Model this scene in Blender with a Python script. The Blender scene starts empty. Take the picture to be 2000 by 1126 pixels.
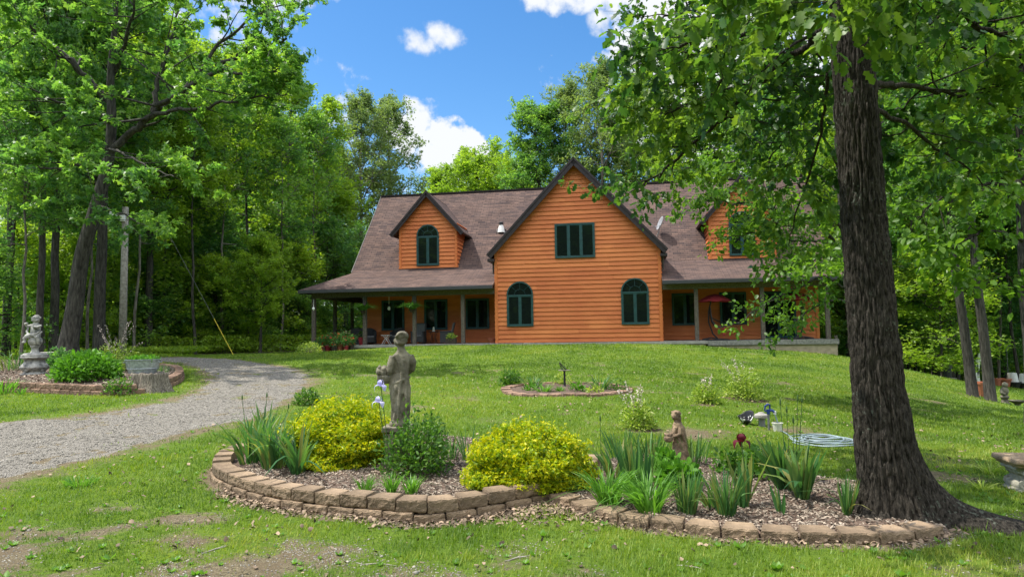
import bpy, math, random
import numpy as np
from math import sin, cos, pi, radians, tan, atan2, sqrt
from mathutils import Vector, Matrix, noise as mnoise

# ------------------------------------------------------------------ camera
scene = bpy.context.scene
C = scene.collection
F = 1333.0
PITCH = radians(3.7); ROLL = radians(0.86)
CAM = np.array([0, 0, 1.6])
fw = np.array([0, cos(PITCH), sin(PITCH)])
up0 = np.array([0, -sin(PITCH), cos(PITCH)]); rt0 = np.array([1.0, 0, 0])
rt = rt0 * cos(ROLL) - up0 * sin(ROLL)
up = up0 * cos(ROLL) + rt0 * sin(ROLL)
cd = bpy.data.cameras.new('camera'); co = bpy.data.objects.new('camera', cd); C.objects.link(co)
cd.lens = 36 * F / 2000; cd.sensor_width = 36; cd.clip_end = 2000; cd.clip_start = 0.05
co.matrix_world = Matrix([[rt[0], up[0], -fw[0], 0], [rt[1], up[1], -fw[1], 0], [rt[2], up[2], -fw[2], 1.6], [0, 0, 0, 1]])
scene.camera = co
scene.cycles.diffuse_bounces = 7; scene.cycles.transmission_bounces = 8; scene.cycles.max_bounces = 12

# ------------------------------------------------------------------ light
SUN_EL = radians(63); SAZ = Vector((-0.98, 0.13, 0)).normalized()
SDIR = Vector((SAZ.x * cos(SUN_EL), SAZ.y * cos(SUN_EL), sin(SUN_EL)))
sl = bpy.data.lights.new('sun', 'SUN'); sl.energy = 3.3; sl.angle = radians(0.5); sl.color = (1, .95, .86)
so = bpy.data.objects.new('sun', sl); C.objects.link(so)
so.rotation_euler = (-SDIR).to_track_quat('-Z', 'Y').to_euler()
vs = scene.view_settings
vs.view_transform = 'Standard'; vs.look = 'None'; vs.exposure = 1.05; vs.gamma = 1; vs.use_curve_mapping = False

world = bpy.data.worlds.new('World'); scene.world = world; world.use_nodes = True
wn = world.node_tree; wn.nodes.clear()
def N(nt, t, **k):
    n = nt.nodes.new(t)
    for a, b in k.items():
        setattr(n, a, b)
    return n
def ray(x, y):
    return fw + rt * (x - 1000) / F - up * (y - 563) / F
wo = N(wn, 'ShaderNodeOutputWorld')
sky = N(wn, 'ShaderNodeTexSky', sky_type='NISHITA', sun_disc=False, sun_elevation=SUN_EL, sun_rotation=atan2(SDIR.x, SDIR.y))
sky.air_density = 1.0; sky.dust_density = 0.5; sky.ozone_density = 2.0
hs = N(wn, 'ShaderNodeHueSaturation'); hs.inputs['Saturation'].default_value = 1.32
bg = N(wn, 'ShaderNodeBackground'); bg.inputs[1].default_value = 0.098
wn.links.new(sky.outputs[0], hs.inputs['Color']); wn.links.new(hs.outputs[0], bg.inputs[0])
tc = N(wn, 'ShaderNodeTexCoord')
nz = N(wn, 'ShaderNodeTexNoise'); nz.inputs['Scale'].default_value = 15; nz.inputs['Detail'].default_value = 9; nz.inputs['Roughness'].default_value = .6
wn.links.new(tc.outputs['Generated'], nz.inputs['Vector'])
nz2 = N(wn, 'ShaderNodeTexNoise'); nz2.inputs['Scale'].default_value = 50; nz2.inputs['Detail'].default_value = 6
wn.links.new(tc.outputs['Generated'], nz2.inputs['Vector'])
def M(op, a, b=None, c=None, clamp=False):
    n = N(wn, 'ShaderNodeMath', operation=op, use_clamp=clamp)
    for i, q in enumerate((a, b, c)):
        if q is None: continue
        if isinstance(q, (int, float)): n.inputs[i].default_value = q
        else: wn.links.new(q, n.inputs[i])
    return n.outputs[0]
def DOT(v):
    n = N(wn, 'ShaderNodeVectorMath', operation='DOT_PRODUCT')
    wn.links.new(tc.outputs['Generated'], n.inputs[0]); n.inputs[1].default_value = v
    return n.outputs['Value']
mask = None
nn = M('ADD', M('MULTIPLY', M('SUBTRACT', nz.outputs[0], .5), 3.6), M('MULTIPLY', M('SUBTRACT', nz2.outputs[0], .5), 1.8))
# clouds of the sky: direction, half width, half height (radians), tilt, density
for (px, py, hw, hh, tl, den) in [(812, 80, .034, .022, .1, .75), (862, 66, .036, .018, .3, .75), (880, 292, .075, .046, .5, 1.8), (800, 250, .05, .05, 0, 1.2), (1130, -8, .08, .022, .0, 1.0), (1168, 46, .018, .022, .0, .7),
                                  (500, -50, .12, .05, 0, 1.2), (1420, 190, .2, .16, 0, 1.6), (1860, 210, .25, .12, 0, 1.6), (1350, 20, .11, .05, 0, 1.3), (230, 60, .22, .09, 0, 1.0), (-300, 200, .5, .3, 0, 1.2)]:
    d = ray(px, py); d /= np.linalg.norm(d)
    e1 = np.cross(d, [0, 0, 1.0]); e1 /= np.linalg.norm(e1); e2 = np.cross(e1, d)
    e1, e2 = e1 * cos(tl) - e2 * sin(tl), e2 * cos(tl) + e1 * sin(tl)
    a = M('DIVIDE', DOT(tuple(e1)), hw); b = M('DIVIDE', DOT(tuple(e2)), hh)
    r2 = M('ADD', M('MULTIPLY', a, a), M('MULTIPLY', b, b))
    front = M('GREATER_THAN', DOT(tuple(d)), 0.0)
    m = M('MULTIPLY', M('MULTIPLY', M('ADD', M('SUBTRACT', 1.0, r2), nn), den, clamp=True), front, clamp=True)
    mask = m if mask is None else M('MAXIMUM', mask, m)
cl = N(wn, 'ShaderNodeBackground'); cl.inputs[0].default_value = (.93, .96, 1, 1); cl.inputs[1].default_value = 0.46
mr = N(wn, 'ShaderNodeMapRange', interpolation_type='SMOOTHSTEP'); wn.links.new(mask, mr.inputs[0]); mr.inputs[1].default_value = .0; mr.inputs[2].default_value = .95
# unseen extra bright clouds behind and above the viewer, added as fill light
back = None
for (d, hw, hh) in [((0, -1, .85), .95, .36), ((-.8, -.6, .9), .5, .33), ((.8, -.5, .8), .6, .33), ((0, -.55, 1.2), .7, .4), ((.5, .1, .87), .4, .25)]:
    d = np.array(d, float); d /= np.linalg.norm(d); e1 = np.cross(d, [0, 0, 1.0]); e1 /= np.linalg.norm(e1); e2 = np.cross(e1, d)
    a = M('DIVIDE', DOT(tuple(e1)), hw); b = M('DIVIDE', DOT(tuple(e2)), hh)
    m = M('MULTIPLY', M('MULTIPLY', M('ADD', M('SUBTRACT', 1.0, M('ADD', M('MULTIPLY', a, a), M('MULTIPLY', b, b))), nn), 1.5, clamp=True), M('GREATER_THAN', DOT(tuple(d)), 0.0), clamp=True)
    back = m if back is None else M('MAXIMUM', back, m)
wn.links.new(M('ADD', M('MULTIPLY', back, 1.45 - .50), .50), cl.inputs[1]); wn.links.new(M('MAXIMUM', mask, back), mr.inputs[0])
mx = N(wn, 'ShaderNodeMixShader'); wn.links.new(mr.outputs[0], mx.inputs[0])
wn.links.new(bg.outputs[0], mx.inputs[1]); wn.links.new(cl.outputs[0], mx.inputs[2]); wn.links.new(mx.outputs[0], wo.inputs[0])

# ------------------------------------------------------------------ helpers
random.seed(4); RNG = np.random.default_rng(7)
def tag(o, label=None, cat=None, group=None, kind=None):
    if label: o['label'] = label
    if cat: o['category'] = cat
    if group: o['group'] = group
    if kind: o['kind'] = kind
    return o
def link(name, me, mat=None, parent=None, loc=None, smooth=False):
    o = bpy.data.objects.new(name, me); C.objects.link(o)
    if mat: me.materials.append(mat)
    if parent: o.parent = parent
    if loc is not None: o.location = loc
    if smooth: me.polygons.foreach_set('use_smooth', [True] * len(me.polygons))
    return o
def empty(name, loc=(0, 0, 0), rz=0, label=None, cat=None, group=None):
    o = bpy.data.objects.new(name, None); C.objects.link(o); o.location = tuple(loc); o.rotation_euler.z = rz
    o.empty_display_size = .2
    return tag(o, label, cat, group)
def npmesh(name, V, faces, var=None, smooth=False):
    """V (n,3); faces: array (m,k) or list of such arrays"""
    if isinstance(faces, np.ndarray): faces = [faces]
    me = bpy.data.meshes.new(name)
    V = np.asarray(V, dtype=np.float32)
    me.vertices.add(len(V)); me.vertices.foreach_set('co', V.ravel())
    nl = sum(f.size for f in faces); nf = sum(len(f) for f in faces)
    me.loops.add(nl); me.polygons.add(nf)
    me.loops.foreach_set('vertex_index', np.concatenate([f.ravel() for f in faces]).astype(np.int32))
    tot = np.concatenate([np.full(len(f), f.shape[1]) for f in faces]).astype(np.int32)
    st = np.concatenate([[0], np.cumsum(tot)[:-1]]).astype(np.int32)
    me.polygons.foreach_set('loop_start', st); me.polygons.foreach_set('loop_total', tot)
    if smooth: me.polygons.foreach_set('use_smooth', np.ones(nf, dtype=bool))
    me.update(calc_edges=True)
    if var is not None:
        a = me.attributes.new('var', 'FLOAT', 'FACE'); a.data.foreach_set('value', np.asarray(var, dtype=np.float32))
    return me
class MB:
    def __init__(s): s.v = []; s.f = []; s.var = []; s.uv = []
    def add(s, vs_, fs, var=0.5, M_=None):
        b = len(s.v)
        for p in vs_:
            p = Vector(p)
            if M_ is not None: p = M_ @ p
            s.v.append(tuple(p))
        for f in fs: s.f.append(tuple(i + b for i in f)); s.var.append(var)
        return s
    def box(s, x0, x1, y0, y1, z0, z1, var=.5, M_=None, bev=0):
        if bev > 0:
            import bmesh
            bm = bmesh.new(); bmesh.ops.create_cube(bm, size=1)
            for v in bm.verts: v.co = Vector(((x0 + x1) / 2 + v.co.x * (x1 - x0), (y0 + y1) / 2 + v.co.y * (y1 - y0), (z0 + z1) / 2 + v.co.z * (z1 - z0)))
            bmesh.ops.bevel(bm, geom=list(bm.edges), offset=bev, segments=2, affect='EDGES', profile=.5)
            bm.verts.index_update()
            s.add([v.co for v in bm.verts], [[v.index for v in f.verts] for f in bm.faces], var, M_); bm.free(); return s
        return s.add([(x0, y0, z0), (x1, y0, z0), (x1, y1, z0), (x0, y1, z0), (x0, y0, z1), (x1, y0, z1), (x1, y1, z1), (x0, y1, z1)],
                     [(0, 3, 2, 1), (4, 5, 6, 7), (0, 1, 5, 4), (1, 2, 6, 5), (2, 3, 7, 6), (3, 0, 4, 7)], var, M_)
    def tube(s, pts, rad, n=8, caps=True, var=.5, M_=None):
        pts = [Vector(p) for p in pts]
        if not hasattr(rad, '__len__'): rad = [rad] * len(pts)
        vs_ = []; ref = None
        for i, p in enumerate(pts):
            t = (pts[min(i + 1, len(pts) - 1)] - pts[max(i - 1, 0)])
            t = t.normalized() if t.length > 1e-9 else Vector((0, 0, 1))
            if ref is None: ref = t.orthogonal().normalized()
            a = ref - t * ref.dot(t); a = a.normalized() if a.length > 1e-6 else t.orthogonal().normalized(); ref = a
            b = t.cross(a)
            for k in range(n):
                q = 2 * pi * k / n
                vs_.append(p + (a * cos(q) + b * sin(q)) * rad[i])
        fs = []
        for i in range(len(pts) - 1):
            for k in range(n):
                k2 = (k + 1) % n
                fs.append((i * n + k, i * n + k2, (i + 1) * n + k2, (i + 1) * n + k))
        if caps: fs.append(tuple(range(n - 1, -1, -1))); fs.append(tuple((len(pts) - 1) * n + k for k in range(n)))
        return s.add(vs_, fs, var, M_)
    def lathe(s, prof, n=20, c=(0, 0, 0), var=.5, M_=None, sx=1, sy=1):
        vs_ = [(c[0] + r * sx * cos(2 * pi * k / n), c[1] + r * sy * sin(2 * pi * k / n), c[2] + z) for r, z in prof for k in range(n)]
        fs = [(i * n + k, i * n + (k + 1) % n, (i + 1) * n + (k + 1) % n, (i + 1) * n + k) for i in range(len(prof) - 1) for k in range(n)]
        fs.append(tuple(range(n - 1, -1, -1))); fs.append(tuple((len(prof) - 1) * n + k for k in range(n)))
        return s.add(vs_, fs, var, M_)
    def ell(s, c, r, M_=None, n=12, m=8, var=.5):
        prof = [(max(1e-4, sin(pi * i / m)), -cos(pi * i / m)) for i in range(m + 1)]
        T = Matrix.Translation(c) @ (M_ if M_ is not None else Matrix.Identity(4)) @ Matrix.Diagonal((r[0], r[1], r[2], 1))
        return s.lathe(prof, n, M_=T, var=var)
    def prism(s, poly, h0, h1, var=.5, M_=None):
        n = len(poly)
        return s.add([(x, y, h0) for x, y in poly] + [(x, y, h1) for x, y in poly],
                     [tuple(range(n - 1, -1, -1)), tuple(range(n, 2 * n))] + [(i, (i + 1) % n, n + (i + 1) % n, n + i) for i in range(n)], var, M_)
    def build(s, name, mat, parent=None, smooth=False, loc=None, auto=None):
        me = bpy.data.meshes.new(name); me.from_pydata(s.v, [], s.f); me.update()
        a = me.attributes.new('var', 'FLOAT', 'FACE'); a.data.foreach_set('value', s.var)
        o = link(name, me, mat, parent, loc)
        if smooth: me.polygons.foreach_set('use_smooth', [True] * len(me.polygons))
        return o
def copy_tree(o, parent=None):
    c = o.copy(); C.objects.link(c)
    if parent: c.parent = parent; c.matrix_parent_inverse = o.matrix_parent_inverse
    for ch in list(o.children): copy_tree(ch, c)
    return c

# ------------------------------------------------------------------ terrain height
ctrl = []
def gY(Y):
    if Y < 5: return 0.0
    if Y < 9: return .0435 * (Y - 5) ** 2 / 8 * 1.0
    return min(.0435 * (Y - 7), 1.03)
for X in (-60, -30, -18, -10, -4, 0, 4):
    for Y in (-20, 0, 3, 6, 8, 11, 15, 20, 26, 31, 36, 45, 70, 120):
        if X == 4 and 8 < Y < 31: continue
        z = gY(Y)
        if X <= -10 and Y > 26: z = .80
        if X == -4 and Y > 31: z = 1.03
        ctrl.append((X, Y, z))
ctrl += [(3.5, 11, .14), (4, 15, .27), (4.5, 20, .45), (5, 26, .82), (8, 0, 0), (7, 4, -.02), (5.5, 7, -.06), (8, 8, -.08), (7.8, 11, -.17), (7.5, 12.5, -.17), (8, 16, -.1), (8.5, 20, .12), (9, 25, .5),
         (8, 29.8, .92), (10.5, 29.6, .72), (13.6, 28.6, .45), (13.5, 24, -.15), (14.2, 21, -.6), (14, 22, -.46), (11, 15, -.42), (11, 20, -.15), (14, 18, -.78), (16.2, 22.5, -1.05), (20, 24, -1.3),
         (22, 32, -1.2), (25, 40, -1.6), (18, 38, -.9), (17, 30, -.3), (30, 60, -1.8), (15, 45, .3), (8, 40, 1.0), (10, 60, .8), (0, -20, 0), (14, 8, -.4), (18, 14, -1.0), (30, 20, -1.6), (60, 30, -2), (60, 90, -2), (30, 120, -1.5), (60, 0, -1), (20, 0, -.4), (20, -20, -.2)]
ctrl = np.array(ctrl, dtype=float)
def _tps(d2): return d2 * np.log(np.maximum(d2, 1e-12)) * .5
def _solve():
    n = len(ctrl); P = np.c_[np.ones(n), ctrl[:, :2]]
    d2 = ((ctrl[:, None, :2] - ctrl[None, :, :2]) ** 2).sum(-1)
    A = np.zeros((n + 3, n + 3)); A[:n, :n] = _tps(d2) + np.eye(n) * .6; A[:n, n:] = P; A[n:, :n] = P.T
    return np.linalg.solve(A, np.r_[ctrl[:, 2], 0, 0, 0])
W_ = _solve()
def hexact(X, Y):
    X = np.asarray(X, float); Y = np.asarray(Y, float); sh = X.shape; x = X.ravel(); y = Y.ravel()
    out = W_[-3] + W_[-2] * x + W_[-1] * y
    for i in range(len(ctrl)):
        out += W_[i] * _tps((x - ctrl[i, 0]) ** 2 + (y - ctrl[i, 1]) ** 2)
    return out.reshape(sh)
XS = np.unique(np.round(np.r_[-160, -110, -80, -60, -45, -36, np.arange(-30, -15, .6), np.arange(-15, 15.01, .075), np.arange(15.6, 30, .6), 36, 45, 60, 80, 110, 160], 4))
YS = np.unique(np.round(np.r_[-60, -40, -25, -15, -8, -4, np.arange(-2, 3, .4), np.arange(3, 10, .055), np.arange(10, 34, .13), np.arange(34, 60, 1.2), 65, 75, 90, 120, 180, 260], 4))
GX, GY = np.meshgrid(XS, YS)
# coarse exact then interpolate: exact is fine here
GH = hexact(np.clip(GX, -60, 60), np.clip(GY, -20, 120))
def H(X, Y):
    X = np.asarray(X, float); Y = np.asarray(Y, float)
    i = np.clip(np.searchsorted(XS, X) - 1, 0, len(XS) - 2); j = np.clip(np.searchsorted(YS, Y) - 1, 0, len(YS) - 2)
    tx = np.clip((X - XS[i]) / (XS[i + 1] - XS[i]), 0, 1); ty = np.clip((Y - YS[j]) / (YS[j + 1] - YS[j]), 0, 1)
    return GH[j, i] * (1 - tx) * (1 - ty) + GH[j, i + 1] * tx * (1 - ty) + GH[j + 1, i] * (1 - tx) * ty + GH[j + 1, i + 1] * tx * ty
def gp(x, y, lift=0.0):
    """ground point seen at a photo pixel"""
    r = ray(x, y); ts = np.arange(2.5, 60, .04)
    P = CAM[None] + r[None] * ts[:, None]
    below = P[:, 2] < H(P[:, 0], P[:, 1]) + lift
    k = int(np.argmax(below)) if below.any() else len(ts) - 1
    return Vector(P[k])
def at(x, y, Y):
    r = ray(x, y); return Vector(CAM + r * (Y / r[1]))
def on(x, y): return Vector((x, y, float(H(x, y))))

def vnoise(X, Y, s, seed=0):
    """value noise"""
    x = np.asarray(X) * s + 100.3 + seed * 17.1; y = np.asarray(Y) * s + 57.7 + seed * 5.3
    xi = np.floor(x).astype(int); yi = np.floor(y).astype(int); fx = x - xi; fy = y - yi
    fx = fx * fx * (3 - 2 * fx); fy = fy * fy * (3 - 2 * fy)
    def hsh(a, b):
        h_ = (a * 374761393 + b * 668265263 + seed * 974711) & 0x7fffffff
        h_ = ((h_ ^ (h_ >> 13)) * 1274126177) & 0x7fffffff
        return ((h_ ^ (h_ >> 16)) & 0xffff) / 65535.0
    return (hsh(xi, yi) * (1 - fx) + hsh(xi + 1, yi) * fx) * (1 - fy) + (hsh(xi, yi + 1) * (1 - fx) + hsh(xi + 1, yi + 1) * fx) * fy
def fbm(X, Y, s, seed=0, o=4):
    t = 0; a = .5; n = 0
    for k in range(o):
        t = t + a * vnoise(X, Y, s * 2 ** k, seed + k); n += a; a *= .55
    return t / n
def sdf(X, Y, poly):
    """signed distance to polygon, positive inside"""
    P = np.array(poly, float); X = np.asarray(X, float); Y = np.asarray(Y, float)
    d = np.full(X.shape, 1e9); ins = np.zeros(X.shape, bool); n = len(P)
    for i in range(n):
        a = P[i]; b = P[(i + 1) % n]; e = b - a; L = e @ e + 1e-12
        t = np.clip(((X - a[0]) * e[0] + (Y - a[1]) * e[1]) / L, 0, 1)
        d = np.minimum(d, (X - a[0] - t * e[0]) ** 2 + (Y - a[1] - t * e[1]) ** 2)
        c = (a[1] > Y) != (b[1] > Y)
        xx = a[0] + (Y - a[1]) / (e[1] if abs(e[1]) > 1e-9 else 1e-9) * e[0]
        ins ^= c & (X < xx)
    d = np.sqrt(d); return np.where(ins, d, -d)
def smooth_poly(pts, closed=False, per=8):
    pts = [np.array(p, float) for p in pts]; n = len(pts); out = []
    rng_ = range(n if closed else n - 1)
    for i in rng_:
        p0 = pts[(i - 1) % n] if closed or i > 0 else 2 * pts[0] - pts[1]
        p1 = pts[i]; p2 = pts[(i + 1) % n]
        p3 = pts[(i + 2) % n] if closed or i + 2 < n else 2 * pts[-1] - pts[-2]
        for k in range(per):
            t = k / per
            out.append(.5 * ((2 * p1) + (-p0 + p2) * t + (2 * p0 - 5 * p1 + 4 * p2 - p3) * t * t + (-p0 + 3 * p1 - 3 * p2 + p3) * t ** 3))
    if not closed: out.append(pts[-1])
    return out

# ------------------------------------------------------------------ materials
def mat(name, col, rough=.8, spec=.3, metal=0, vary=.15, nscale=8, bump=0, bscale=40, var_amt=0, col2=None, coords='Object', dirt=0):
    m = bpy.data.materials.new(name); m.use_nodes = True; nt = m.node_tree; p = nt.nodes['Principled BSDF']
    p.inputs['Roughness'].default_value = rough; p.inputs['Metallic'].default_value = metal; p.inputs['Specular IOR Level'].default_value = spec
    t = N(nt, 'ShaderNodeTexCoord')
    no = N(nt, 'ShaderNodeTexNoise'); no.inputs['Scale'].default_value = nscale; no.inputs['Detail'].default_value = 6
    nt.links.new(t.outputs[coords], no.inputs['Vector'])
    c2 = col2 or tuple(c * (1 - vary) for c in col); c1 = col if col2 else tuple(min(1, c * (1 + vary)) for c in col)
    mp = N(nt, 'ShaderNodeMapRange'); mp.inputs[1].default_value = .35; mp.inputs[2].default_value = .65
    nt.links.new(no.outputs[0], mp.inputs[0])
    mix = N(nt, 'ShaderNodeMix', data_type='RGBA'); mix.inputs[6].default_value = (*c2, 1); mix.inputs[7].default_value = (*c1, 1)
    nt.links.new(mp.outputs[0], mix.inputs[0]); out = mix.outputs[2]
    if var_amt:
        at_ = N(nt, 'ShaderNodeAttribute', attribute_name='var')
        r = N(nt, 'ShaderNodeMapRange'); r.inputs[3].default_value = 1 - var_amt; r.inputs[4].default_value = 1 + var_amt
        nt.links.new(at_.outputs['Fac'], r.inputs[0])
        mu = N(nt, 'ShaderNodeVectorMath', operation='SCALE'); nt.links.new(out, mu.inputs[0]); nt.links.new(r.outputs[0], mu.inputs['Scale']); out = mu.outputs[0]
    nt.links.new(out, p.inputs['Base Color'])
    if bump:
        n2 = N(nt, 'ShaderNodeTexNoise'); n2.inputs['Scale'].default_value = bscale; n2.inputs['Detail'].default_value = 8; nt.links.new(t.outputs[coords], n2.inputs['Vector'])
        b = N(nt, 'ShaderNodeBump'); b.inputs['Strength'].default_value = bump; b.inputs['Distance'].default_value = .02
        nt.links.new(n2.outputs[0], b.inputs['Height']); nt.links.new(b.outputs[0], p.inputs['Normal'])
    return m
def leafmat(name, cols, trans=.4, rough=.45, tcol=None, spec=.35):
    """cols: list of colours chosen by the per leaf attribute; light passes through"""
    m = bpy.data.materials.new(name); m.use_nodes = True; nt = m.node_tree; p = nt.nodes['Principled BSDF']; out = nt.nodes['Material Output']
    a = N(nt, 'ShaderNodeAttribute', attribute_name='var'); r = N(nt, 'ShaderNodeValToRGB')
    els = r.color_ramp.elements
    for i, c in enumerate(cols):
        e = els[i] if i < 2 else els.new(i / (len(cols) - 1))
        e.position = i / (len(cols) - 1); e.color = (*c, 1)
    nt.links.new(a.outputs['Fac'], r.inputs[0]); nt.links.new(r.outputs[0], p.inputs['Base Color'])
    p.inputs['Roughness'].default_value = rough; p.inputs['Specular IOR Level'].default_value = spec
    tr = N(nt, 'ShaderNodeBsdfTranslucent'); mu = N(nt, 'ShaderNodeMix', data_type='RGBA', blend_type='MULTIPLY'); mu.inputs[0].default_value = 1
    nt.links.new(r.outputs[0], mu.inputs[6]); mu.inputs[7].default_value = (*(tcol or (1.9, 1.95, .9)), 1); mu.clamp_result = False
    nt.links.new(mu.outputs[2], tr.inputs[0])
    mxs = N(nt, 'ShaderNodeMixShader'); mxs.inputs[0].default_value = trans
    nt.links.new(p.outputs[0], mxs.inputs[1]); nt.links.new(tr.outputs[0], mxs.inputs[2]); nt.links.new(mxs.outputs[0], out.inputs[0])
    return m
def barkmat(name, c1, c2, sx=14, sz=2.5, bump=.8, dist=.03, moss=None):
    m = bpy.data.materials.new(name); m.use_nodes = True; nt = m.node_tree; p = nt.nodes['Principled BSDF']
    p.inputs['Roughness'].default_value = .95; p.inputs['Specular IOR Level'].default_value = .15
    t = N(nt, 'ShaderNodeTexCoord'); mp = N(nt, 'ShaderNodeMapping'); mp.inputs['Scale'].default_value = (sx, sx, sz); nt.links.new(t.outputs['Object'], mp.inputs[0])
    n1 = N(nt, 'ShaderNodeTexNoise'); n1.inputs['Scale'].default_value = 1.6; n1.inputs['Detail'].default_value = 8; n1.inputs['Roughness'].default_value = .65; nt.links.new(mp.outputs[0], n1.inputs['Vector'])
    r = N(nt, 'ShaderNodeMapRange'); r.inputs[1].default_value = .36; r.inputs[2].default_value = .66; nt.links.new(n1.outputs[0], r.inputs[0])
    mix = N(nt, 'ShaderNodeMix', data_type='RGBA'); mix.inputs[6].default_value = (*c1, 1); mix.inputs[7].default_value = (*c2, 1); nt.links.new(r.outputs[0], mix.inputs[0]); col = mix.outputs[2]
    if moss:
        n3 = N(nt, 'ShaderNodeTexNoise'); n3.inputs['Scale'].default_value = 30; n3.inputs['Detail'].default_value = 4; nt.links.new(t.outputs['Object'], n3.inputs['Vector'])
        n4 = N(nt, 'ShaderNodeTexNoise'); n4.inputs['Scale'].default_value = 2.2; nt.links.new(t.outputs['Object'], n4.inputs['Vector'])
        ad = N(nt, 'ShaderNodeMath', operation='ADD'); nt.links.new(n3.outputs[0], ad.inputs[0]); nt.links.new(n4.outputs[0], ad.inputs[1])
        rr = N(nt, 'ShaderNodeMapRange'); rr.inputs[1].default_value = 1.2; rr.inputs[2].default_value = 1.3; rr.inputs[4].default_value = .5; nt.links.new(ad.outputs[0], rr.inputs[0])
        m2 = N(nt, 'ShaderNodeMix', data_type='RGBA'); m2.inputs[7].default_value = (*moss, 1); nt.links.new(col, m2.inputs[6]); nt.links.new(rr.outputs[0], m2.inputs[0]); col = m2.outputs[2]
    nt.links.new(col, p.inputs['Base Color'])
    b = N(nt, 'ShaderNodeBump'); b.inputs['Strength'].default_value = bump; b.inputs['Distance'].default_value = dist
    nt.links.new(n1.outputs[0], b.inputs['Height']); nt.links.new(b.outputs[0], p.inputs['Normal'])
    return m
m_trim = mat('trim', (.032, .024, .026), .6, vary=.2)
m_gutter = mat('gutter', (.05, .05, .055), .4, .5, vary=.1)
m_green = mat('window_green', (.014, .062, .062), .45, .5, vary=.15)
m_concrete = mat('concrete', (.33, .31, .28), .9, nscale=5, bump=.2)
m_deck = mat('deck_wood', (.24, .23, .21), .85, nscale=12, vary=.3, bump=.2, bscale=60)
m_found = mat('foundation', (.42, .34, .23), .9, nscale=6, bump=.3)
m_post = mat('post_wood', (.115, .097, .08), .85, nscale=14, vary=.35, bump=.3)
m_soffit = mat('soffit', (.10, .055, .04), .8)
m_wicker = mat('wicker', (.055, .055, .058), .7, vary=.4, nscale=60, bump=.6, bscale=120)
m_cush = mat('cushion', (.17, .17, .18), .9, nscale=30)
m_white = mat('white_paint', (.75, .75, .72), .5, vary=.06)
m_black = mat('black_metal', (.02, .02, .022), .45, .5)
m_red = mat('red_canvas', (.30, .028, .035), .8, nscale=12)
m_redpot = mat('red_pot', (.28, .03, .04), .5)
m_terra = mat('terracotta', (.38, .13, .07), .8, nscale=12)
m_basket = mat('basket', (.06, .045, .035), .9, vary=.5, nscale=50, bump=.6, bscale=90)
m_stone = mat('statue_stone', (.22, .20, .145), .92, col2=(.085, .078, .055), nscale=7, bump=.45, bscale=45)
m_stone2 = mat('girl_stone', (.30, .215, .135), .92, col2=(.13, .09, .06), nscale=14, bump=.45, bscale=70)
m_grey = mat('pale_stone', (.40, .39, .36), .9, col2=(.12, .12, .115), nscale=9, bump=.4, bscale=30)
m_benchtop = mat('bench_top', (.40, .29, .19), .9, col2=(.24, .17, .11), nscale=9, bump=.5, bscale=60)
m_benchleg = mat('bench_leg', (.36, .34, .27), .9, col2=(.22, .21, .16), nscale=12, bump=.4, bscale=50)
m_galv = mat('galvanised', (.33, .36, .39), .45, .5, metal=.55, vary=.25, nscale=18)
m_blue = mat('blue_paint', (.012, .04, .20), .4, .5)
m_steel = mat('steel_pipe', (.2, .2, .21), .5, .5, metal=.4)
m_bucket = mat('bucket_white', (.62, .61, .52), .6)
m_hose = mat('hose', (.22, .28, .30), .55, .4, vary=.2, nscale=4)
m_pole = mat('pole_wood', (.36, .33, .29), .9, col2=(.2, .18, .155), nscale=10, bump=.3)
m_yellow = mat('yellow_guard', (.62, .50, .05), .6)
m_block = mat('wall_block', (.30, .215, .14), .95, col2=(.15, .108, .07), nscale=6, bump=.7, bscale=90, var_amt=.22)
m_block2 = mat('wall_block_red', (.30, .19, .13), .95, col2=(.17, .11, .08), nscale=7, bump=.7, bscale=60, var_amt=.25)
m_bulb = mat('opal_glass', (.8, .8, .78), .3)
m_dish = mat('dish_grey', (.30, .31, .33), .5)
m_stump = barkmat('stump_wood', (.06, .05, .04), (.34, .30, .24), 30, 5, 1.0, .04)
m_bark_oak = barkmat('oak_bark', (.009, .008, .006), (.088, .076, .062), 34, 9.0, 1.0, .045, moss=(.20, .23, .18))
m_bark = barkmat('bark', (.022, .021, .018), (.095, .088, .076), 10, 2, .9, .04)
m_bark_pale = barkmat('bark_pale', (.07, .06, .05), (.22, .2, .17), 10, 2, .7, .03)

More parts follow.
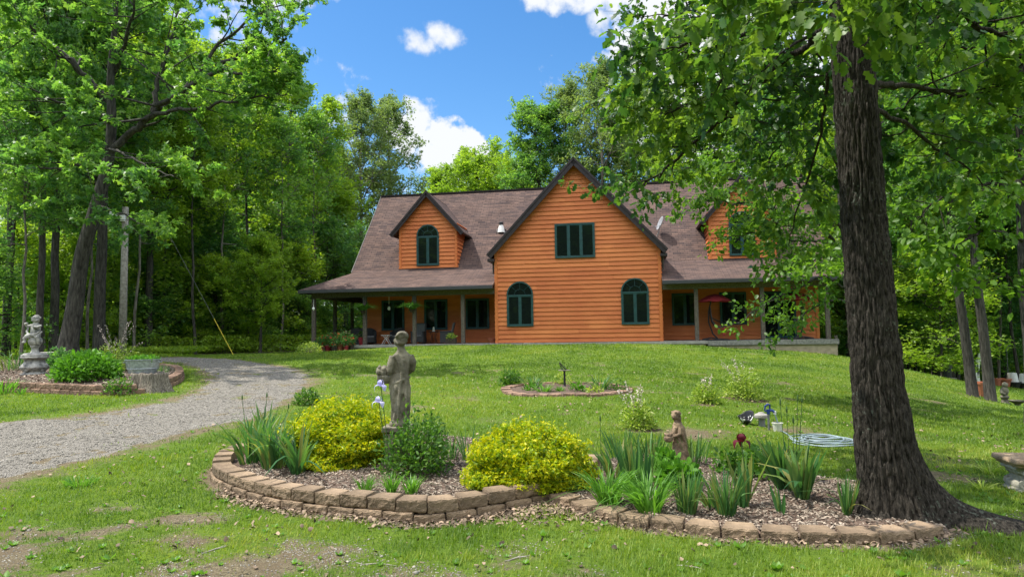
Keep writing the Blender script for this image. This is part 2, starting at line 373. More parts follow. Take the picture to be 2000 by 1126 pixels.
def siding_mat():
    m = bpy.data.materials.new('cedar_siding'); m.use_nodes = True; nt = m.node_tree; p = nt.nodes['Principled BSDF']
    p.inputs['Roughness'].default_value = .6; p.inputs['Specular IOR Level'].default_value = .3
    t = N(nt, 'ShaderNodeTexCoord'); mp = N(nt, 'ShaderNodeMapping'); mp.inputs['Scale'].default_value = (1.2, 1.2, 22); nt.links.new(t.outputs['Object'], mp.inputs[0])
    n1 = N(nt, 'ShaderNodeTexNoise'); n1.inputs['Scale'].default_value = 2; n1.inputs['Detail'].default_value = 8; nt.links.new(mp.outputs[0], n1.inputs['Vector'])
    n2 = N(nt, 'ShaderNodeTexNoise'); n2.inputs['Scale'].default_value = .7; n2.inputs['Detail'].default_value = 5; nt.links.new(t.outputs['Object'], n2.inputs['Vector'])
    a = N(nt, 'ShaderNodeAttribute', attribute_name='var')
    s = N(nt, 'ShaderNodeMath', operation='ADD'); nt.links.new(n1.outputs[0], s.inputs[0]); nt.links.new(n2.outputs[0], s.inputs[1])
    s2 = N(nt, 'ShaderNodeMath', operation='MULTIPLY_ADD'); nt.links.new(a.outputs['Fac'], s2.inputs[0]); s2.inputs[1].default_value = .35; nt.links.new(s.outputs[0], s2.inputs[2])
    r = N(nt, 'ShaderNodeMapRange'); r.inputs[1].default_value = .9; r.inputs[2].default_value = 1.6; nt.links.new(s2.outputs[0], r.inputs[0])
    mix = N(nt, 'ShaderNodeMix', data_type='RGBA'); mix.inputs[6].default_value = (.52, .137, .040, 1); mix.inputs[7].default_value = (.71, .232, .070, 1)
    nt.links.new(r.outputs[0], mix.inputs[0]); nt.links.new(mix.outputs[2], p.inputs['Base Color'])
    b = N(nt, 'ShaderNodeBump'); b.inputs['Strength'].default_value = .25; b.inputs['Distance'].default_value = .01; nt.links.new(n1.outputs[0], b.inputs['Height']); nt.links.new(b.outputs[0], p.inputs['Normal'])
    return m
m_siding = siding_mat()
def shingle_mat():
    m = bpy.data.materials.new('shingles'); m.use_nodes = True; nt = m.node_tree; p = nt.nodes['Principled BSDF']
    p.inputs['Roughness'].default_value = .95; p.inputs['Specular IOR Level'].default_value = .15
    t = N(nt, 'ShaderNodeUVMap', uv_map='UVMap')
    def brick(off, w, c1, c2):
        mp = N(nt, 'ShaderNodeMapping'); mp.inputs['Location'].default_value = off; nt.links.new(t.outputs[0], mp.inputs[0])
        b = N(nt, 'ShaderNodeTexBrick'); b.offset = .37; b.offset_frequency = 2; b.inputs['Scale'].default_value = 1
        b.inputs['Color1'].default_value = (*c1, 1); b.inputs['Color2'].default_value = (*c2, 1); b.inputs['Mortar'].default_value = (.03, .025, .025, 1)
        b.inputs['Mortar Size'].default_value = .014; b.inputs['Mortar Smooth'].default_value = .3; b.inputs['Brick Width'].default_value = w; b.inputs['Row Height'].default_value = .145
        nt.links.new(mp.outputs[0], b.inputs['Vector']); return b
    b1 = brick((0, 0, 0), .33, (.078, .052, .046), (.178, .115, .092)); b2 = brick((.21, 0, 0), .47, (.055, .045, .048), (.145, .095, .08))
    mix = N(nt, 'ShaderNodeMix', data_type='RGBA'); mix.inputs[0].default_value = .5; nt.links.new(b1.outputs[0], mix.inputs[6]); nt.links.new(b2.outputs[0], mix.inputs[7])
    n = N(nt, 'ShaderNodeTexNoise'); n.inputs['Scale'].default_value = .9; n.inputs['Detail'].default_value = 6; nt.links.new(t.outputs[0], n.inputs['Vector'])
    r = N(nt, 'ShaderNodeMapRange'); r.inputs[1].default_value = .3; r.inputs[2].default_value = .7; r.inputs[3].default_value = .86; r.inputs[4].default_value = 1.12; nt.links.new(n.outputs[0], r.inputs[0])
    mu = N(nt, 'ShaderNodeVectorMath', operation='SCALE'); nt.links.new(mix.outputs[2], mu.inputs[0]); nt.links.new(r.outputs[0], mu.inputs['Scale'])
    nt.links.new(mu.outputs[0], p.inputs['Base Color'])
    b = N(nt, 'ShaderNodeBump'); b.inputs['Strength'].default_value = .7; b.inputs['Distance'].default_value = .02; nt.links.new(mix.outputs[2], b.inputs['Height']); nt.links.new(b.outputs[0], p.inputs['Normal'])
    return m
m_shingle = shingle_mat()
def glass_mat(base=(.008, .012, .011)):
    m = bpy.data.materials.new('window_glass'); m.use_nodes = True; p = m.node_tree.nodes['Principled BSDF']; nt = m.node_tree
    p.inputs['Base Color'].default_value = (*base, 1); p.inputs['Roughness'].default_value = .04; p.inputs['IOR'].default_value = 1.5
    t = N(nt, 'ShaderNodeTexCoord'); n = N(nt, 'ShaderNodeTexNoise'); n.inputs['Scale'].default_value = 1.1; nt.links.new(t.outputs['Object'], n.inputs['Vector'])
    b = N(nt, 'ShaderNodeBump'); b.inputs['Strength'].default_value = .08; b.inputs['Distance'].default_value = .03; nt.links.new(n.outputs[0], b.inputs['Height']); nt.links.new(b.outputs[0], p.inputs['Normal'])
    return m
m_glass = glass_mat()
def ground_mat():
    m = bpy.data.materials.new('lawn_ground'); m.use_nodes = True; nt = m.node_tree; p = nt.nodes['Principled BSDF']
    p.inputs['Roughness'].default_value = .98; p.inputs['Specular IOR Level'].default_value = .1
    t = N(nt, 'ShaderNodeTexCoord'); a = N(nt, 'ShaderNodeAttribute', attribute_name='dirt')
    def noi(s, d=6, rg=.6):
        n = N(nt, 'ShaderNodeTexNoise'); n.inputs['Scale'].default_value = s; n.inputs['Detail'].default_value = d; n.inputs['Roughness'].default_value = rg; nt.links.new(t.outputs['Object'], n.inputs['Vector']); return n.outputs[0]
    def mixc(f, c1, c2):
        x = N(nt, 'ShaderNodeMix', data_type='RGBA')
        for i, c in ((6, c1), (7, c2)):
            if isinstance(c, tuple): x.inputs[i].default_value = (*c, 1)
            else: nt.links.new(c, x.inputs[i])
        nt.links.new(f, x.inputs[0]); return x.outputs[2]
    def rng_(v, lo, hi):
        r = N(nt, 'ShaderNodeMapRange'); r.inputs[1].default_value = lo; r.inputs[2].default_value = hi; nt.links.new(v, r.inputs[0]); return r.outputs[0]
    g = mixc(rng_(noi(.5), .35, .65), (.085, .15, .018), (.15, .215, .025))
    g = mixc(rng_(noi(22, 8, .7), .4, .7), g, (.055, .105, .015))
    d = mixc(rng_(noi(60, 8, .8), .4, .6), (.05, .04, .024), (.27, .225, .14))
    d = mixc(rng_(noi(5, 6), .45, .65), d, (.15, .115, .072))
    f = N(nt, 'ShaderNodeMath', operation='MULTIPLY_ADD'); nt.links.new(noi(14, 8, .75), f.inputs[0]); f.inputs[1].default_value = 1.2; nt.links.new(a.outputs['Fac'], f.inputs[2])
    col = mixc(rng_(f.outputs[0], .95, 1.25), g, d)
    nt.links.new(col, p.inputs['Base Color'])
    b = N(nt, 'ShaderNodeBump'); b.inputs['Strength'].default_value = .8; b.inputs['Distance'].default_value = .03; nt.links.new(noi(45, 8, .8), b.inputs['Height']); nt.links.new(b.outputs[0], p.inputs['Normal'])
    return m
m_ground = ground_mat()
m_gravel = mat('gravel', (.26, .24, .205), .95, col2=(.09, .08, .065), nscale=75, bump=1.0, bscale=45)
m_pebble = mat('pebble', (.275, .255, .22), .9, vary=.2, nscale=3, var_amt=.5)
m_mulch = mat('mulch', (.17, .12, .09), .98, col2=(.055, .035, .025), nscale=45, bump=1.0, bscale=40)
m_chip = mat('wood_chip', (.25, .205, .16), .9, vary=.2, nscale=3, var_amt=.75)
m_dry = mat('dry_leaf', (.22, .16, .11), .8, vary=.2, nscale=6, var_amt=.7)
m_grass = leafmat('grass_blades', [(.07, .135, .012), (.12, .205, .018), (.18, .26, .025), (.26, .29, .05)], .35, .5)
m_weed = leafmat('weed_leaf', [(.07, .17, .02), (.13, .26, .03)], .4)
LG = [(.06, .15, .045), (.10, .21, .05), (.14, .27, .055), (.20, .33, .06)]
m_leaf_oak = leafmat('oak_leaf', [(.026, .075, .02), (.045, .11, .024), (.09, .17, .025), (.14, .22, .03)], .48, .42)
m_leaf_maple = leafmat('maple_leaf', [(.06, .13, .018), (.09, .18, .022), (.13, .235, .026)], .5, .42)
m_leaf_a = leafmat('leaf_mid', LG, .52)
m_leaf_b = leafmat('leaf_dark', [(.055, .15, .055), (.09, .20, .06), (.125, .25, .06)], .5)
m_leaf_c = leafmat('leaf_light', [(.13, .22, .026), (.19, .30, .032), (.26, .37, .036)], .52)
m_leaf_d = leafmat('leaf_grey', [(.12, .18, .075), (.16, .23, .085), (.21, .28, .10)], .42)
m_spirea = leafmat('spirea_leaf', [(.12, .22, .012), (.30, .40, .010), (.50, .53, .008), (.62, .55, .010)], .35, .5, (1.5, 1.5, .5))
m_shrub = leafmat('shrub_leaf', [(.035, .10, .015), (.06, .15, .02), (.12, .22, .03)], .4)
m_variegated = leafmat('variegated_leaf', [(.14, .24, .03), (.26, .36, .05), (.42, .48, .14)], .35)
m_iris = leafmat('iris_blade', [(.035, .11, .04), (.055, .15, .045), (.09, .20, .055), (.12, .22, .06), (.24, .24, .08)], .35, .45)
m_lily = leafmat('daylily_blade', [(.06, .16, .02), (.10, .24, .03), (.14, .30, .04)], .4, .4)
m_fern = leafmat('fern_blade', [(.04, .12, .02), (.10, .24, .04)], .35)
m_peony = leafmat('peony_leaf', [(.05, .15, .015), (.08, .21, .02), (.11, .26, .025)], .35, .55, spec=.2)
m_purple = leafmat('pale_purple_petal', [(.42, .40, .72), (.60, .58, .85)], .3, .6, (1.1, 1.1, 1.1))
m_maroon = leafmat('maroon_petal', [(.05, .006, .012), (.13, .012, .025)], .3, .5, (1.3, 1, 1))
m_redfl = leafmat('red_petal', [(.5, .02, .02), (.7, .06, .03)], .3, .6, (1.1, 1, 1))
m_pinkfl = leafmat('pale_pink_petal', [(.65, .52, .48), (.75, .66, .60)], .3, .6, (1.1, 1.1, 1.1))
m_stem = mat('stem', (.06, .12, .03), .6)
m_twig = mat('twig', (.10, .08, .06), .9)

# ------------------------------------------------------------------ ground, drive, beds
def g2(x, y): p = gp(x, y); return (p.x, p.y)
drive_poly = [g2(*p) for p in [(-150, 985), (0, 935), (150, 900), (300, 865), (450, 828), (560, 788), (606, 748), (590, 728), (540, 713), (480, 705), (400, 699), (320, 696), (250, 694), (200, 696), (270, 704), (340, 708), (392, 718), (420, 736), (395, 762), (330, 785), (200, 806), (0, 830), (-200, 850)]]
drive_poly += [(-16, 11.5), (-16, 7.0)]
island_poly = None
wall1_px = [(462, 890), (432, 905), (412, 925), (415, 945), (440, 962), (482, 978), (556, 996), (666, 1012), (730, 1019), (801, 1023), (865, 1019), (930, 1010), (1000, 1000), (1060, 986), (1120, 968), (1165, 945), (1180, 925)]
wall1 = [g2(*p) for p in wall1_px]
wall1s = smooth_poly(wall1)
bed1_poly = [tuple(p) for p in wall1s] + [g2(*p) for p in [(1165, 905), (1080, 885), (960, 868), (820, 858), (700, 850), (600, 852), (520, 862)]]
wall2_px = [(1088, 990), (1120, 998), (1160, 1010), (1250, 1029), (1400, 1047), (1550, 1058), (1700, 1062), (1800, 1060), (1862, 1048)]
wall2s = smooth_poly([g2(*p) for p in wall2_px])
bed2_poly = [tuple(p) for p in wall2s] + [g2(*p) for p in [(1835, 1020), (1770, 975), (1660, 945), (1560, 925), (1450, 905), (1330, 893), (1200, 895), (1150, 930), (1110, 965)]]
wall3_px = [(-160, 752), (-60, 762), (0, 766), (100, 770), (200, 773), (272, 770)]
wall3s = smooth_poly([g2(*p) for p in wall3_px])
wall3b_px = [(322, 760), (345, 752), (360, 740), (350, 729), (318, 722)]
wall3bs = smooth_poly([g2(*p) for p in wall3b_px])
bed3_poly = [tuple(p) for p in wall3s] + [tuple(p) for p in wall3bs] + [g2(*p) for p in [(250, 716), (120, 712), (0, 712), (-160, 715)]]
c4 = gp(1107, 761); R4 = 1.42
circ = [(c4.x + R4 * cos(2 * pi * k / 40), c4.y + 1.25 * sin(2 * pi * k / 40)) for k in range(40)]
lawnspots = [(gp(1248, 838), .28), (gp(1380, 790), .2), (gp(1455, 780), .42)]

def dirtmask(X, Y):
    n1 = fbm(X, Y, .9, 3); n2 = fbm(X, Y, 3.1, 11)
    near = np.clip((6.1 - Y) / 1.9, 0, 1)
    d = np.clip(near * .42 + (n1 - .5) * 1.6 + (n2 - .5) * 1.0, 0, 1)
    leftfar = np.clip((6.9 - Y) / 1.5, 0, 1) * np.clip((-1.2 - X) / 1.5, 0, 1) * .45
    d = np.clip(d + leftfar * (n2 * 1.2), 0, 1)
    for (px, py, r, a) in [(1350, 845, .8, .75), (1560, 840, .8, .7), (1500, 800, .9, .4), (1750, 850, .9, .5), (1850, 900, .7, .5), (960, 820, .8, .4), (1600, 730, 1.6, .35), (1830, 930, .7, .7), (1680, 690, 1.6, .6)]:
        p = gp(px, py); q = np.exp(-(((X - p.x) / r) ** 2 + ((Y - p.y) / (r * .8)) ** 2))
        d = np.maximum(d, q * a * (.4 + 1.1 * n2))
    for p, r in lawnspots:
        d = np.maximum(d, np.clip(1.6 - np.hypot(X - p.x, Y - p.y) / r, 0, 1))
    for s in (wall1s, wall2s):
        s = np.array(s)[::2]; dd = np.full(np.shape(X), 9.)
        for q in s: dd = np.minimum(dd, np.hypot(X - q[0], Y - q[1]))
        d = np.maximum(d, np.clip(1.15 - dd / .2, 0, 1) * (.5 + .8 * n2))
    wood = np.clip((Y - 33) / 3, 0, 1) * ((X < -12) | (X > 16)) + np.clip((-X - 14) / 2, 0, 1) * np.clip((Y - 18) / 2, 0, 1)
    d = np.maximum(d, np.clip(wood, 0, 1) * (.75))
    e = sdf(X, Y, drive_poly)
    d = np.maximum(d, np.clip(1 + e / .9, 0, 1) * (.25 + .9 * n2))
    return np.clip(d, 0, 1)
near_m = (GX > -17) & (GX < 17) & (GY > 2) & (GY < 45)
DIRT = np.zeros(GX.shape); DIRT[near_m] = dirtmask(GX[near_m], GY[near_m]); DIRT[GY >= 45] = .8
bump = np.zeros(GX.shape); bump[near_m] = (fbm(GX[near_m], GY[near_m], 2.2, 21) - .5) * .05 + (fbm(GX[near_m], GY[near_m], .5, 31) - .5) * .08
GH = GH + bump
ny, nx = GX.shape
idx = np.arange(nx * ny).reshape(ny, nx)
fq = np.stack([idx[:-1, :-1], idx[:-1, 1:], idx[1:, 1:], idx[1:, :-1]], -1).reshape(-1, 4)
me = npmesh('lawn', np.stack([GX, GY, GH], -1).reshape(-1, 3), fq, smooth=True)
a = me.attributes.new('dirt', 'FLOAT', 'POINT'); a.data.foreach_set('value', DIRT.astype(np.float32).ravel())
tag(link('lawn', me, m_ground), kind='structure')

def patch(name, poly, m, liftf, res, edge=.25, label=None):
    P = np.array(poly); x0, y0 = P.min(0) - edge; x1, y1 = P.max(0) + edge
    xs = np.arange(x0, x1, res); ys = np.arange(y0, y1, res); X, Y = np.meshgrid(xs, ys)
    s = sdf(X, Y, poly); Z = H(X, Y) + liftf(X, Y, s)
    ok = s > -edge; idx = np.arange(X.size).reshape(X.shape)
    q = ok[:-1, :-1] & ok[:-1, 1:] & ok[1:, 1:] & ok[1:, :-1]
    f = np.stack([idx[:-1, :-1][q], idx[:-1, 1:][q], idx[1:, 1:][q], idx[1:, :-1][q]], -1)
    used = np.unique(f); rm = np.full(X.size, -1); rm[used] = np.arange(len(used))
    V = np.stack([X, Y, Z], -1).reshape(-1, 3)[used]
    return tag(link(name, npmesh(name, V, rm[f], smooth=True), m), kind='structure')
dr = lambda X, Y, s: np.clip(s / .5, -1.4, .4) * .035 + (fbm(X, Y, 3, 5) - .5) * .06 + (fbm(X, Y, 14, 6) - .5) * .03 - .004
patch('gravel_driveway', drive_poly, m_gravel, dr, .07, .5)
ml = lambda L: (lambda X, Y, s: np.clip(s / .12, -.6, 1) * L + (fbm(X, Y, 5, 8) - .5) * .05)
patch('mulch_bed', bed1_poly, m_mulch, ml(.10), .045, .06)
patch('mulch_bed', bed2_poly, m_mulch, ml(.055), .045, .06)
mound3 = lambda X, Y, s: np.clip(s / .2, -.4, 1) * .18 + np.clip(s / 2.0, 0, 1) * .12 + (fbm(X, Y, 4, 8) - .5) * .05
patch('mulch_bed', bed3_poly, m_mulch, mound3, .09, .1)
patch('mulch_bed', circ, m_mulch, lambda X, Y, s: np.clip(s / .1, -.5, 1) * .035 + (fbm(X, Y, 5, 8) - .5) * .03, .05, .05)
for p, r in lawnspots:
    poly = [(p.x + r * (1 + .2 * sin(3 * t + p.x)) * cos(t), p.y + r * .8 * sin(t)) for t in [2 * pi * k / 24 for k in range(24)]]
    patch('bare_soil_ring', poly, m_mulch, lambda X, Y, s: np.clip(s / .1, -.5, 1) * .02 + (fbm(X, Y, 6, 8) - .5) * .02, .05, .05)
def Hb(x, y):
    """ground height including the raised beds"""
    z = float(H(x, y))
    for poly, f in ((bed1_poly, ml(.10)), (bed2_poly, ml(.055)), (bed3_poly, mound3)):
        s = sdf(np.array([x]), np.array([y]), poly)
        if s[0] > 0: z += float(f(np.array([x]), np.array([y]), s)[0])
    return z
def gb(x, y, d=0.0):
    """bed surface point seen at a photo pixel"""
    p = gp(x, y, .1)
    q = Vector((p.x, p.y, 0))
    for _ in range(3):
        lift = Hb(q.x, q.y) - float(H(q.x, q.y)); q = gp(x, y, lift)
    q.z = Hb(q.x, q.y); return q

# ------------------------------------------------------------------ house
PHI = radians(9.5)
O = at(969, 670, 31.5)
U = Vector((cos(PHI), -sin(PHI), 0)); V_ = Vector((sin(PHI), cos(PHI), 0))
house = empty('house', O, -PHI, 'two storey cedar sided house with brown shingle roof, centre gable and wrap porch', 'house')
def hw(u, v, w=0): return O + U * u + V_ * v + Vector((0, 0, w))
def on_plane(x, y, v):
    r = Vector(ray(x, y)); t = ((O - Vector(CAM)).dot(V_) + v) / r.dot(V_); d = Vector(CAM) + r * t - O
    return d.dot(U), d.z
def on_roof(x, y):
    # main front slope: w = 3.8+(v-2.3)*s
    r = Vector(ray(x, y)); c = Vector(CAM) - O; s = SL
    # c.z + t r.z = 3.8 + (c.V + t r.V - 2.3)*s
    t = (3.8 + (c.dot(V_) - 2.3) * s - c.z) / (r.z - r.dot(V_) * s); d = c + r * t
    return d.dot(U), d.dot(V_), d.z
SL = (8.5 - 3.8) / (6.6 - 2.3)
rs = random.Random(12)
def siding(frame, lim, w0, w1, course=.2, out=.062, uniform=False):
    """frame: Matrix mapping (a, out, w) to house space; lim(w) -> (a0, a1)"""
    mb = MB(); w = w0
    while w < w1 - .02:
        wt = min(w + course, w1); a0, a1 = lim(w); b0, b1 = lim(wt)
        if a1 - a0 < .05: break
        cuts = [0]; L = a1 - a0; x = rs.uniform(.5, 3.5)
        while x < L - .4: cuts.append(x / L); x += rs.uniform(1.8, 4.2)
        cuts.append(1)
        for i in range(len(cuts) - 1):
            g = .0015 / max(L, .1)
            s0, s1 = cuts[i] + (g if i else 0), cuts[i + 1] - (g if i < len(cuts) - 2 else 0)
            A, B = a0 + L * s0, a0 + L * s1
            Lt = b1 - b0; Ct, Dt = max(b0, min(b1, A)), max(b0, min(b1, B))
            if i == 0: Ct = b0
            if i == len(cuts) - 2: Dt = b1
            mb.add([(A, out, w + .018), (B, out, w + .018), (Dt, .012, wt + .03), (Ct, .012, wt + .03), (A, 0, w + .03), (B, 0, w + .03)],
                   [(0, 1, 2, 3), (4, 5, 1, 0), (4, 0, 3), (5, 2, 1)], rs.random(), frame)
        w = wt
    return mb
FR = lambda v: Matrix(((1, 0, 0, 0), (0, -1, 0, v), (0, 0, 1, 0), (0, 0, 0, 1)))       # faces the camera
def FS(u, sgn):                                                                         # side wall: a runs along v
    return Matrix(((0, sgn, 0, u), (1, 0, 0, 0), (0, 0, 1, 0), (0, 0, 0, 1)))
# core walls
core = MB()
core.prism([(-7.25, 2.32), (14.6, 2.32), (14.6, 10.9), (-7.25, 10.9)], -.9, 3.6)
core.build('wall_core', m_soffit, house)
GA = 1.062
gl = lambda w: (max(0, 3.75 - (8.18 - w) / GA), min(7.5, 3.75 + (8.18 - w) / GA))
g = MB(); g.add([(0.02, .02, -.12), (7.48, .02, -.12), (7.48, .02, 4.1), (3.75, .02, 8.05), (.02, .02, 4.1)], [(0, 1, 2, 3, 4)])
g.add([(0.02, .02, -.12), (.02, 2.4, -.12), (.02, 2.4, 4.1), (.02, .02, 4.1)], [(0, 1, 2, 3)]); g.add([(7.48, .02, -.12), (7.48, 2.4, -.12), (7.48, 2.4, 4.1), (7.48, .02, 4.1)], [(0, 1, 2, 3)])
g.build('wall_backing', m_soffit, house)
siding(FR(0), gl, 0.0, 8.1).build('gable_wall', m_siding, house)
siding(FS(.0, -1), lambda w: (0, 2.3), 0, 3.7).build('wall', m_siding, house)
siding(FS(7.5, 1), lambda w: (0, 2.3), 0, 3.7).build('wall', m_siding, house)
siding(FR(2.3), lambda w: (-7.25, 0), 0, 2.7).build('wall', m_siding, house)
siding(FR(2.3), lambda w: (7.5, 14.6), 0, 2.7).build('wall', m_siding, house)
el = lambda w: (2.3 + max(0, (w - 3.6) / SL), 10.9 - max(0, (w - 3.6) / SL))
siding(FS(-7.25, -1), el, 0, 8.2).build('wall', m_siding, house)
siding(FS(14.6, 1), el, 0, 8.2).build('wall', m_siding, house)
# corner boards
for (u0, u1) in ((-.02, .12), (7.38, 7.52)):
    MB().box(u0, u1, -.075, .0, 0, 4.25, bev=.004).build('corner_board', m_siding, house)
MB().box(14.5, 14.64, 2.225, 2.3, 0, 2.7, bev=.004).build('corner_board', m_siding, house)
# roofs
def roof_slab(mb, uvs, pts, th=.13, uaxis=0):
    """pts: 3 or 4 corners of the top surface, first two along the eave"""
    P = [Vector(p) for p in pts]; n = (P[1] - P[0]).cross(P[2] - P[0]).normalized()
    if n.z < 0: n = -n
    e = (P[1] - P[0]).normalized(); s = n.cross(e)
    k = len(P); Q = [p - n * th for p in P]
    mb.add(P + Q, [tuple(range(k)), tuple(range(2 * k - 1, k - 1, -1))] + [(i, k + i, k + (i + 1) % k, (i + 1) % k) for i in range(k)])
    org = Vector((0, 0, 0))
    uvs += [(p.dot(e), p.dot(s)) for p in P + Q]
def roof_obj(name, slabs, parent=house, m=m_shingle, th=.13):
    mb = MB(); uvs = []
    for p in slabs: roof_slab(mb, uvs, p, th)
    o = mb.build(name, m, parent)
    uvl = o.data.uv_layers.new(name='UVMap')
    for l in o.data.loops: uvl.data[l.index].uv = uvs[l.vertex_index]
    return o
RL, RR = -7.95, 15.25
roof_obj('roof', [[(RL, 2.15, 3.8 - .15 * SL + .0), (RR, 2.15, 3.8 - .15 * SL), (RR, 6.6, 8.5), (RL, 6.6, 8.5)],
                  [(RR, 11.3, 8.5 - 4.7 * SL), (RL, 11.3, 8.5 - 4.7 * SL), (RL, 6.6, 8.5), (RR, 6.6, 8.5)]])
MB().box(RL + .01, RR - .01, 6.48, 6.72, 8.44, 8.53).build('ridge_cap', m_shingle, house)
EV, EW = -.5, 2.66
PV, PW = 2.42, 3.8 + .02
roof_obj('porch_roof', [[(-9.45, EV, EW), (-.03, EV, EW), (-.03, PV, PW), (-7.45, PV, PW)],
                        [(-9.45, 11.0, EW), (-9.45, EV, EW), (-7.45, PV, PW), (-7.45, 11.0, PW)]], th=.09)
roof_obj('porch_roof', [[(7.53, EV, EW), (15.1, EV, EW), (15.1, PV, PW), (7.53, PV, PW)]], th=.09)
# main rake boards at the left end
def rake(mb, a, b, thick=.05, h=.2, dv=(1, 0, 0)):
    a, b = Vector(a), Vector(b); d = Vector(dv)
    n = (b - a).cross(d).normalized()
    if n.z > 0: n = -n
    mb.add([a, b, b + n * h, a + n * h, a + d * thick, b + d * thick, b + n * h + d * thick, a + n * h + d * thick],
           [(0, 1, 2, 3), (7, 6, 5, 4), (0, 4, 5, 1), (1, 5, 6, 2), (2, 6, 7, 3), (3, 7, 4, 0)])
for (uu, d) in ((RL - .03, (1, 0, 0)), (RR - .02, (1, 0, 0))):
    mb = MB(); rake(mb, (uu, 2.2, 3.8 - .1 * SL + .01), (uu, 6.6, 8.52), .05, .22, d); rake(mb, (uu, 11.3, 8.5 - 4.7 * SL + .01), (uu, 6.6, 8.52), .05, .22, d)
    mb.build('rake_board', m_trim, house)
# centre gable roof
def gable_roof(cu, apex, hwid, slope, v0, v1, name, rakew=.24, th=.12, drop=.25):
    o = [];
    for s in (-1, 1):
        e = (cu + s * hwid, apex - hwid * slope)
        o.append([(e[0], v0, e[1]), (e[0], v1, e[1]), (cu, v1, apex), (cu, v0, apex)])
    r = roof_obj(name, o, th=th)
    for s in (-1, 1):
        mb = MB(); rake(mb, (cu + s * (hwid + .02), v0 - .045, apex - (hwid + .02) * slope + .02), (cu, v0 - .045, apex + .02), .05, rakew, (0, 1, 0))
        rake(mb, (cu + s * (hwid + .03), v0 - .075, apex - (hwid + .03) * slope + .035), (cu, v0 - .075, apex + .035), .035, .09, (0, 1, 0))
        mb.build('rake_board', m_trim, house)
    # soffit return
    for s in (-1, 1):
        e = cu + s * (hwid - .02)
        mb = MB(); w = apex - hwid * slope - .14
        if name == 'gable_roof':
            mb.box(min(e, e - s * .3), max(e, e - s * .3), v0, v0 + 1.6, w - .16, w - .04)
            mb.build('soffit_return', m_trim, house)
    return r
gable_roof(3.75, 8.36, 4.06, GA, -.36, 6.5, 'gable_roof', rakew=.26)
# dormers
def arch_pts(cx, w, z0, zs, n=14):
    """outline: rectangle topped by a half round"""
    r = w / 2
    return [(cx - r, z0), (cx + r, z0)] + [(cx + r * cos(pi * k / n), zs + r * sin(pi * k / n)) for k in range(n + 1)]
def window(parent, cu, w, z0, z1, v, n=2, arch=False, sash_gap=.03):
    """casement window proud of the wall at v"""
    root = None
    fr = MB(); t = .06; T = FR(v)
    def bar(x0, x1, za, zb, o=.105, i=.0): fr.box(x0, x1, i, o, za, zb, M_=T, bev=.004)
    x0, x1 = cu - w / 2, cu + w / 2
    bar(x0, x0 + t, z0, z1); bar(x1 - t, x1, z0, z1); bar(x0 + t, x1 - t, z0, z0 + t, .12); bar(x0 + t, x1 - t, z1 - t, z1)
    pw = (w - 2 * t) / n
    for k in range(1, n):
        xc = x0 + t + pw * k; bar(xc - .028, xc + .028, z0 + t, z1 - t, .10)
    for k in range(n):
        a, b = x0 + t + pw * k + (.028 if k else 0), x0 + t + pw * (k + 1) - (.028 if k < n - 1 else 0)
        s = .042
        bar(a, a + s, z0 + t, z1 - t, .088, .03); bar(b - s, b, z0 + t, z1 - t, .088, .03); bar(a + s, b - s, z0 + t, z0 + t + s, .088, .03); bar(a + s, b - s, z1 - t - s, z1 - t, .088, .03)
    if arch:
        r = w / 2; m = 18; ring = []
        for k in range(m):
            a0, a1 = pi * k / m, pi * (k + 1) / m
            q = [(cu + R_ * cos(a_), z1 + R_ * sin(a_)) for R_, a_ in ((r, a0), (r, a1), (r - t, a1), (r - t, a0))]
            fr.add([T @ Vector((x, .105, z)) for x, z in q] + [T @ Vector((x, 0, z)) for x, z in q], [(0, 1, 2, 3), (0, 4, 5, 1), (3, 2, 6, 7)])
    o = fr.build('window', m_green, parent)
    gl_ = MB(); gl_.box(x0 + t, x1 - t, .068, .074, z0 + t, z1 - t, M_=T)
    gl_.build('pane', m_glass, o)
    if arch:
        r = w / 2 - t * .8; m = 24
        pts = [(cu + r * cos(pi * k / m), z1 + r * sin(pi * k / m)) for k in range(m + 1)]
        g2_ = MB(); g2_.add([T @ Vector((x, .074, z)) for x, z in pts], [tuple(range(m + 1))]); g2_.build('arch_pane', m_glass, o)
        g3 = MB()
        for a_ in (pi * .25, pi * .5, pi * .75):
            g3.tube([(cu + r * .45 * cos(a_), v - .085, z1 + r * .45 * sin(a_)), (cu + r * cos(a_), v - .085, z1 + r * sin(a_))], .008, 4)
        g3.tube([(cu + r * .45 * cos(pi * k / 12), v - .085, z1 + r * .45 * sin(pi * k / 12)) for k in range(13)], .008, 4)
        g3.build('muntin', m_green, o)
    return o
window(house, 3.715, 1.82, 3.82, 5.4, 0, 3)
window(house, 1.15, 1.22, .76, 2.2, 0, 2, True); window(house, 6.34, 1.22, .76, 2.22, 0, 2, True)
for cu in (-5.74, -3.49, -1.36): window(house, cu, 1.2, .68, 2.2, 2.3, 2)
for cu in (8.68, 10.87): window(house, cu, 1.2, .70, 2.22, 2.3, 2)
window(house, 12.9, 1.5, .05, 2.2, 2.3, 2)
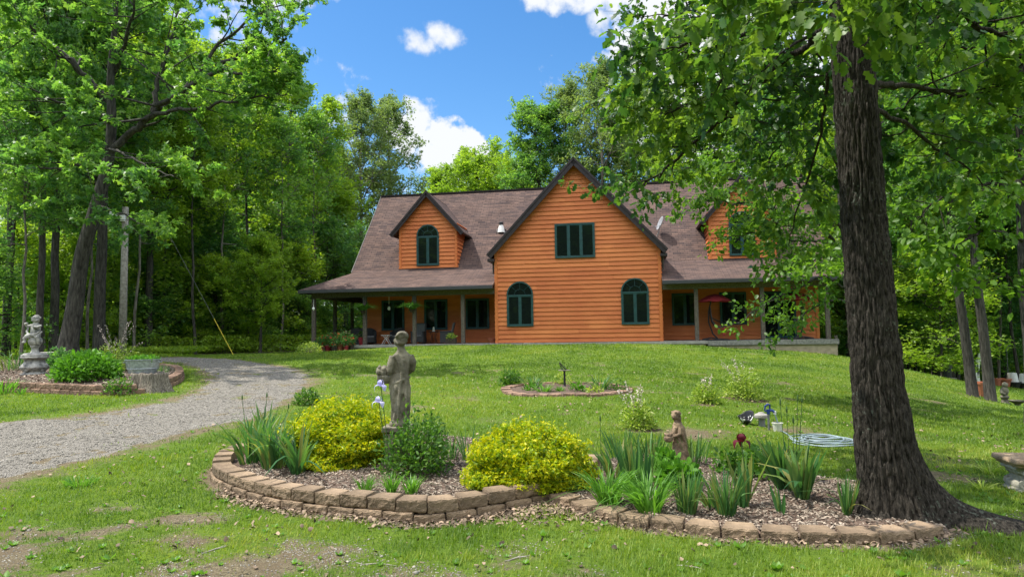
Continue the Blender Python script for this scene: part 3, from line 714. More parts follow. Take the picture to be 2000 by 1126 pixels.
def dormer(c):
    w = 1.5; apex = 7.62; ds = 1.13
    b = 3.78
    lim = lambda z: (max(c - w, c - (apex - .1 - z) / ds), min(c + w, c + (apex - .1 - z) / ds))
    bk = MB(); bk.add([(c - w + .02, 2.3, b), (c + w - .02, 2.3, b), (c + w - .02, 2.3, apex - w * ds), (c, 2.3, apex - .15), (c - w + .02, 2.3, apex - w * ds)], [(0, 1, 2, 3, 4)])
    bk.build('dormer_backing', m_soffit, house)
    siding(FR(2.28), lim, b, apex - .12).build('dormer_wall', m_siding, house)
    top = apex - w * ds
    for s in (-1, 1):
        # cheek: triangle between wall and main slope
        def lim2(z): return (2.28, 2.3 + (z - 3.8) / SL + .15)
        siding(FS(c + s * w, s), lim2, b, top + .1).build('dormer_cheek', m_siding, house)
        x = c + s * (w - .045); MB().box(x - .055, x + .055, 2.205, 2.28, b, top, bev=.004).build('corner_board', m_siding, house)
    MB().box(c - w - .03, c + w + .03, 2.2, 2.28, b - .05, b + .0).build('dormer_flashing', m_trim, house)
    gable_roof(c, apex + .06, w + .42, ds, 1.98, 5.9, 'dormer_roof', rakew=.2, th=.1)
    window(house, c + .0, 1.17, 3.92, 5.42, 2.28, 2, True)
dormer(-3.88); dormer(11.38)
# eaves, soffits, beams, gutters
for (a0, a1, nm) in ((-9.5, -.03, 'L'), (7.53, 15.1, 'R')):
    MB().box(a0, a1, EV - .07, EV + .03, EW - .17, EW - .015, bev=.01).build('gutter', m_gutter, house)
    MB().box(a0 + .1, a1 - .0, EV + .04, 2.3, EW - .13, EW - .10).build('porch_ceiling', m_soffit, house)
    MB().box(max(a0, -9.06), min(a1, 14.5), .0, .16, EW - .38, EW - .14, bev=.006).build('porch_beam', m_post, house)
MB().box(-9.52, -9.42, EV, 11, EW - .17, EW - .015).build('gutter', m_gutter, house)
MB().box(-9.4, -7.25, 2.3, 11, EW - .13, EW - .10).build('porch_ceiling', m_soffit, house)
MB().box(-9.06, -8.9, .16, 10.6, EW - .38, EW - .14, bev=.006).build('porch_beam', m_post, house)
def post(u, v, z0=0, s=.15, ztop=EW - .38):
    mb = MB(); mb.box(u - s / 2, u + s / 2, v - s / 2, v + s / 2, z0, ztop, bev=.012); mb.build('porch_post', m_post, house)
for u in (-8.98, -6.38, -3.92, -1.57, 8.99, 11.77, 14.42): post(u, .08, -.02 if u > -8.9 and u < 14 else -.45, .17)
for v in (2.5, 4.75, 7.0, 9.2): post(-8.98, v)
post(14.85, .55, -.4, .12, .15)
MB().box(-9.25, 9.4, -.28, 2.3, -.13, 0, bev=.01).build('porch_slab', m_concrete, house)
MB().box(-9.25, -7.25, 2.3, 10.9, -.13, 0).build('porch_slab', m_concrete, house)
dk = MB(); dk.box(9.4, 14.75, -.24, -.19, -.2, -.0, bev=.006)
for k in range(17): dk.box(9.4, 14.75, -.185 + k * .147, -.185 + k * .147 + .138, -.035, .0, var=rs.random())
dk.build('deck', m_deck, house)
MB().box(9.4, 14.7, -.15, 2.3, -1.3, -.21).build('foundation', m_found, house)
MB().box(-7.25, 14.6, 2.3, 10.9, -1.3, -.14).build('foundation', m_found, house)
MB().box(-.05, 7.55, .03, 2.3, -1.3, -.14).build('foundation', m_found, house)
MB().box(-9.2, 9.3, -.2, 2.3, -.8, -.14).build('foundation', m_found, house)
# downspout elbow by the gable eave
for s, uu in ((-1, -.05), (1, 7.56)):
    MB().tube([(uu - .1 * -s * 1.5, -.1, 4.05), (uu + s * .12, -.06, 3.9), (uu + s * .05, .05, 3.75), (uu + s * .05, .1, 3.2)], .04, 8).build('downspout', m_gutter, house)
# roof vent, dish
u, v, w = on_roof(979, 452)
vt = MB(); vt.box(-.26, .26, -.2, .25, -.06, .0, M_=Matrix.Translation((u, v, w)) @ Matrix.Rotation(atan2(SL, 1), 4, 'X')); vt.lathe([(.2, -.05), (.17, .1), (.11, .34)], 16, (u, v, w)); vtf = vt.build('roof_vent', m_white, house)
MB().lathe([(.09, .3), (.09, .37), (.14, .38), (.14, .41), (.09, .42), (.09, .45), (.14, .46), (.13, .5)], 16, (u, v, w)).build('vent_cap', m_gutter, vtf)
u, v, w = on_roof(1283, 462)
ds = MB(); ds.tube([(u, v, w), (u + .1, v - .15, w + .25), (u + .15, v - .15, w + .55)], .025, 8)
ds.tube([(u + .15, v - .15, w + .5), (u - .1, v - .3, w + .45), (u - .42, v - .5, w + .72)], .018, 6); ds.box(u - .5, u - .38, v - .55, v - .45, w + .68, w + .78)
dso = ds.build('satellite_dish', m_dish, house)
R_ = Matrix.Translation((u + .22, v - .15, w + .62)) @ Matrix.Rotation(radians(-68), 4, 'Y') @ Matrix.Rotation(radians(14), 4, 'X')
MB().lathe([(.001, .0), (.15, .012), (.26, .04), (.36, .085), (.365, .08), (.26, .03), (.15, .0), (.001, -.012)], 24, M_=R_).build('reflector', m_dish, dso, smooth=True)

# ------------------------------------------------------------------ trees
def tube_np(poly, rad, n, VV, FF, base):
    P = np.asarray(poly, float); k = len(P)
    T = np.gradient(P, axis=0); T /= np.linalg.norm(T, axis=1)[:, None] + 1e-9
    ref = np.cross(T[0], [0.3, 0.2, 1.0]); 
    if np.linalg.norm(ref) < 1e-3: ref = np.array([1., 0, 0])
    A = np.empty_like(P)
    for i in range(k):
        a = ref - T[i] * (ref @ T[i]); a /= np.linalg.norm(a) + 1e-9; A[i] = a; ref = a
    B = np.cross(T, A); q = np.arange(n) * 2 * pi / n
    R_ = np.asarray(rad, float)[:, None, None]
    V = P[:, None, :] + (A[:, None, :] * np.cos(q)[None, :, None] + B[:, None, :] * np.sin(q)[None, :, None]) * R_
    VV.append(V.reshape(-1, 3))
    i = np.arange(k - 1)[:, None] * n; j = np.arange(n)[None, :]; j2 = (j + 1) % n
    FF.append((np.stack([i + j, i + j2, i + n + j2, i + n + j], -1).reshape(-1, 4)) + base)
    return base + k * n
class Wood:
    def __init__(s): s.V = []; s.F = []; s.b = 0
    def tube(s, poly, rad, n=6): s.b = tube_np(poly, rad, n, s.V, s.F, s.b)
    def mesh(s, name): return npmesh(name, np.concatenate(s.V), np.concatenate(s.F), smooth=True)
def unit(v): v = np.asarray(v, float); return v / (np.linalg.norm(v, axis=-1, keepdims=True) + 1e-9)
def wander(p0, d, L, k, rng, wob=.12, lift=0.0):
    """polyline of k points starting at p0 along d"""
    P = [np.array(p0, float)]; d = unit(d)
    for i in range(k - 1):
        d = unit(d + rng.normal(0, wob, 3) + np.array([0, 0, lift])); P.append(P[-1] + d * L / (k - 1))
    return np.array(P)
def ramify(poly, rng, wood, anchors, nsub=8, sublen=1.2, ntwig=4, twiglen=.5, s0=.25, r0=.02, flat=.6, lift=.02, twigs=True, nap=4, tube_n=4):
    """side branches with twigs along a limb; collects leaf anchor points (pos, outward)"""
    L = len(poly)
    for i in range(nsub):
        s = s0 + (1 - s0) * (i + rng.uniform(0, 1)) / nsub; f = s * (L - 1); a = int(min(L - 2, f)); t = f - a
        p = poly[a] * (1 - t) + poly[a + 1] * t; d = unit(poly[a + 1] - poly[a])
        side = unit(np.cross(d, [0, 0, 1]) * (1 if i % 2 else -1) + rng.normal(0, .35, 3) * np.array([1, 1, flat]))
        dd = unit(d * rng.uniform(.3, .9) + side); ln = sublen * (1.15 - .6 * s) * rng.uniform(.7, 1.2)
        q = wander(p, dd, ln, 5, rng, .16, lift)
        wood.tube(q, np.linspace(r0 * (1.2 - .7 * s), r0 * .2, 5), tube_n)
        for j in range(ntwig):
            u = .25 + .75 * (j + rng.uniform(0, 1)) / ntwig; g = u * 4; b = int(min(3, g)); pp = q[b] * (1 - (g - b)) + q[b + 1] * (g - b)
            td = unit(unit(q[b + 1] - q[b]) * .6 + rng.normal(0, .6, 3) * np.array([1, 1, flat])); tp = wander(pp, td, twiglen * rng.uniform(.6, 1.2), 4, rng, .2, -.02)
            if twigs: wood.tube(tp, [r0 * .22, r0 * .16, r0 * .12, r0 * .06], 3)
            for m_ in range(nap):
                w = (m_ + 1) / nap * 3; c = int(min(2, w)); anchors.append(np.r_[tp[c] * (1 - (w - c)) + tp[c + 1] * (w - c), td])
# leaf templates: (verts xy z, quads) with y along the leaf
LT_diamond = (np.array([[0, 0, 0], [.30, .5, .07], [0, 1, 0], [-.30, .5, .07]]), [(0, 1, 2, 3)])
LT_two = (np.array([[0, 0, 0], [0, .55, -.03], [0, 1, -.1], [.3, .3, .06], [.28, .68, .04], [-.3, .3, .06], [-.28, .68, .04]]), [(0, 3, 4, 1), (1, 4, 2), (0, 1, 6, 5), (1, 2, 6)])
LT_lobed = (np.array([[0, 0, 0], [0, .35, 0], [0, .68, -.03], [0, 1.05, -.1], [.26, .16, .04], [.16, .34, .04], [.36, .52, .05], [.2, .62, .03], [.27, .84, 0], [-.26, .16, .04], [-.16, .34, .04], [-.36, .52, .05], [-.2, .62, .03], [-.27, .84, 0]]),
            [(0, 4, 5, 1), (1, 5, 6, 7), (1, 7, 2), (2, 7, 8, 3), (0, 1, 10, 9), (1, 12, 11, 10), (1, 2, 12), (2, 3, 13, 12)])
LT_clump = (np.array([[0, 0, 0], [.34, .35, .05], [0, .75, -.03], [-.34, .35, .05], [.1, .1, 0], [.75, .5, -.1], [.45, -.05, .1], [-.1, .1, 0], [-.72, .55, .1], [-.4, 0, -.12]]), [(0, 1, 2, 3), (4, 6, 5, 1), (7, 3, 8, 9)])
def leaves(name, P, D, size, rng, tmpl=LT_diamond, upb=.9, jit=0.0, szv=.35, var=None, droop=.0, along=.5):
    """leaf mesh: P anchors (n,3), D growth direction"""
    n = len(P); P = P + rng.normal(0, 1, (n, 3)) * jit
    d = unit(D * along + rng.normal(0, .55, (n, 3)) + np.array([0, 0, -droop]))
    nn_ = unit(rng.normal(0, .6, (n, 3)) + np.array([0, 0, upb]))
    x = unit(np.cross(d, nn_)); z = np.cross(x, d)
    s = size * (1 + rng.uniform(-szv, szv, n))
    tv, tf = tmpl; k = len(tv)
    V = P[:, None, :] + s[:, None, None] * (x[:, None, :] * tv[None, :, 0:1] + d[:, None, :] * tv[None, :, 1:2] + z[:, None, :] * tv[None, :, 2:3])
    if var is None: var = rng.uniform(0, 1, n)
    F_ = []; vr = []
    for L in sorted(set(len(f) for f in tf)):
        fs = np.array([f for f in tf if len(f) == L]); F_.append((fs[None] + (np.arange(n) * k)[:, None, None]).reshape(-1, L)); vr.append(np.repeat(var, len(fs)))
    return npmesh(name, V.reshape(-1, 3), F_, np.concatenate(vr))
def grow(seed, Ht, r, cb, cr, nl=26, leaf=.16, nleaf=22000, wob=.03, lean=(0, 0), lift=.05, elev=(5, 65), nsub=7, low=.35, tmpl=LT_clump, upb=.9, shape=.6, jit=.14, tsub=True):
    rng = np.random.default_rng(seed); wood = Wood(); k = 14
    zz = np.linspace(0, 1, k); P = np.c_[np.cumsum(rng.normal(0, wob * Ht / k, k)) + lean[0] * zz ** 1.3, np.cumsum(rng.normal(0, wob * Ht / k, k)) + lean[1] * zz ** 1.3, zz * Ht]
    P[:, :2] -= P[0, :2]; rad = r * (1 - .93 * zz) ** .85; rad[0] *= 1.5
    P = np.insert(P, 1, P[0] * .95 + P[1] * .05 + [0, 0, 0], axis=0); rad = np.insert(rad, 1, rad[0] * .76)
    wood.tube(P, rad, 9); anchors = []
    tz = P[:, 2] / Ht
    for i in range(nl):
        t = cb + (.98 - cb) * ((i + rng.uniform(0, 1)) / nl) ** .85
        p = np.array([np.interp(t, tz, P[:, j]) for j in range(3)]); rr = np.interp(t, tz, rad)
        c = (t - cb) / (1 - cb); prof = cr * (low + (1 - low) * sin(pi * min(1, c * .75 + .22)) ** shape) * (1 if c < .8 else 1 - (c - .8) * 2.4) * rng.uniform(.7, 1.2)
        az = i * 2.399 + rng.uniform(-.5, .5); el = radians(elev[0] + (elev[1] - elev[0]) * c ** 1.2 + rng.uniform(-8, 8))
        d = np.array([cos(az) * cos(el), sin(az) * cos(el), sin(el)])
        q = wander(p, d, max(.4, prof), 7, rng, .10, lift)
        wood.tube(q, np.linspace(min(rr * .55, .03 + prof * .022), .012, 7), 5)
        ramify(q, rng, wood, anchors, nsub, prof * .5, 4, prof * .2 + .12, .22, .02 + .004 * prof, twigs=False, nap=4)
    A = np.array(anchors); pick = rng.integers(0, len(A), nleaf)
    # each limb carries slightly different foliage
    tone = np.clip(.5 + .35 * np.sin(A[pick, 0] * 1.7 + A[pick, 2] * 1.3 + seed) + rng.normal(0, .25, nleaf), 0, 1)
    lm = leaves('crown', A[pick, :3], A[pick, 3:], leaf, rng, tmpl, upb, jit, var=tone, droop=.2)
    return wood.mesh('trunk'), lm
PROTO = {}
def proto(key, mats, **k):
    t, l = grow(**k); t.materials.append(mats[0]); l.materials.append(mats[1]); PROTO[key] = (t, l)
proto('tall_a', (m_bark, m_leaf_a), seed=1, Ht=18, r=.26, cb=.37, cr=3.6, nl=30, leaf=.17, nleaf=26000)
proto('tall_b', (m_bark, m_leaf_b), seed=2, Ht=19, r=.24, cb=.37, cr=3.3, nl=30, leaf=.16, nleaf=26000)
proto('tall_c', (m_bark, m_leaf_c), seed=3, Ht=16, r=.20, cb=.37, cr=3.5, nl=30, leaf=.16, nleaf=26000)
proto('grey_d', (m_bark_pale, m_leaf_d), seed=4, Ht=18, r=.22, cb=.34, cr=3.8, nl=24, leaf=.15, nleaf=15000, elev=(25, 75), nsub=6)
proto('round_e', (m_bark, m_leaf_c), seed=5, Ht=13, r=.2, cb=.28, cr=4.2, nl=28, leaf=.18, nleaf=24000, shape=.4)
proto('under_a', (m_bark, m_leaf_c), seed=6, Ht=5.5, r=.06, cb=.08, cr=2.3, nl=22, leaf=.12, nleaf=11000, elev=(0, 50), lift=.0, upb=1.6)
proto('under_b', (m_bark, m_leaf_a), seed=7, Ht=4.2, r=.05, cb=.05, cr=2.2, nl=20, leaf=.11, nleaf=10000, elev=(5, 50), lift=.0, upb=1.6)
proto('under_c', (m_bark, m_leaf_b), seed=8, Ht=7.5, r=.08, cb=.12, cr=2.6, nl=24, leaf=.13, nleaf=13000, elev=(0, 50), upb=1.5)
def tree(kind, x, y, s=1.0, rz=None, name='leafy_tree', label='', cat='tree', group=None, tilt=None, sz=None):
    t, l = PROTO[kind]; z = float(H(x, y)) - .05
    o = empty(name, (x, y, z), random.uniform(0, 6.28) if rz is None else rz, label, cat, group)
    o.scale = (s, s, sz or s)
    if tilt: o.rotation_euler = (tilt[0], tilt[1], 0)
    a = bpy.data.objects.new('trunk', t); C.objects.link(a); a.parent = o
    b = bpy.data.objects.new('crown', l); C.objects.link(b); b.parent = o
    return o
def tp(kind, px, Y, s=1.0, **k):
    """tree standing under photo column px at distance Y"""
    p = at(px, 650, Y); return tree(kind, p.x, Y, s, **k)
random.seed(11)
# left wood, trunks one can tell apart
L_ = 'tall leafy tree '
G1 = 'tall trees of the left wood'
tp('tall_b', 12, 27, .7, sz=1.0, label=L_ + 'with a thin dark trunk at the far left edge of the wood', group=G1)
tp('tall_a', 78, 24, .5, sz=.85, label='slender tree with a thin trunk just right of the cherub statue', group=G1)
tp('tall_b', 106, 27, .72, sz=.95, label='straight dark trunk tree close against the left of the big leaning tree', group=G1)
tp('tall_a', 196, 27, .9, sz=1.05, label='thick dark upright tree between the leaning tree and the utility pole', group=G1)
tp('tall_c', 286, 33, 1.0, label='tree with a dark trunk just right of the utility pole', group=G1)
tp('tall_a', 462, 50, 1.15, label='tall tree rising above the layered bush beside the guy wire', group=G1)
tp('tall_b', 520, 50, 1.12, label='dark crowned tall tree between the layered bush and the porch', group=G1)
tp('tall_c', 392, 50, 1.3, label='light green tall tree behind the bend of the gravel drive', group=G1)
GB = 'deep wood trees left of the house'
for (px, Y, kd, s) in [(40, 40, 'tall_c', 1.2), (130, 44, 'tall_a', 1.25), (210, 40, 'tall_c', 1.1), (240, 50, 'tall_b', 1.3), (330, 52, 'tall_a', 1.3), (340, 62, 'tall_c', 1.3), (430, 55, 'tall_c', 1.1), (-20, 52, 'tall_b', 1.3), (150, 60, 'tall_c', 1.35), (500, 62, 'tall_c', 1.1), (565, 60, 'tall_a', 1.0)]:
    tp(kd, px, Y, s, label='leafy tree crowded deep in the wood left of the house', group=GB)
tp('tall_c', 590, 52, .98, label='light green tree just behind the left porch corner', group='trees behind the house')
tp('grey_d', 655, 50, .78, label='thin pale barked tree beside the porch roof corner', group='trees behind the house')
tp('grey_d', 705, 52, 1.02, rz=1.0, label='tall airy grey green tree behind the left end of the roof', group='trees behind the house')
tp('grey_d', 760, 55, 1.06, rz=3.0, label='tall airy tree showing sky between its branches left of the large cloud', group='trees behind the house')
tp('round_e', 625, 47, .8, label='small round tree behind the left porch posts', group='trees behind the house')
tp('tall_c', 870, 75, 1.12, label='low light green tree beyond the ridge just right of the left dormer', group='trees behind the house')
tp('round_e', 930, 68, 1.28, label='bright green round tree beyond the ridge under the large cloud', group='trees behind the house')
tp('round_e', 985, 74, 1.38, label='light green tree beyond the ridge just left of the gable peak', group='trees behind the house')
tp('tall_a', 1060, 54, 1.0, label='tall mid green tree behind the left slope of the gable peak', group='trees behind the house')
tp('grey_d', 1120, 56, 1.12, label='tall dark green tree directly behind the gable peak', group='trees behind the house')
tp('grey_d', 1185, 52, 1.13, rz=.4, label='tallest grey green tree behind the right of the gable', group='trees behind the house')
tp('tall_a', 1250, 55, 1.1, label='tall tree behind the right half of the roof ridge', group='trees behind the house')
tp('tall_c', 1330, 50, 1.0, label='leafy tree behind the roof above the satellite dish', group='trees behind the house')
tp('tall_a', 1430, 48, 1.0, label='leafy tree behind the roof over the right dormer', group='trees behind the house')
tp('tall_b', 1540, 44, 1.0, label='leafy tree rising behind the right end of the roof', group='trees behind the house')
# right wood
tp('tall_b', 1893, 21.2, .62, sz=.9, name='leafy_tree', tilt=(0, -.06), label='tree with a dark leaning trunk, left one of the close pair on the right slope', group='pair of trees on the right slope')
tp('tall_a', 1927, 20.6, .58, sz=.85, tilt=(0, -.055), label='tree with a dark trunk, right one of the close pair on the right slope', group='pair of trees on the right slope')
GR = 'deep wood trees right of the house'
for (px, Y, kd, s) in [(1640, 40, 'tall_c', .95), (1700, 46, 'tall_a', 1.1), (1760, 38, 'tall_c', 1.0), (1810, 48, 'tall_b', 1.2), (1850, 36, 'tall_a', 1.0), (1960, 38, 'tall_c', 1.1), (2010, 30, 'tall_b', 1.0), (2080, 36, 'tall_a', 1.2), (1900, 52, 'tall_a', 1.3), (1990, 54, 'tall_c', 1.3), (1680, 60, 'tall_a', 1.3), (1600, 56, 'tall_c', 1.2), (2160, 26, 'tall_a', 1.0)]:
    tp(kd, px, Y, s, label='leafy tree crowded deep in the wood right of the house', group=GR)
tp('tall_a', 2010, 13.5, .62, name='leafy_tree', label='nearer tree at the right edge with low drooping foliage', group='pair of trees on the right slope')
# understorey
GU = 'young trees under the left wood'; GV = 'young trees under the right wood'
tp('round_e', 508, 34, .42, label='layered rounded small tree left of the porch behind the guy wire', name='small_tree', group=GU, sz=.40)
tp('under_a', 420, 36, .85, label='bright layered sapling over the yellow guy wire guard', name='small_tree', group=GU)
for (px, Y, kd, s) in [(-40, 25, 'under_b', .9), (30, 30, 'under_a', 1.0), (60, 34, 'under_c', 1.0), (120, 33, 'under_b', 1.0), (165, 31, 'under_a', .9), (235, 34, 'under_c', .8), (265, 37, 'under_b', 1.1), (300, 34, 'under_b', .9), (335, 35, 'under_a', 1.0), (372, 37, 'under_c', 1.0), (455, 37, 'under_b', 1.0), (560, 40, 'under_a', 1.1), (410, 42, 'under_a', 1.35), (350, 43, 'under_c', 1.3), (490, 43, 'under_c', 1.2), (300, 44, 'under_a', 1.4), (600, 40, 'under_b', .8), (640, 43, 'under_c', 1.0), (680, 46, 'under_a', 1.1), (200, 46, 'under_c', 1.2), (90, 46, 'under_c', 1.2), (440, 47, 'under_c', 1.2), (530, 40, 'under_c', .7), (710, 50, 'under_c', 1.0)]:
    tp(kd, px, Y, s, name='small_tree', label='young leafy tree low in the shade of the left wood', group=GU)
tp('under_a', 1835, 30, .95, name='small_tree', label='bright lime layered small tree between the big trunk and the slope trees', group=GV)
for (px, Y, kd, s) in [(1660, 34, 'under_b', 1.0), (1650, 44, 'under_c', 1.3), (1720, 33, 'under_c', .9), (1770, 33, 'under_b', 1.1), (1800, 38, 'under_c', 1.0), (1870, 38, 'under_b', 1.1), (1910, 40, 'under_c', 1.1), (1950, 42, 'under_a', 1.2), (2000, 40, 'under_b', 1.3), (2040, 34, 'under_c', 1.1), (1690, 38, 'under_a', 1.0), (1620, 42, 'under_b', 1.2)]:
    tp(kd, px, Y, s, name='small_tree', label='young leafy tree low in the shade of the right wood', group=GV)
proto('slim_a', (m_bark, m_leaf_c), seed=21, Ht=15, r=.085, cb=.42, cr=1.9, nl=20, leaf=.14, nleaf=6500, wob=.045, elev=(10, 60))
proto('slim_b', (m_bark_pale, m_leaf_a), seed=22, Ht=13, r=.07, cb=.36, cr=1.8, nl=18, leaf=.13, nleaf=6000, wob=.06, elev=(10, 60))
GT = 'slender trunks at the edge of the left wood'; GT2 = 'slender trunks at the edge of the right wood'
for (px, Y, kd, s) in [(8, 26, 'slim_a', .9), (40, 23, 'slim_b', .8), (88, 29, 'slim_b', 1.1), (112, 31, 'slim_a', 1.1), (172, 28, 'slim_b', .9), (262, 31, 'slim_b', 1.0), (312, 34, 'slim_a', 1.0), (356, 36, 'slim_b', 1.1), (382, 33, 'slim_a', .9), (438, 36, 'slim_b', 1.1), (482, 38, 'slim_a', 1.1), (548, 38, 'slim_b', 1.0), (572, 42, 'slim_a', 1.2), (612, 41, 'slim_b', 1.1), (645, 46, 'slim_a', 1.1)]:
    tp(kd, px, Y, s, name='slender_tree', label='slender young tree with a thin dark trunk at the edge of the left wood', group=GT)
for (px, Y, kd, s) in [(1655, 33, 'slim_a', .9), (1742, 31, 'slim_b', .9), (1785, 33, 'slim_a', 1.0), (1818, 35, 'slim_b', 1.1), (1865, 33, 'slim_a', 1.0), (1945, 34, 'slim_b', 1.0), (1985, 33, 'slim_a', 1.0)]:
    tp(kd, px, Y, s, name='slender_tree', label='slender young tree with a thin dark trunk at the edge of the right wood', group=GT2)
# far wood as one mass
def far_wood(name, boxes, n, size, seed, m, label):
    rng = np.random.default_rng(seed); P = []
    for (x0, x1, y0, y1, z0, z1) in boxes:
        k = int(n / len(boxes)); X = rng.uniform(x0, x1, k * 2); Y = rng.uniform(y0, y1, k * 2); Z = rng.uniform(0, 1, k * 2) ** .8
        top = z1 * (.65 + .5 * fbm(X, Y * .3, .12, seed)); cl_ = fbm(X + Z * 3, Y + Z * 9, .35, seed + 5)
        keep = cl_ > .43; P.append(np.c_[X, Y, z0 + Z * top][keep])
    P = np.concatenate(P); o = link(name, leaves(name, P, rng.normal(0, 1, P.shape), size, rng, LT_clump, .6), m)
    return tag(o, label, 'woodland', kind='stuff')
far_wood('far_wood', [(-60, -14, 64, 84, -1, 15), (14, 70, 58, 80, -2, 16)], 110000, .34, 5, m_leaf_a, 'dense green wood standing far behind the nearer trees')
far_wood('wood_behind_viewer', [(-95, 50, -44, -34, 0, 21)], 130000, .65, 6, m_leaf_b, 'dark wood edge behind the place of the viewer')
far_wood('undergrowth', [(-26, -14, 24, 32, .7, .5), (-26, -9, 32, 44, .7, 1.0), (-9, -5, 44, 50, .9, 1.2), (15, 30, 38, 46, -1.6, 1.1)], 70000, .09, 9, m_leaf_c, 'low leafy undergrowth on the floor of the wood')

# ------------------------------------------------------------------ trees built one by one
def ctrl_line(pts, per=6): return np.array(smooth_poly([tuple(at(*p)) for p in pts], per=per))
def custom_tree(name, label, base, trunk, trad, limbs, bark, leafm, leaf, tmpl, seed, trunk_obj=None, upb=.9, cat='tree', nper=8, droop=.3, jit=.05, group=None, szv=.35):
    rng = np.random.default_rng(seed); o = empty(name, base, 0, label, cat, group); b = np.array(base)
    wood = Wood()
    if trunk is not None:
        T = ctrl_line(trunk) - b; wood.tube(T, np.interp(np.linspace(0, 1, len(T)), np.linspace(0, 1, len(trad)), trad), 16)
    A = []
    for (pts, r, kw) in limbs:
        q = ctrl_line(pts) - b; q[1:-1] += rng.normal(0, r * .5, q[1:-1].shape); wood.tube(q, np.linspace(r, r * .22, len(q)), 8)
        an = []; kk = dict(nsub=10, sublen=1.6, ntwig=5, twiglen=.45, s0=.25, r0=r * .38, twigs=True, nap=4); kk.update(kw); dens = kk.pop('dens', 1)
        ramify(q, rng, wood, an, **kk); an = np.array(an); n = int(len(an) * nper / 4 * dens); A.append(an[rng.integers(0, len(an), n)])
    A = np.concatenate(A); tone = np.clip(.5 + .3 * np.sin(A[:, 0] * 2.1 + A[:, 2] * 2.7) + rng.normal(0, .25, len(A)), 0, 1)
    link('branches' if trunk_obj else 'trunk', wood.mesh('trunk'), bark, o)
    lm = leaves('crown', A[:, :3], A[:, 3:], leaf, rng, tmpl, upb, jit, var=tone, droop=droop, szv=szv); link('crown', lm, leafm, o)
    return o
# big leaning tree on the left
b_ = gp(130, 692)
b_ = on(at(130, 690, 22).x, 22.0); 
custom_tree('leaning_tree', 'large tree with a thick grey leaning trunk and a long limb reaching right', b_ - Vector((0, 0, .1)),
    [(132, 700, 22), (134, 670, 22), (146, 600, 22), (160, 500, 22), (186, 410, 22), (210, 320, 22), (218, 240, 22), (216, 150, 21.8), (225, 40, 21.5), (230, -120, 21)], [.44, .29, .25, .22, .20, .17, .15, .11, .08, .03],
    [([(214, 300, 22), (258, 258, 21.8), (300, 222, 21.5), (360, 175, 21), (430, 130, 20.5), (500, 95, 20), (560, 75, 19.6)], .13, dict(nsub=16, sublen=2.6, flat=.9, s0=.2)),
     ([(300, 222, 21.5), (350, 215, 21), (420, 205, 20.6), (500, 190, 20), (560, 185, 19.6)], .07, dict(nsub=12, sublen=1.6)),
     ([(300, 222, 21.5), (312, 150, 21.6), (335, 70, 21.8), (350, -30, 22)], .09, dict(nsub=12, sublen=2.4, flat=.9)),
     ([(360, 175, 21), (430, 90, 21), (500, 30, 21), (560, 5, 21)], .07, dict(nsub=13, sublen=2.0, flat=.9)),
     ([(430, 130, 20.5), (480, 150, 20), (530, 140, 19.6), (572, 120, 19.4)], .05, dict(nsub=9, sublen=1.2)),
     ([(216, 200, 22), (150, 130, 21.5), (80, 70, 21), (10, 20, 20.5)], .11, dict(nsub=14, sublen=2.6, flat=.9)),
     ([(218, 240, 22), (170, 215, 20.5), (110, 200, 19.5), (50, 170, 19)], .08, dict(nsub=12, sublen=2.2)),
     ([(218, 150, 22), (250, 60, 21), (270, -30, 20)], .08, dict(nsub=11, sublen=2.4)),
     ([(212, 290, 22), (240, 300, 20), (300, 330, 18.6), (340, 345, 18)], .05, dict(nsub=11, sublen=2.0)),
     ([(205, 330, 22), (160, 320, 20.5), (100, 330, 19.5), (40, 310, 19)], .06, dict(nsub=11, sublen=2.0)),
     ([(190, 400, 22), (240, 420, 20.4), (285, 440, 19.6)], .04, dict(nsub=9, sublen=1.5, dens=.7)),
     ([(226, 20, 21.5), (180, -40, 21), (100, -80, 20)], .07, dict(nsub=10, sublen=2.4)),
     ], m_bark, m_leaf_a, .14, LT_clump, 31, nper=20, group=None)

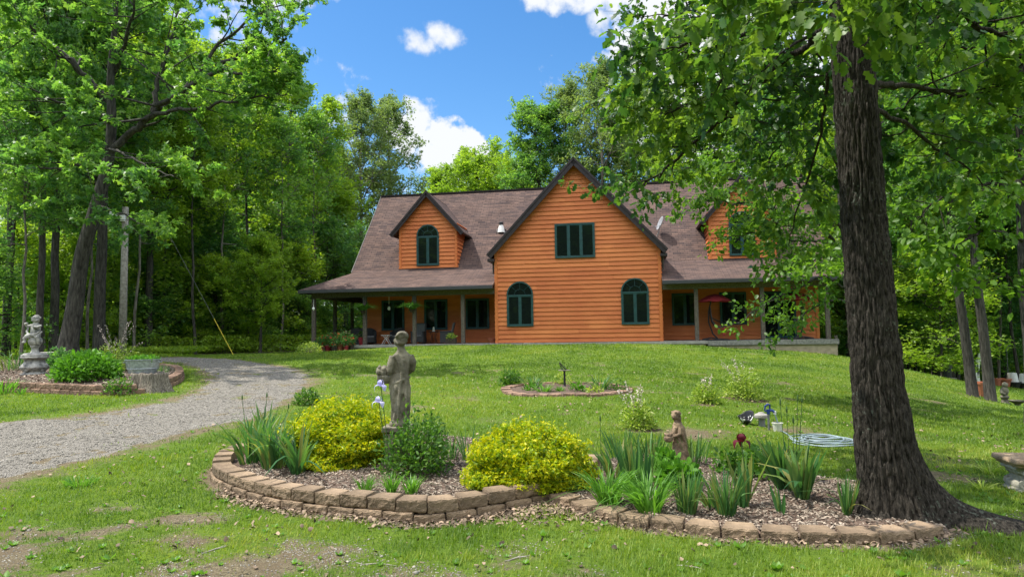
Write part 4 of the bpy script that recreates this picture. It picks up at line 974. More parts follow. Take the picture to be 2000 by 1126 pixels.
# oak in front: ridged trunk
def oak_trunk():
    base = at(1748, 1000, 5.72); base.z = float(H(base.x, base.y))
    nth, nz_ = 300, 460; zmax = 6.5
    zz = np.linspace(-.06, 1, nz_) ** 1; zz = np.r_[np.linspace(-.12, .9, 150), np.linspace(.91, zmax, nz_ - 150)]
    th = np.arange(nth) * 2 * pi / nth; T, Z = np.meshgrid(th, zz)
    # photo centre line
    cz = np.array([0, .15, .35, .6, 1.0, 1.6, 2.4, 3.2, 4.0, 6.5]); cx = np.array([0.0, -.015, -.04, -.06, -.085, -.11, -.135, -.15, -.17, -.28]); 
    r = np.interp(Z, [-.12, 0, .12, .3, .6, 1.1, 2, 4, 6.5], [.42, .33, .275, .24, .212, .188, .172, .155, .13])
    # flare lobes: one long root to the right, towards the viewer
    fl = np.exp(-np.clip(Z + .02, 0, 9) / .17)
    r = r * (1 + fl * (.10 * np.cos(5 * T + .6) + .07 * np.cos(3 * T + 2)))
    root = np.exp(-((np.angle(np.exp(1j * (T - radians(-18))))) / .27) ** 2)
    r = r + root * .95 * np.exp(-np.clip(Z + .03, 0, 9) / .11) + root * .10 * np.exp(-np.clip(Z, 0, 9) / .5)
    x = np.cos(T); y = np.sin(T)
    # bark ridges
    def ridge(u, v): return np.abs(2 * u - 1)
    wv = .25 * (fbm(T * 3 + 9, Z * 1.3, 1.4, 51) - .5)
    R1 = fbm((T + wv) / (2 * pi) * 46, Z * 5.0, 1.0, 41, 3); R1b = fbm((T + wv - 2 * pi) / (2 * pi) * 46, Z * 5.0, 1.0, 41, 3)
    w = np.clip((T - 5.6) / (2 * pi - 5.6), 0, 1); R1 = R1 * (1 - w) + R1b * w
    R2 = fbm(x * 14 + 30, Z * 7 + y * 14, 1, 61, 3)
    dsp = (np.clip(np.abs(R1 - .5) * 4.2, 0, 1) ** .7 - .5) * .026 + (R2 - .5) * .026
    r = r + dsp
    X = np.interp(Z, cz, cx) + r * x; Yv = r * y
    V = np.stack([X, Yv, Z], -1).reshape(-1, 3)
    i = np.arange(nz_ - 1)[:, None] * nth; j = np.arange(nth)[None, :]; j2 = (j + 1) % nth
    F_ = np.stack([i + j, i + j2, i + nth + j2, i + nth + j], -1).reshape(-1, 4)
    return base, npmesh('trunk', V, F_, smooth=True)
ob_, otm = oak_trunk()
print('oak base', ob_)
oak = custom_tree('oak_tree', 'large oak with a thick dark ridged trunk rising from the front bed at the right', ob_, None, None,
    [([(1690, -60, 5.7), (1640, 20, 6.0), (1560, 100, 6.6), (1460, 180, 7.4), (1380, 260, 8.0), (1300, 330, 8.5), (1245, 375, 8.8)], .045, dict(nsub=16, sublen=1.0)),
     ([(1690, -80, 5.7), (1600, -20, 6.2), (1500, 40, 6.8), (1400, 90, 7.4), (1300, 130, 8.0), (1225, 150, 8.4)], .05, dict(nsub=18, sublen=1.05)),
     ([(1690, -100, 5.7), (1600, -60, 6.6), (1480, -20, 7.5), (1370, 10, 8.2), (1290, 40, 8.6)], .045, dict(nsub=16, sublen=1.1)),
     ([(1690, -150, 5.7), (1580, -110, 5.2), (1460, -10, 5.0), (1380, 50, 5.0), (1320, 100, 5.2)], .035, dict(nsub=14, sublen=.8)),
     ([(1500, 40, 6.8), (1440, 130, 7.0), (1370, 190, 7.4), (1290, 230, 7.8)], .03, dict(nsub=13, sublen=.95)),
     ([(1690, -60, 5.7), (1660, 60, 6.6), (1600, 170, 7.6), (1540, 260, 8.4), (1480, 340, 9.0)], .035, dict(nsub=14, sublen=1.0)),
     ([(1680, 60, 5.8), (1620, 150, 6.6), (1600, 280, 7.4), (1560, 400, 8.0), (1540, 480, 8.4)], .022, dict(nsub=12, sublen=.7, dens=.9)),
     ([(1700, -120, 5.6), (1680, -70, 4.9), (1650, -30, 4.6), (1600, 10, 4.5)], .022, dict(nsub=10, sublen=.45, dens=.9)),
     ([(1700, -120, 5.6), (1730, -70, 4.8), (1775, -30, 4.6), (1820, 0, 4.5)], .022, dict(nsub=9, sublen=.45, dens=.9)),
     ([(1700, -70, 5.7), (1800, -20, 5.8), (1900, 40, 6.0), (1990, 90, 6.2), (2080, 150, 6.4)], .045, dict(nsub=16, sublen=.9)),
     ([(1690, 165, 5.75), (1760, 170, 6.1), (1840, 178, 6.6), (1930, 200, 7.2), (2010, 240, 7.8)], .032, dict(nsub=15, sublen=.95)),
     ([(1690, 205, 5.75), (1760, 240, 6.2), (1830, 290, 6.8), (1890, 330, 7.4), (1950, 380, 8.0)], .024, dict(nsub=13, sublen=.8)),
     ([(1700, -90, 5.7), (1790, -60, 7.0), (1880, 20, 8.2), (1960, 120, 9.2), (2040, 240, 10)], .045, dict(nsub=16, sublen=1.1)),
     ([(1700, -60, 5.7), (1760, 30, 7.0), (1800, 110, 8.2), (1850, 210, 9.2)], .03, dict(nsub=13, sublen=1.0)),
     ([(1700, -160, 5.7), (1640, -150, 6.4), (1560, -120, 7.4), (1440, -100, 8.6)], .05, dict(nsub=14, sublen=1.4)),
     ([(1700, -160, 5.7), (1800, -150, 6.4), (1900, -120, 7.0), (2020, -60, 7.6)], .05, dict(nsub=14, sublen=1.3)),
     ([(1690, 120, 5.8), (1740, 60, 7), (1790, 30, 9), (1840, 20, 11), (1880, 30, 12.5)], .03, dict(nsub=12, sublen=1.2)),
     ], m_bark_oak, m_leaf_oak, .088, LT_lobed, 77, trunk_obj=True, nper=16, upb=1.2, droop=.55, jit=.03, szv=.5)
link('trunk', otm, m_bark_oak, oak)
# slender maple behind the oak, its low branches cross the right half of the house
mb_ = on(at(1672, 700, 17).x, 17.0)
custom_tree('maple_tree', 'slender maple standing behind the big oak, low branches hanging across the right dormer and porch', mb_,
    [(1690, 775, 17), (1685, 700, 17), (1668, 620, 17), (1655, 520, 17), (1648, 430, 17), (1640, 330, 17), (1632, 200, 17), (1625, 40, 17), (1620, -60, 17)], [.17, .15, .14, .13, .11, .09, .07, .05, .02],
    [([(1654, 510, 17), (1600, 440, 16.4), (1540, 420, 15.8), (1480, 400, 15.2), (1420, 395, 14.8), (1375, 380, 14.5)], .05, dict(nsub=15, sublen=1.1)),
     ([(1652, 480, 17), (1600, 470, 16), (1540, 470, 15.4), (1480, 455, 15), (1420, 465, 14.7)], .035, dict(nsub=12, sublen=.75, dens=.8)),
     ([(1660, 570, 17), (1610, 540, 16), (1570, 555, 15.4), (1520, 580, 14.8), (1470, 610, 14.3), (1440, 632, 14.1)], .03, dict(nsub=11, sublen=.5, dens=.28)),
     ([(1662, 590, 17), (1630, 585, 16.4), (1590, 600, 16), (1550, 630, 15.7), (1530, 650, 15.5)], .025, dict(nsub=10, sublen=.5, dens=.6)),
     ([(1650, 450, 17), (1600, 400, 16.5), (1550, 350, 16), (1480, 310, 15.5), (1400, 320, 15), (1330, 330, 14.8)], .045, dict(nsub=14, sublen=1.2)),
     ([(1645, 380, 17), (1580, 330, 17.5), (1500, 290, 18), (1430, 250, 18)], .04, dict(nsub=12, sublen=1.5)),
     ([(1640, 330, 17), (1600, 250, 16), (1560, 180, 15.5), (1520, 110, 15)], .04, dict(nsub=12, sublen=1.5)),
     ([(1652, 480, 17), (1700, 430, 17), (1760, 390, 17.5), (1830, 380, 18)], .035, dict(nsub=12, sublen=1.2)),
     ([(1640, 330, 17), (1700, 260, 17.5), (1770, 200, 18), (1850, 180, 18.5)], .04, dict(nsub=12, sublen=1.6)),
     ([(1632, 200, 17), (1700, 110, 18), (1760, 40, 18)], .035, dict(nsub=11, sublen=1.7)),
     ([(1630, 180, 17), (1560, 90, 17.5), (1500, 20, 18)], .035, dict(nsub=11, sublen=1.7)),
     ([(1652, 470, 17), (1620, 440, 16), (1590, 430, 15.2), (1540, 440, 14.6), (1490, 430, 14.3)], .03, dict(nsub=14, sublen=.9)),
     ([(1654, 500, 17), (1620, 500, 16), (1580, 510, 15.2), (1530, 530, 14.8)], .03, dict(nsub=12, sublen=.75)),
     ([(1655, 520, 17), (1640, 500, 15), (1610, 510, 13.5), (1580, 520, 12.5)], .025, dict(nsub=9, sublen=.8)),
     ], m_bark, m_leaf_maple, .10, LT_two, 78, nper=18, upb=1.1, droop=.4, jit=.05)
# near foliage at the right edge from a tree outside the frame
eb = on(at(2110, 880, 12).x, 12.0)
custom_tree('edge_tree', 'tree at the right edge, dark trunk high in the corner, layered leafy boughs', eb,
    [(2110, 880, 12), (2075, 640, 12), (2030, 420, 12), (2000, 200, 12), (1988, 60, 12), (1975, -100, 12)], [.2, .18, .17, .17, .17, .15],
    [([(1996, 380, 12), (1940, 360, 11.6), (1880, 370, 11.2), (1820, 400, 11), (1790, 430, 11)], .04, dict(nsub=14, sublen=1.0)),
     ([(1996, 470, 12), (1940, 450, 11.4), (1880, 470, 11), (1850, 500, 11)], .03, dict(nsub=12, sublen=.8)),
     ([(1996, 300, 12), (1950, 260, 11.5), (1890, 260, 11), (1840, 290, 11)], .04, dict(nsub=13, sublen=1.1)),
     ([(1998, 560, 12), (1960, 540, 11.4), (1920, 560, 11)], .025, dict(nsub=9, sublen=.7, dens=.8)),
     ([(1985, 150, 12), (1930, 110, 12), (1860, 90, 12), (1790, 90, 12)], .04, dict(nsub=13, sublen=1.3)),
     ([(1985, 100, 12), (1960, 30, 12), (1900, -30, 12)], .04, dict(nsub=12, sublen=1.4)),
     ], m_bark_oak, m_leaf_maple, .13, LT_two, 79, nper=8, upb=1.3, droop=.5, jit=.04)

# ------------------------------------------------------------------ block walls
def block_mesh(seed, wf=.275, wb=.215, d=.19, h=.112):
    import bmesh
    bm = bmesh.new(); nx_, ny_, nz_ = 12, 6, 6
    def P(i, j, k):
        y = j / ny_ * d; w = wf + (wb - wf) * j / ny_
        return Vector(((i / nx_ - .5) * w, y, k / nz_ * h))
    vid = {}
    def vv(i, j, k):
        if (i, j, k) not in vid:
            p = P(i, j, k); n = mnoise.noise_vector(p * 26 + Vector((seed * 7.3, 0, 0))); n2 = mnoise.noise_vector(p * 70 + Vector((0, seed * 3.1, 0)))
            a = .009 if j == 0 else (.0035 if j < 2 else .0015)
            edge = (i in (0, nx_)) + (j == 0) + (k in (0, nz_))
            q = p + n * a + n2 * a * .45
            if edge >= 2:
                c = Vector((0, d / 2, h / 2)); s = .006 if (j == 0 or i in (0, nx_)) else .003
                q += (c - q).normalized() * s * (1.6 if edge == 3 else 1)
            if j == 0 and k == 0: q.y += .004
            vid[(i, j, k)] = bm.verts.new(q)
        return vid[(i, j, k)]
    for i in range(nx_):
        for k in range(nz_): bm.faces.new([vv(i, 0, k), vv(i + 1, 0, k), vv(i + 1, 0, k + 1), vv(i, 0, k + 1)]); bm.faces.new([vv(i, ny_, k), vv(i, ny_, k + 1), vv(i + 1, ny_, k + 1), vv(i + 1, ny_, k)])
        for j in range(ny_): bm.faces.new([vv(i, j, nz_), vv(i + 1, j, nz_), vv(i + 1, j + 1, nz_), vv(i, j + 1, nz_)]); bm.faces.new([vv(i, j, 0), vv(i, j + 1, 0), vv(i + 1, j + 1, 0), vv(i + 1, j, 0)])
    for j in range(ny_):
        for k in range(nz_): bm.faces.new([vv(0, j, k), vv(0, j, k + 1), vv(0, j + 1, k + 1), vv(0, j + 1, k)]); bm.faces.new([vv(nx_, j, k), vv(nx_, j + 1, k), vv(nx_, j + 1, k + 1), vv(nx_, j, k + 1)])
    me = bpy.data.meshes.new('block'); bm.to_mesh(me); bm.free()
    v = random.random(); a = me.attributes.new('var', 'FLOAT', 'FACE'); a.data.foreach_set('value', [v] * len(me.polygons)); return me
BLK = [block_mesh(i) for i in range(7)]; BLK2 = [m_.copy() for m_ in BLK]
for m_ in BLK: m_.materials.append(m_block)
for m_ in BLK2: m_.materials.append(m_block2)
def arclen(path, step, off=0.0):
    P = np.array(path); d = np.r_[0, np.cumsum(np.hypot(*np.diff(P, axis=0).T))]; s = np.arange(off, d[-1], step)
    x = np.interp(s, d, P[:, 0]); y = np.interp(s, d, P[:, 1]); e = .05
    tx = np.interp(np.minimum(s + e, d[-1]), d, P[:, 0]) - np.interp(np.maximum(s - e, 0), d, P[:, 0]); ty = np.interp(np.minimum(s + e, d[-1]), d, P[:, 1]) - np.interp(np.maximum(s - e, 0), d, P[:, 1])
    return list(zip(x, y, np.arctan2(ty, tx)))
def block_wall(path, label, courses, blks, sc=1.0, h=.112, name='retaining_wall', cat='garden wall', group=None, z0=-.035, jitter=.012, ww=.282):
    """courses: number of rows; blocks face the right hand side of the path"""
    P0 = path[0]; o = empty(name, (P0[0], P0[1], float(H(*P0))), 0, label, cat, group); b = Vector(o.location); rr = random.Random(5)
    for c in range(courses):
        for (x, y, a) in arclen(path, ww * sc, (.14 if c % 2 else .02) * sc):
            q = bpy.data.objects.new('block', blks[rr.randrange(len(blks))]); C.objects.link(q); q.parent = o
            inset = c * .022
            nx_, ny_ = -sin(a), cos(a)
            z = float(H(x, y)) + z0 + c * h * sc * 1.0
            q.location = Vector((x + nx_ * inset, y + ny_ * inset, z + rr.uniform(-.003, .003))) - b
            q.rotation_euler = (rr.uniform(-jitter, jitter), rr.uniform(-jitter, jitter), a + rr.uniform(-.03, .03)); q.scale = (sc * rr.uniform(.985, 1.0), sc, sc)
    return o
block_wall(wall1s, 'curved two course tan block wall round the front left bed of yellow bushes', 2, BLK, z0=-.035)
block_wall(wall2s, 'long low single course tan block edging round the iris bed by the oak', 1, BLK, z0=-.03)
block_wall(wall3s, 'two course reddish block wall in front of the cherub statue bed', 2, BLK2, sc=1.05, z0=-.01)
block_wall(wall3bs, 'short curved end of reddish block wall right of the tree stump', 2, BLK2, sc=1.05, z0=-.01)
block_wall([(x, y) for x, y in circ[20:] + circ[:21]], 'low oval ring of flat brown edging stones round the sundial', 1, BLK2, h=.06, z0=-.055, name='bed_edging', cat='bed edging', jitter=.04, ww=.29)

# ------------------------------------------------------------------ loose ground cover
def scatter_mask(n, x0, x1, y0, y1, f, rng):
    X = rng.uniform(x0, x1, n); Y = rng.uniform(y0, y1, n); k = f(X, Y, rng.uniform(0, 1, n)); return X[k], Y[k]
rng = np.random.default_rng(99)
beds = [bed1_poly, bed2_poly]
def in_any(X, Y, polys, m=0.0):
    r = np.zeros(X.shape, bool)
    for p in polys: r |= sdf(X, Y, p) > m
    return r
def HB(X, Y):
    Z = H(X, Y)
    for poly, f in ((bed1_poly, ml(.10)), (bed2_poly, ml(.055)), (bed3_poly, mound3)):
        s = sdf(X, Y, poly); Z = Z + np.where(s > 0, f(X, Y, s), 0)
    return Z
# grass
def grass():
    n = 620000; u = rng.uniform(0, 1, n); y0, y1 = 3.6, 34.0
    Y = (sqrt(y0) + u * (sqrt(y1) - sqrt(y0))) ** 2; X = rng.uniform(-1, 1, n) * (Y * .80 + .4)
    dm = np.zeros(n)
    ii = np.clip(np.searchsorted(XS, X) - 1, 0, len(XS) - 2); jj = np.clip(np.searchsorted(YS, Y) - 1, 0, len(YS) - 2); dm = DIRT[jj, ii]
    pn = fbm(X, Y, 2.3, 71)
    keep = rng.uniform(0, 1, n) > np.clip(dm * 1.35 - (pn - .5) * 1.2, 0, .985)
    keep &= ~in_any(X, Y, [bed1_poly, bed2_poly, bed3_poly, circ], -.03)
    sd_ = sdf(X, Y, drive_poly); keep &= (sd_ < 0) | (rng.uniform(0, 1, n) < .35 * np.exp(-np.maximum(sd_, 0) / .18) + .05 * (pn > .55))
    hx = (X - O.x) * U.x + (Y - O.y) * U.y; hv = (X - O.x) * V_.x + (Y - O.y) * V_.y
    keep &= ~((hx > -9.3) & (hx < 14.8) & (hv > -.3))
    keep &= ~((Y > 33) & (np.abs(X) > 12)); 
    X, Y, dm, pn = X[keep], Y[keep], dm[keep], pn[keep]; n = len(X); Z = H(X, Y) - .004
    hgt = (.022 + .028 * rng.uniform(0, 1, n) ** 1.5 + .05 * np.clip(fbm(X, Y, .8, 81) - .45, 0, 1) + .07 * np.clip(fbm(X, Y, 4.5, 83) - .55, 0, 1)) * (1 - .35 * dm) * (1 + np.clip(Y - 6, 0, 30) * .012) * np.where(rng.uniform(0, 1, n) > .985, 1.9, 1)
    wd = .0032 * (Y / 4.0) ** .75 * rng.uniform(.7, 1.3, n)
    az = rng.uniform(0, 2 * pi, n); ln = rng.uniform(.1, 1.0, n)
    dx, dy = np.cos(az), np.sin(az); px_, py_ = -dy * wd, dx * wd
    b0 = np.stack([X - px_, Y - py_, Z], -1); b1 = np.stack([X + px_, Y + py_, Z], -1); t = np.stack([X + dx * hgt * ln, Y + dy * hgt * ln, Z + hgt], -1)
    V = np.stack([b0, b1, t], 1).reshape(-1, 3); F_ = np.arange(3 * n).reshape(n, 3)
    tone = np.clip(fbm(X, Y, .7, 91) * 1.6 - .45 + (fbm(X, Y, 4.5, 93) - .5) * .9 + rng.normal(0, .2, n) + .15 * dm, 0, 1)
    return npmesh('grass', V, F_, tone)
tag(link('grass', grass(), m_grass), 'short patchy green grass of the lawn', 'grass', kind='stuff')
# broad leaved weeds and clover near the viewer
def weeds():
    X, Y = scatter_mask(1500, -5, 5.5, 3.9, 11, lambda X, Y, r: (r < .5 * (6 / Y) ** 1.5) & ~in_any(X, Y, [bed1_poly, bed2_poly, drive_poly], -.05), rng)
    A = []; S = []
    for x, y in zip(X, Y):
        k = rng.integers(3, 8); s = rng.uniform(.018, .05) * (1.5 if rng.uniform() > .93 else 1); z = float(H(x, y))
        for j in range(k):
            a = 2 * pi * j / k + rng.uniform(-.4, .4); A.append([x, y, z + .004, cos(a), sin(a), rng.uniform(.3, 1.0)]); S.append(s)
    A = np.array(A); S = np.array(S); d = unit(A[:, 3:]); n = len(A)
    x = unit(np.cross(d, np.array([0, 0, 1.]) + rng.normal(0, .15, (n, 3)))); z = np.cross(x, d); tv, tf = LT_two
    V = A[:, None, :3] + S[:, None, None] * (x[:, None] * tv[None, :, 0:1] + d[:, None] * tv[None, :, 1:2] + z[:, None] * tv[None, :, 2:3] * -1)
    k = len(tv); F_ = []; vr = []; va = rng.uniform(0, 1, n)
    for L in (3, 4):
        fs = np.array([f for f in tf if len(f) == L]); F_.append((fs[None] + (np.arange(n) * k)[:, None, None]).reshape(-1, L)); vr.append(np.repeat(va, len(fs)))
    return npmesh('weeds', V.reshape(-1, 3), F_, np.concatenate(vr))
tag(link('weeds', weeds(), m_weed), 'small broad leaved weeds scattered in the near grass', 'weeds', kind='stuff')
# pebbles
OCT = np.array([[1, 0, 0], [0, 1, 0], [-1, 0, 0], [0, -1, 0], [0, 0, 1], [0, 0, -1], [.62, .62, .45], [-.62, .62, .45], [-.62, -.62, .45], [.62, -.62, .45]], float)
OCF = np.array([[0, 6, 4], [6, 1, 4], [1, 7, 4], [7, 2, 4], [2, 8, 4], [8, 3, 4], [3, 9, 4], [9, 0, 4], [0, 1, 6], [1, 2, 7], [2, 3, 8], [3, 0, 9], [1, 0, 5], [2, 1, 5], [3, 2, 5], [0, 3, 5]])
def pebbles(X, Y, Z, S, name, m, label):
    n = len(X); R_ = rng.uniform(.55, 1.3, (n, 1, 3)); a = rng.uniform(0, 2 * pi, n)
    V = OCT[None] * R_ + rng.normal(0, .12, (n, 10, 3)); V[:, :, 2] *= .6
    c, s = np.cos(a)[:, None], np.sin(a)[:, None]; x = V[:, :, 0] * c - V[:, :, 1] * s; y = V[:, :, 0] * s + V[:, :, 1] * c
    V = np.stack([x, y, V[:, :, 2]], -1) * S[:, None, None] + np.stack([X, Y, Z], -1)[:, None, :]
    F_ = (OCF[None] + (np.arange(n) * 10)[:, None, None]).reshape(-1, 3)
    tag(link(name, npmesh(name, V.reshape(-1, 3), F_, np.repeat(rng.uniform(0, 1, n), 16)), m), label, 'gravel', kind='stuff')
n = 150000; u_ = rng.uniform(0, 1, n); Y = 7 + (26 - 7) * u_ ** 1.3; X = rng.uniform(-1, 0.05, n) * (Y * .8)
s_ = sdf(X, Y, drive_poly); k = (s_ > -.15) & (rng.uniform(0, 1, n) < np.clip(s_ * 3 + .5, 0, 1)); X, Y, s_ = X[k], Y[k], s_[k]
pebbles(X, Y, H(X, Y) + dr(X, Y, s_) + .002, rng.uniform(.005, .012, len(X)) * (Y / 9) ** .35, 'loose_gravel', m_pebble, 'loose pale grey stones covering the driveway')
n = 90000; Y = 3.7 + rng.uniform(0, 1, n) ** 1.5 * 3.5; X = rng.uniform(-1, 1, n) * Y * .8
dm = DIRT[np.clip(np.searchsorted(YS, Y) - 1, 0, ny - 1), np.clip(np.searchsorted(XS, X) - 1, 0, nx - 1)]
k = (rng.uniform(0, 1, n) < np.clip(dm * 1.3 - .25, 0, 1) * np.where(fbm(X, Y, 1.2, 17) > .5, .9, .25)) & ~in_any(X, Y, beds, -.02); X, Y = X[k], Y[k]
pebbles(X, Y, H(X, Y) + .001, rng.uniform(.003, .009, len(X)) * np.where(rng.uniform(0, 1, len(X)) > .985, 2.6, 1), 'scattered_gravel', m_pebble, 'small stones scattered over the bare earth in the foreground')
# wood chips and dry leaves
def chips(X, Y, Z, L, W, name, m, label, curl=.25, tilt=.35):
    n = len(X); a = rng.uniform(0, 2 * pi, n); d = unit(np.stack([np.cos(a), np.sin(a), rng.normal(0, tilt, n)], -1)); x = unit(np.cross(d, np.array([0, 0, 1.]) + rng.normal(0, tilt, (n, 3)))); z = np.cross(x, d)
    tv = np.array([[-.5, -.5, 0], [.5, -.42, 0], [.6, .1, curl], [.35, .5, 0], [-.4, .45, .05], [-.55, 0, curl]]); P = np.stack([X, Y, Z], -1)
    V = P[:, None] + x[:, None] * (tv[None, :, 0:1] * W[:, None, None]) + d[:, None] * (tv[None, :, 1:2] * L[:, None, None]) + z[:, None] * (tv[None, :, 2:3] * W[:, None, None])
    f = np.array([[0, 1, 2, 5], [5, 2, 3, 4]]); F_ = (f[None] + (np.arange(n) * 6)[:, None, None]).reshape(-1, 4)
    tag(link(name, npmesh(name, V.reshape(-1, 3), F_, np.repeat(rng.uniform(0, 1, n) ** 1.2, 2)), m), label, name.replace('_', ' '), kind='stuff')
X, Y = scatter_mask(60000, -3, 4.2, 5, 10, lambda X, Y, r: in_any(X, Y, beds, .03), rng)
chips(X, Y, HB(X, Y) + rng.uniform(.0, .012, len(X)), rng.uniform(.015, .05, len(X)), rng.uniform(.005, .014, len(X)), 'wood_chips', m_chip, 'brown and grey wood chip mulch covering the front beds')
X, Y = scatter_mask(30000, -16, -6, 14, 25, lambda X, Y, r: in_any(X, Y, [bed3_poly], .05), rng)
chips(X, Y, HB(X, Y) + .01, rng.uniform(.03, .08, len(X)), rng.uniform(.012, .03, len(X)), 'bark_chips', m_chip, 'reddish bark chips in the bed of the cherub statue')
w1 = np.array(wall1s); 
def leafzone(X, Y, r):
    d = np.full(X.shape, 9.)
    for q in w1[len(w1) // 8:]: d = np.minimum(d, np.hypot(X - q[0], Y - q[1]))
    c = gp(1080, 1000); near = np.exp(-(((X - c.x) / .8) ** 2 + ((Y - c.y) / .25) ** 2))
    d2 = np.full(X.shape, 9.)
    for q in np.array(wall2s): d2 = np.minimum(d2, np.hypot(X - q[0], Y - q[1]))
    return (r < np.exp(-(d / .13) ** 2) * .8 + near * .9 + np.exp(-(d2 / .09) ** 2) * .35 + .006) & ~in_any(X, Y, beds, .02)
X, Y = scatter_mask(52000, -3, 4, 4.6, 7.6, leafzone, rng)
chips(X, Y, H(X, Y) + rng.uniform(.003, .03, len(X)), rng.uniform(.015, .055, len(X)), rng.uniform(.006, .028, len(X)), 'dry_leaves', m_dry, 'dry brown leaves drifted against the foot of the block walls', .3, .45)

X, Y = scatter_mask(5200, -9, 9, 5, 20, lambda X, Y, r: (r < .25 + .5 * (fbm(X, Y, .9, 55) > .55)) & ~in_any(X, Y, beds + [drive_poly, circ], 0), rng)
chips(X, Y, H(X, Y) + rng.uniform(.012, .035, len(X)), rng.uniform(.02, .06, len(X)), rng.uniform(.01, .035, len(X)), 'fallen_leaves', m_dry, 'dry leaves scattered thinly over the lawn', .3, .4)
for (px, py, L, a, lb) in [(1335, 1108, .30, -.6, 'pale bent stick lying in the near gravel right of centre'), (735, 1104, .34, -.35, 'thin dark stick lying in the near grass left of centre'), (1010, 1092, .2, .4, 'short twig lying on the bare ground near the centre'), (420, 1075, .22, .9, 'small twig lying in the sparse grass at lower left')]:
    p = gp(px, py); q = [(p.x + L * t * cos(a) + .02 * sin(t * 7), p.y + L * t * sin(a) + .015 * cos(t * 9), p.z + .012 + .008 * sin(t * 5)) for t in (-.5, -.25, 0, .25, .5)]
    k_ = MB(); k_.tube(q, [.003, .005, .005, .004, .002], 6); k_.tube([q[2], (q[2][0] + .05, q[2][1] + .06, q[2][2] + .01)], [.003, .0015], 5); tag(k_.build('fallen_stick', m_pole), lb, 'stick')

# ------------------------------------------------------------------ plants
def blade_mesh(name, n, h, w, rad, lean, arch, rng, k=6, tilt=(0, 0), hv=.35, off=None):
    """sword or strap leaves growing from one crown"""
    a = rng.uniform(0, 2 * pi, n); r = rad * np.sqrt(rng.uniform(0, 1, n)); bx, by = r * np.cos(a), r * np.sin(a)
    az = a + rng.normal(0, .5, n); L = h * (1 - rng.uniform(0, hv, n)); le = lean * rng.uniform(.1, 1.35, n); ar = arch * rng.uniform(.2, 1.6, n) + .9 * (rng.uniform(0, 1, n) > .93)
    t = np.linspace(0, 1, k)[None]; ax, ay = np.cos(az)[:, None], np.sin(az)[:, None]
    hor = L[:, None] * (le[:, None] * t + ar[:, None] * t ** 2.6); ver = L[:, None] * (t * np.sqrt(np.clip(1 - (le[:, None] * .6) ** 2, .2, 1)) - .55 * ar[:, None] * t ** 3.2)
    cx = bx[:, None] + ax * hor + tilt[0] * ver; cy = by[:, None] + ay * hor + tilt[1] * ver
    tw = az + rng.normal(0, .9, n) + pi / 2; sx, sy = np.cos(tw)[:, None], np.sin(tw)[:, None]
    wd = w * rng.uniform(.7, 1.2, n)[:, None] * np.clip(np.minimum(.55 + t * 2.2, (1 - t) ** .55 * 1.5), .02, 1) * .5
    Lf = np.stack([cx - sx * wd, cy - sy * wd, ver], -1); Rt = np.stack([cx + sx * wd, cy + sy * wd, ver], -1)
    Md = np.stack([cx + ax * wd * .35, cy + ay * wd * .35, ver], -1)
    V = np.stack([Lf, Md, Rt], 2).reshape(-1, 3); f = []
    for i in range(k - 1):
        for j in range(2): f.append([i * 3 + j, i * 3 + j + 1, (i + 1) * 3 + j + 1, (i + 1) * 3 + j])
    f = np.array(f); F_ = (f[None] + (np.arange(n) * 3 * k)[:, None, None]).reshape(-1, 4)
    return npmesh(name, V, F_, np.repeat(rng.uniform(0, 1, n), len(f)))
def clump(px, py, hpx, n, w, radpx, lean, arch, m, name, label, group=None, seed=1, cat='plant', tilt=(0, 0), bed=True):
    p = gb(px, py) if bed else gp(px, py); s = p.y / F; r = np.random.default_rng(seed + int(px))
    o = link(name, blade_mesh(name, n, hpx * s, w, radpx * s, lean, arch, r, tilt=tilt), m, loc=p - Vector((0, 0, .01)))
    return tag(o, label, cat, group)
GI = 'iris and daylily clumps in the front beds'
clump(492, 903, 110, 60, .034, 22, .30, .25, m_iris, 'iris_clump', 'leftmost clump of iris swords just inside the curved block wall', GI)
clump(535, 912, 118, 60, .034, 22, .30, .28, m_iris, 'iris_clump', 'iris clump with bending blades in front of the left yellow bush', GI)
clump(583, 925, 116, 34, .036, 12, .38, .30, m_iris, 'iris_clump', 'narrow tall iris clump with a blade arching right, left of the mulch', GI)
clump(520, 872, 95, 40, .03, 22, .22, .15, m_iris, 'iris_clump', 'iris clump behind the others at the left end of the bed', GI)
clump(713, 962, 42, 60, .009, 10, .35, .35, m_lily, 'grass_tuft', 'left tuft of three fresh green grass tufts behind the wall blocks', GI)
clump(764, 964, 50, 60, .011, 9, .35, .35, m_lily, 'grass_tuft', 'middle tuft of three fresh green grass tufts behind the wall blocks', GI)
clump(803, 964, 48, 60, .011, 9, .35, .35, m_lily, 'grass_tuft', 'right tuft of three fresh green grass tufts behind the wall blocks', GI)
clump(880, 895, 60, 26, .016, 14, .3, .2, m_iris, 'lily_clump', 'leafy lily stalks just right of the green shrub', GI)
clump(915, 900, 75, 26, .018, 12, .3, .25, m_iris, 'lily_clump', 'taller lily stalks touching the left side of the right yellow bush', GI)
clump(1188, 985, 98, 120, .015, 18, .45, .45, m_lily, 'daylily_clump', 'bright daylily clump at the left tip of the right bed', GI)
clump(1268, 1000, 100, 130, .015, 22, .45, .45, m_lily, 'daylily_clump', 'bright daylily clump second from the left in the right bed', GI)
clump(1205, 950, 98, 40, .034, 14, .3, .15, m_iris, 'iris_clump', 'iris blades rising out of the leftmost daylilies', GI)
clump(1250, 965, 112, 54, .034, 24, .18, .06, m_iris, 'iris_clump', 'dense upright iris clump between the two daylily clumps', GI)
clump(1215, 893, 62, 60, .02, 28, .35, .1, m_iris, 'iris_clump', 'dark blue green iris clump at the back left of the right bed', GI)
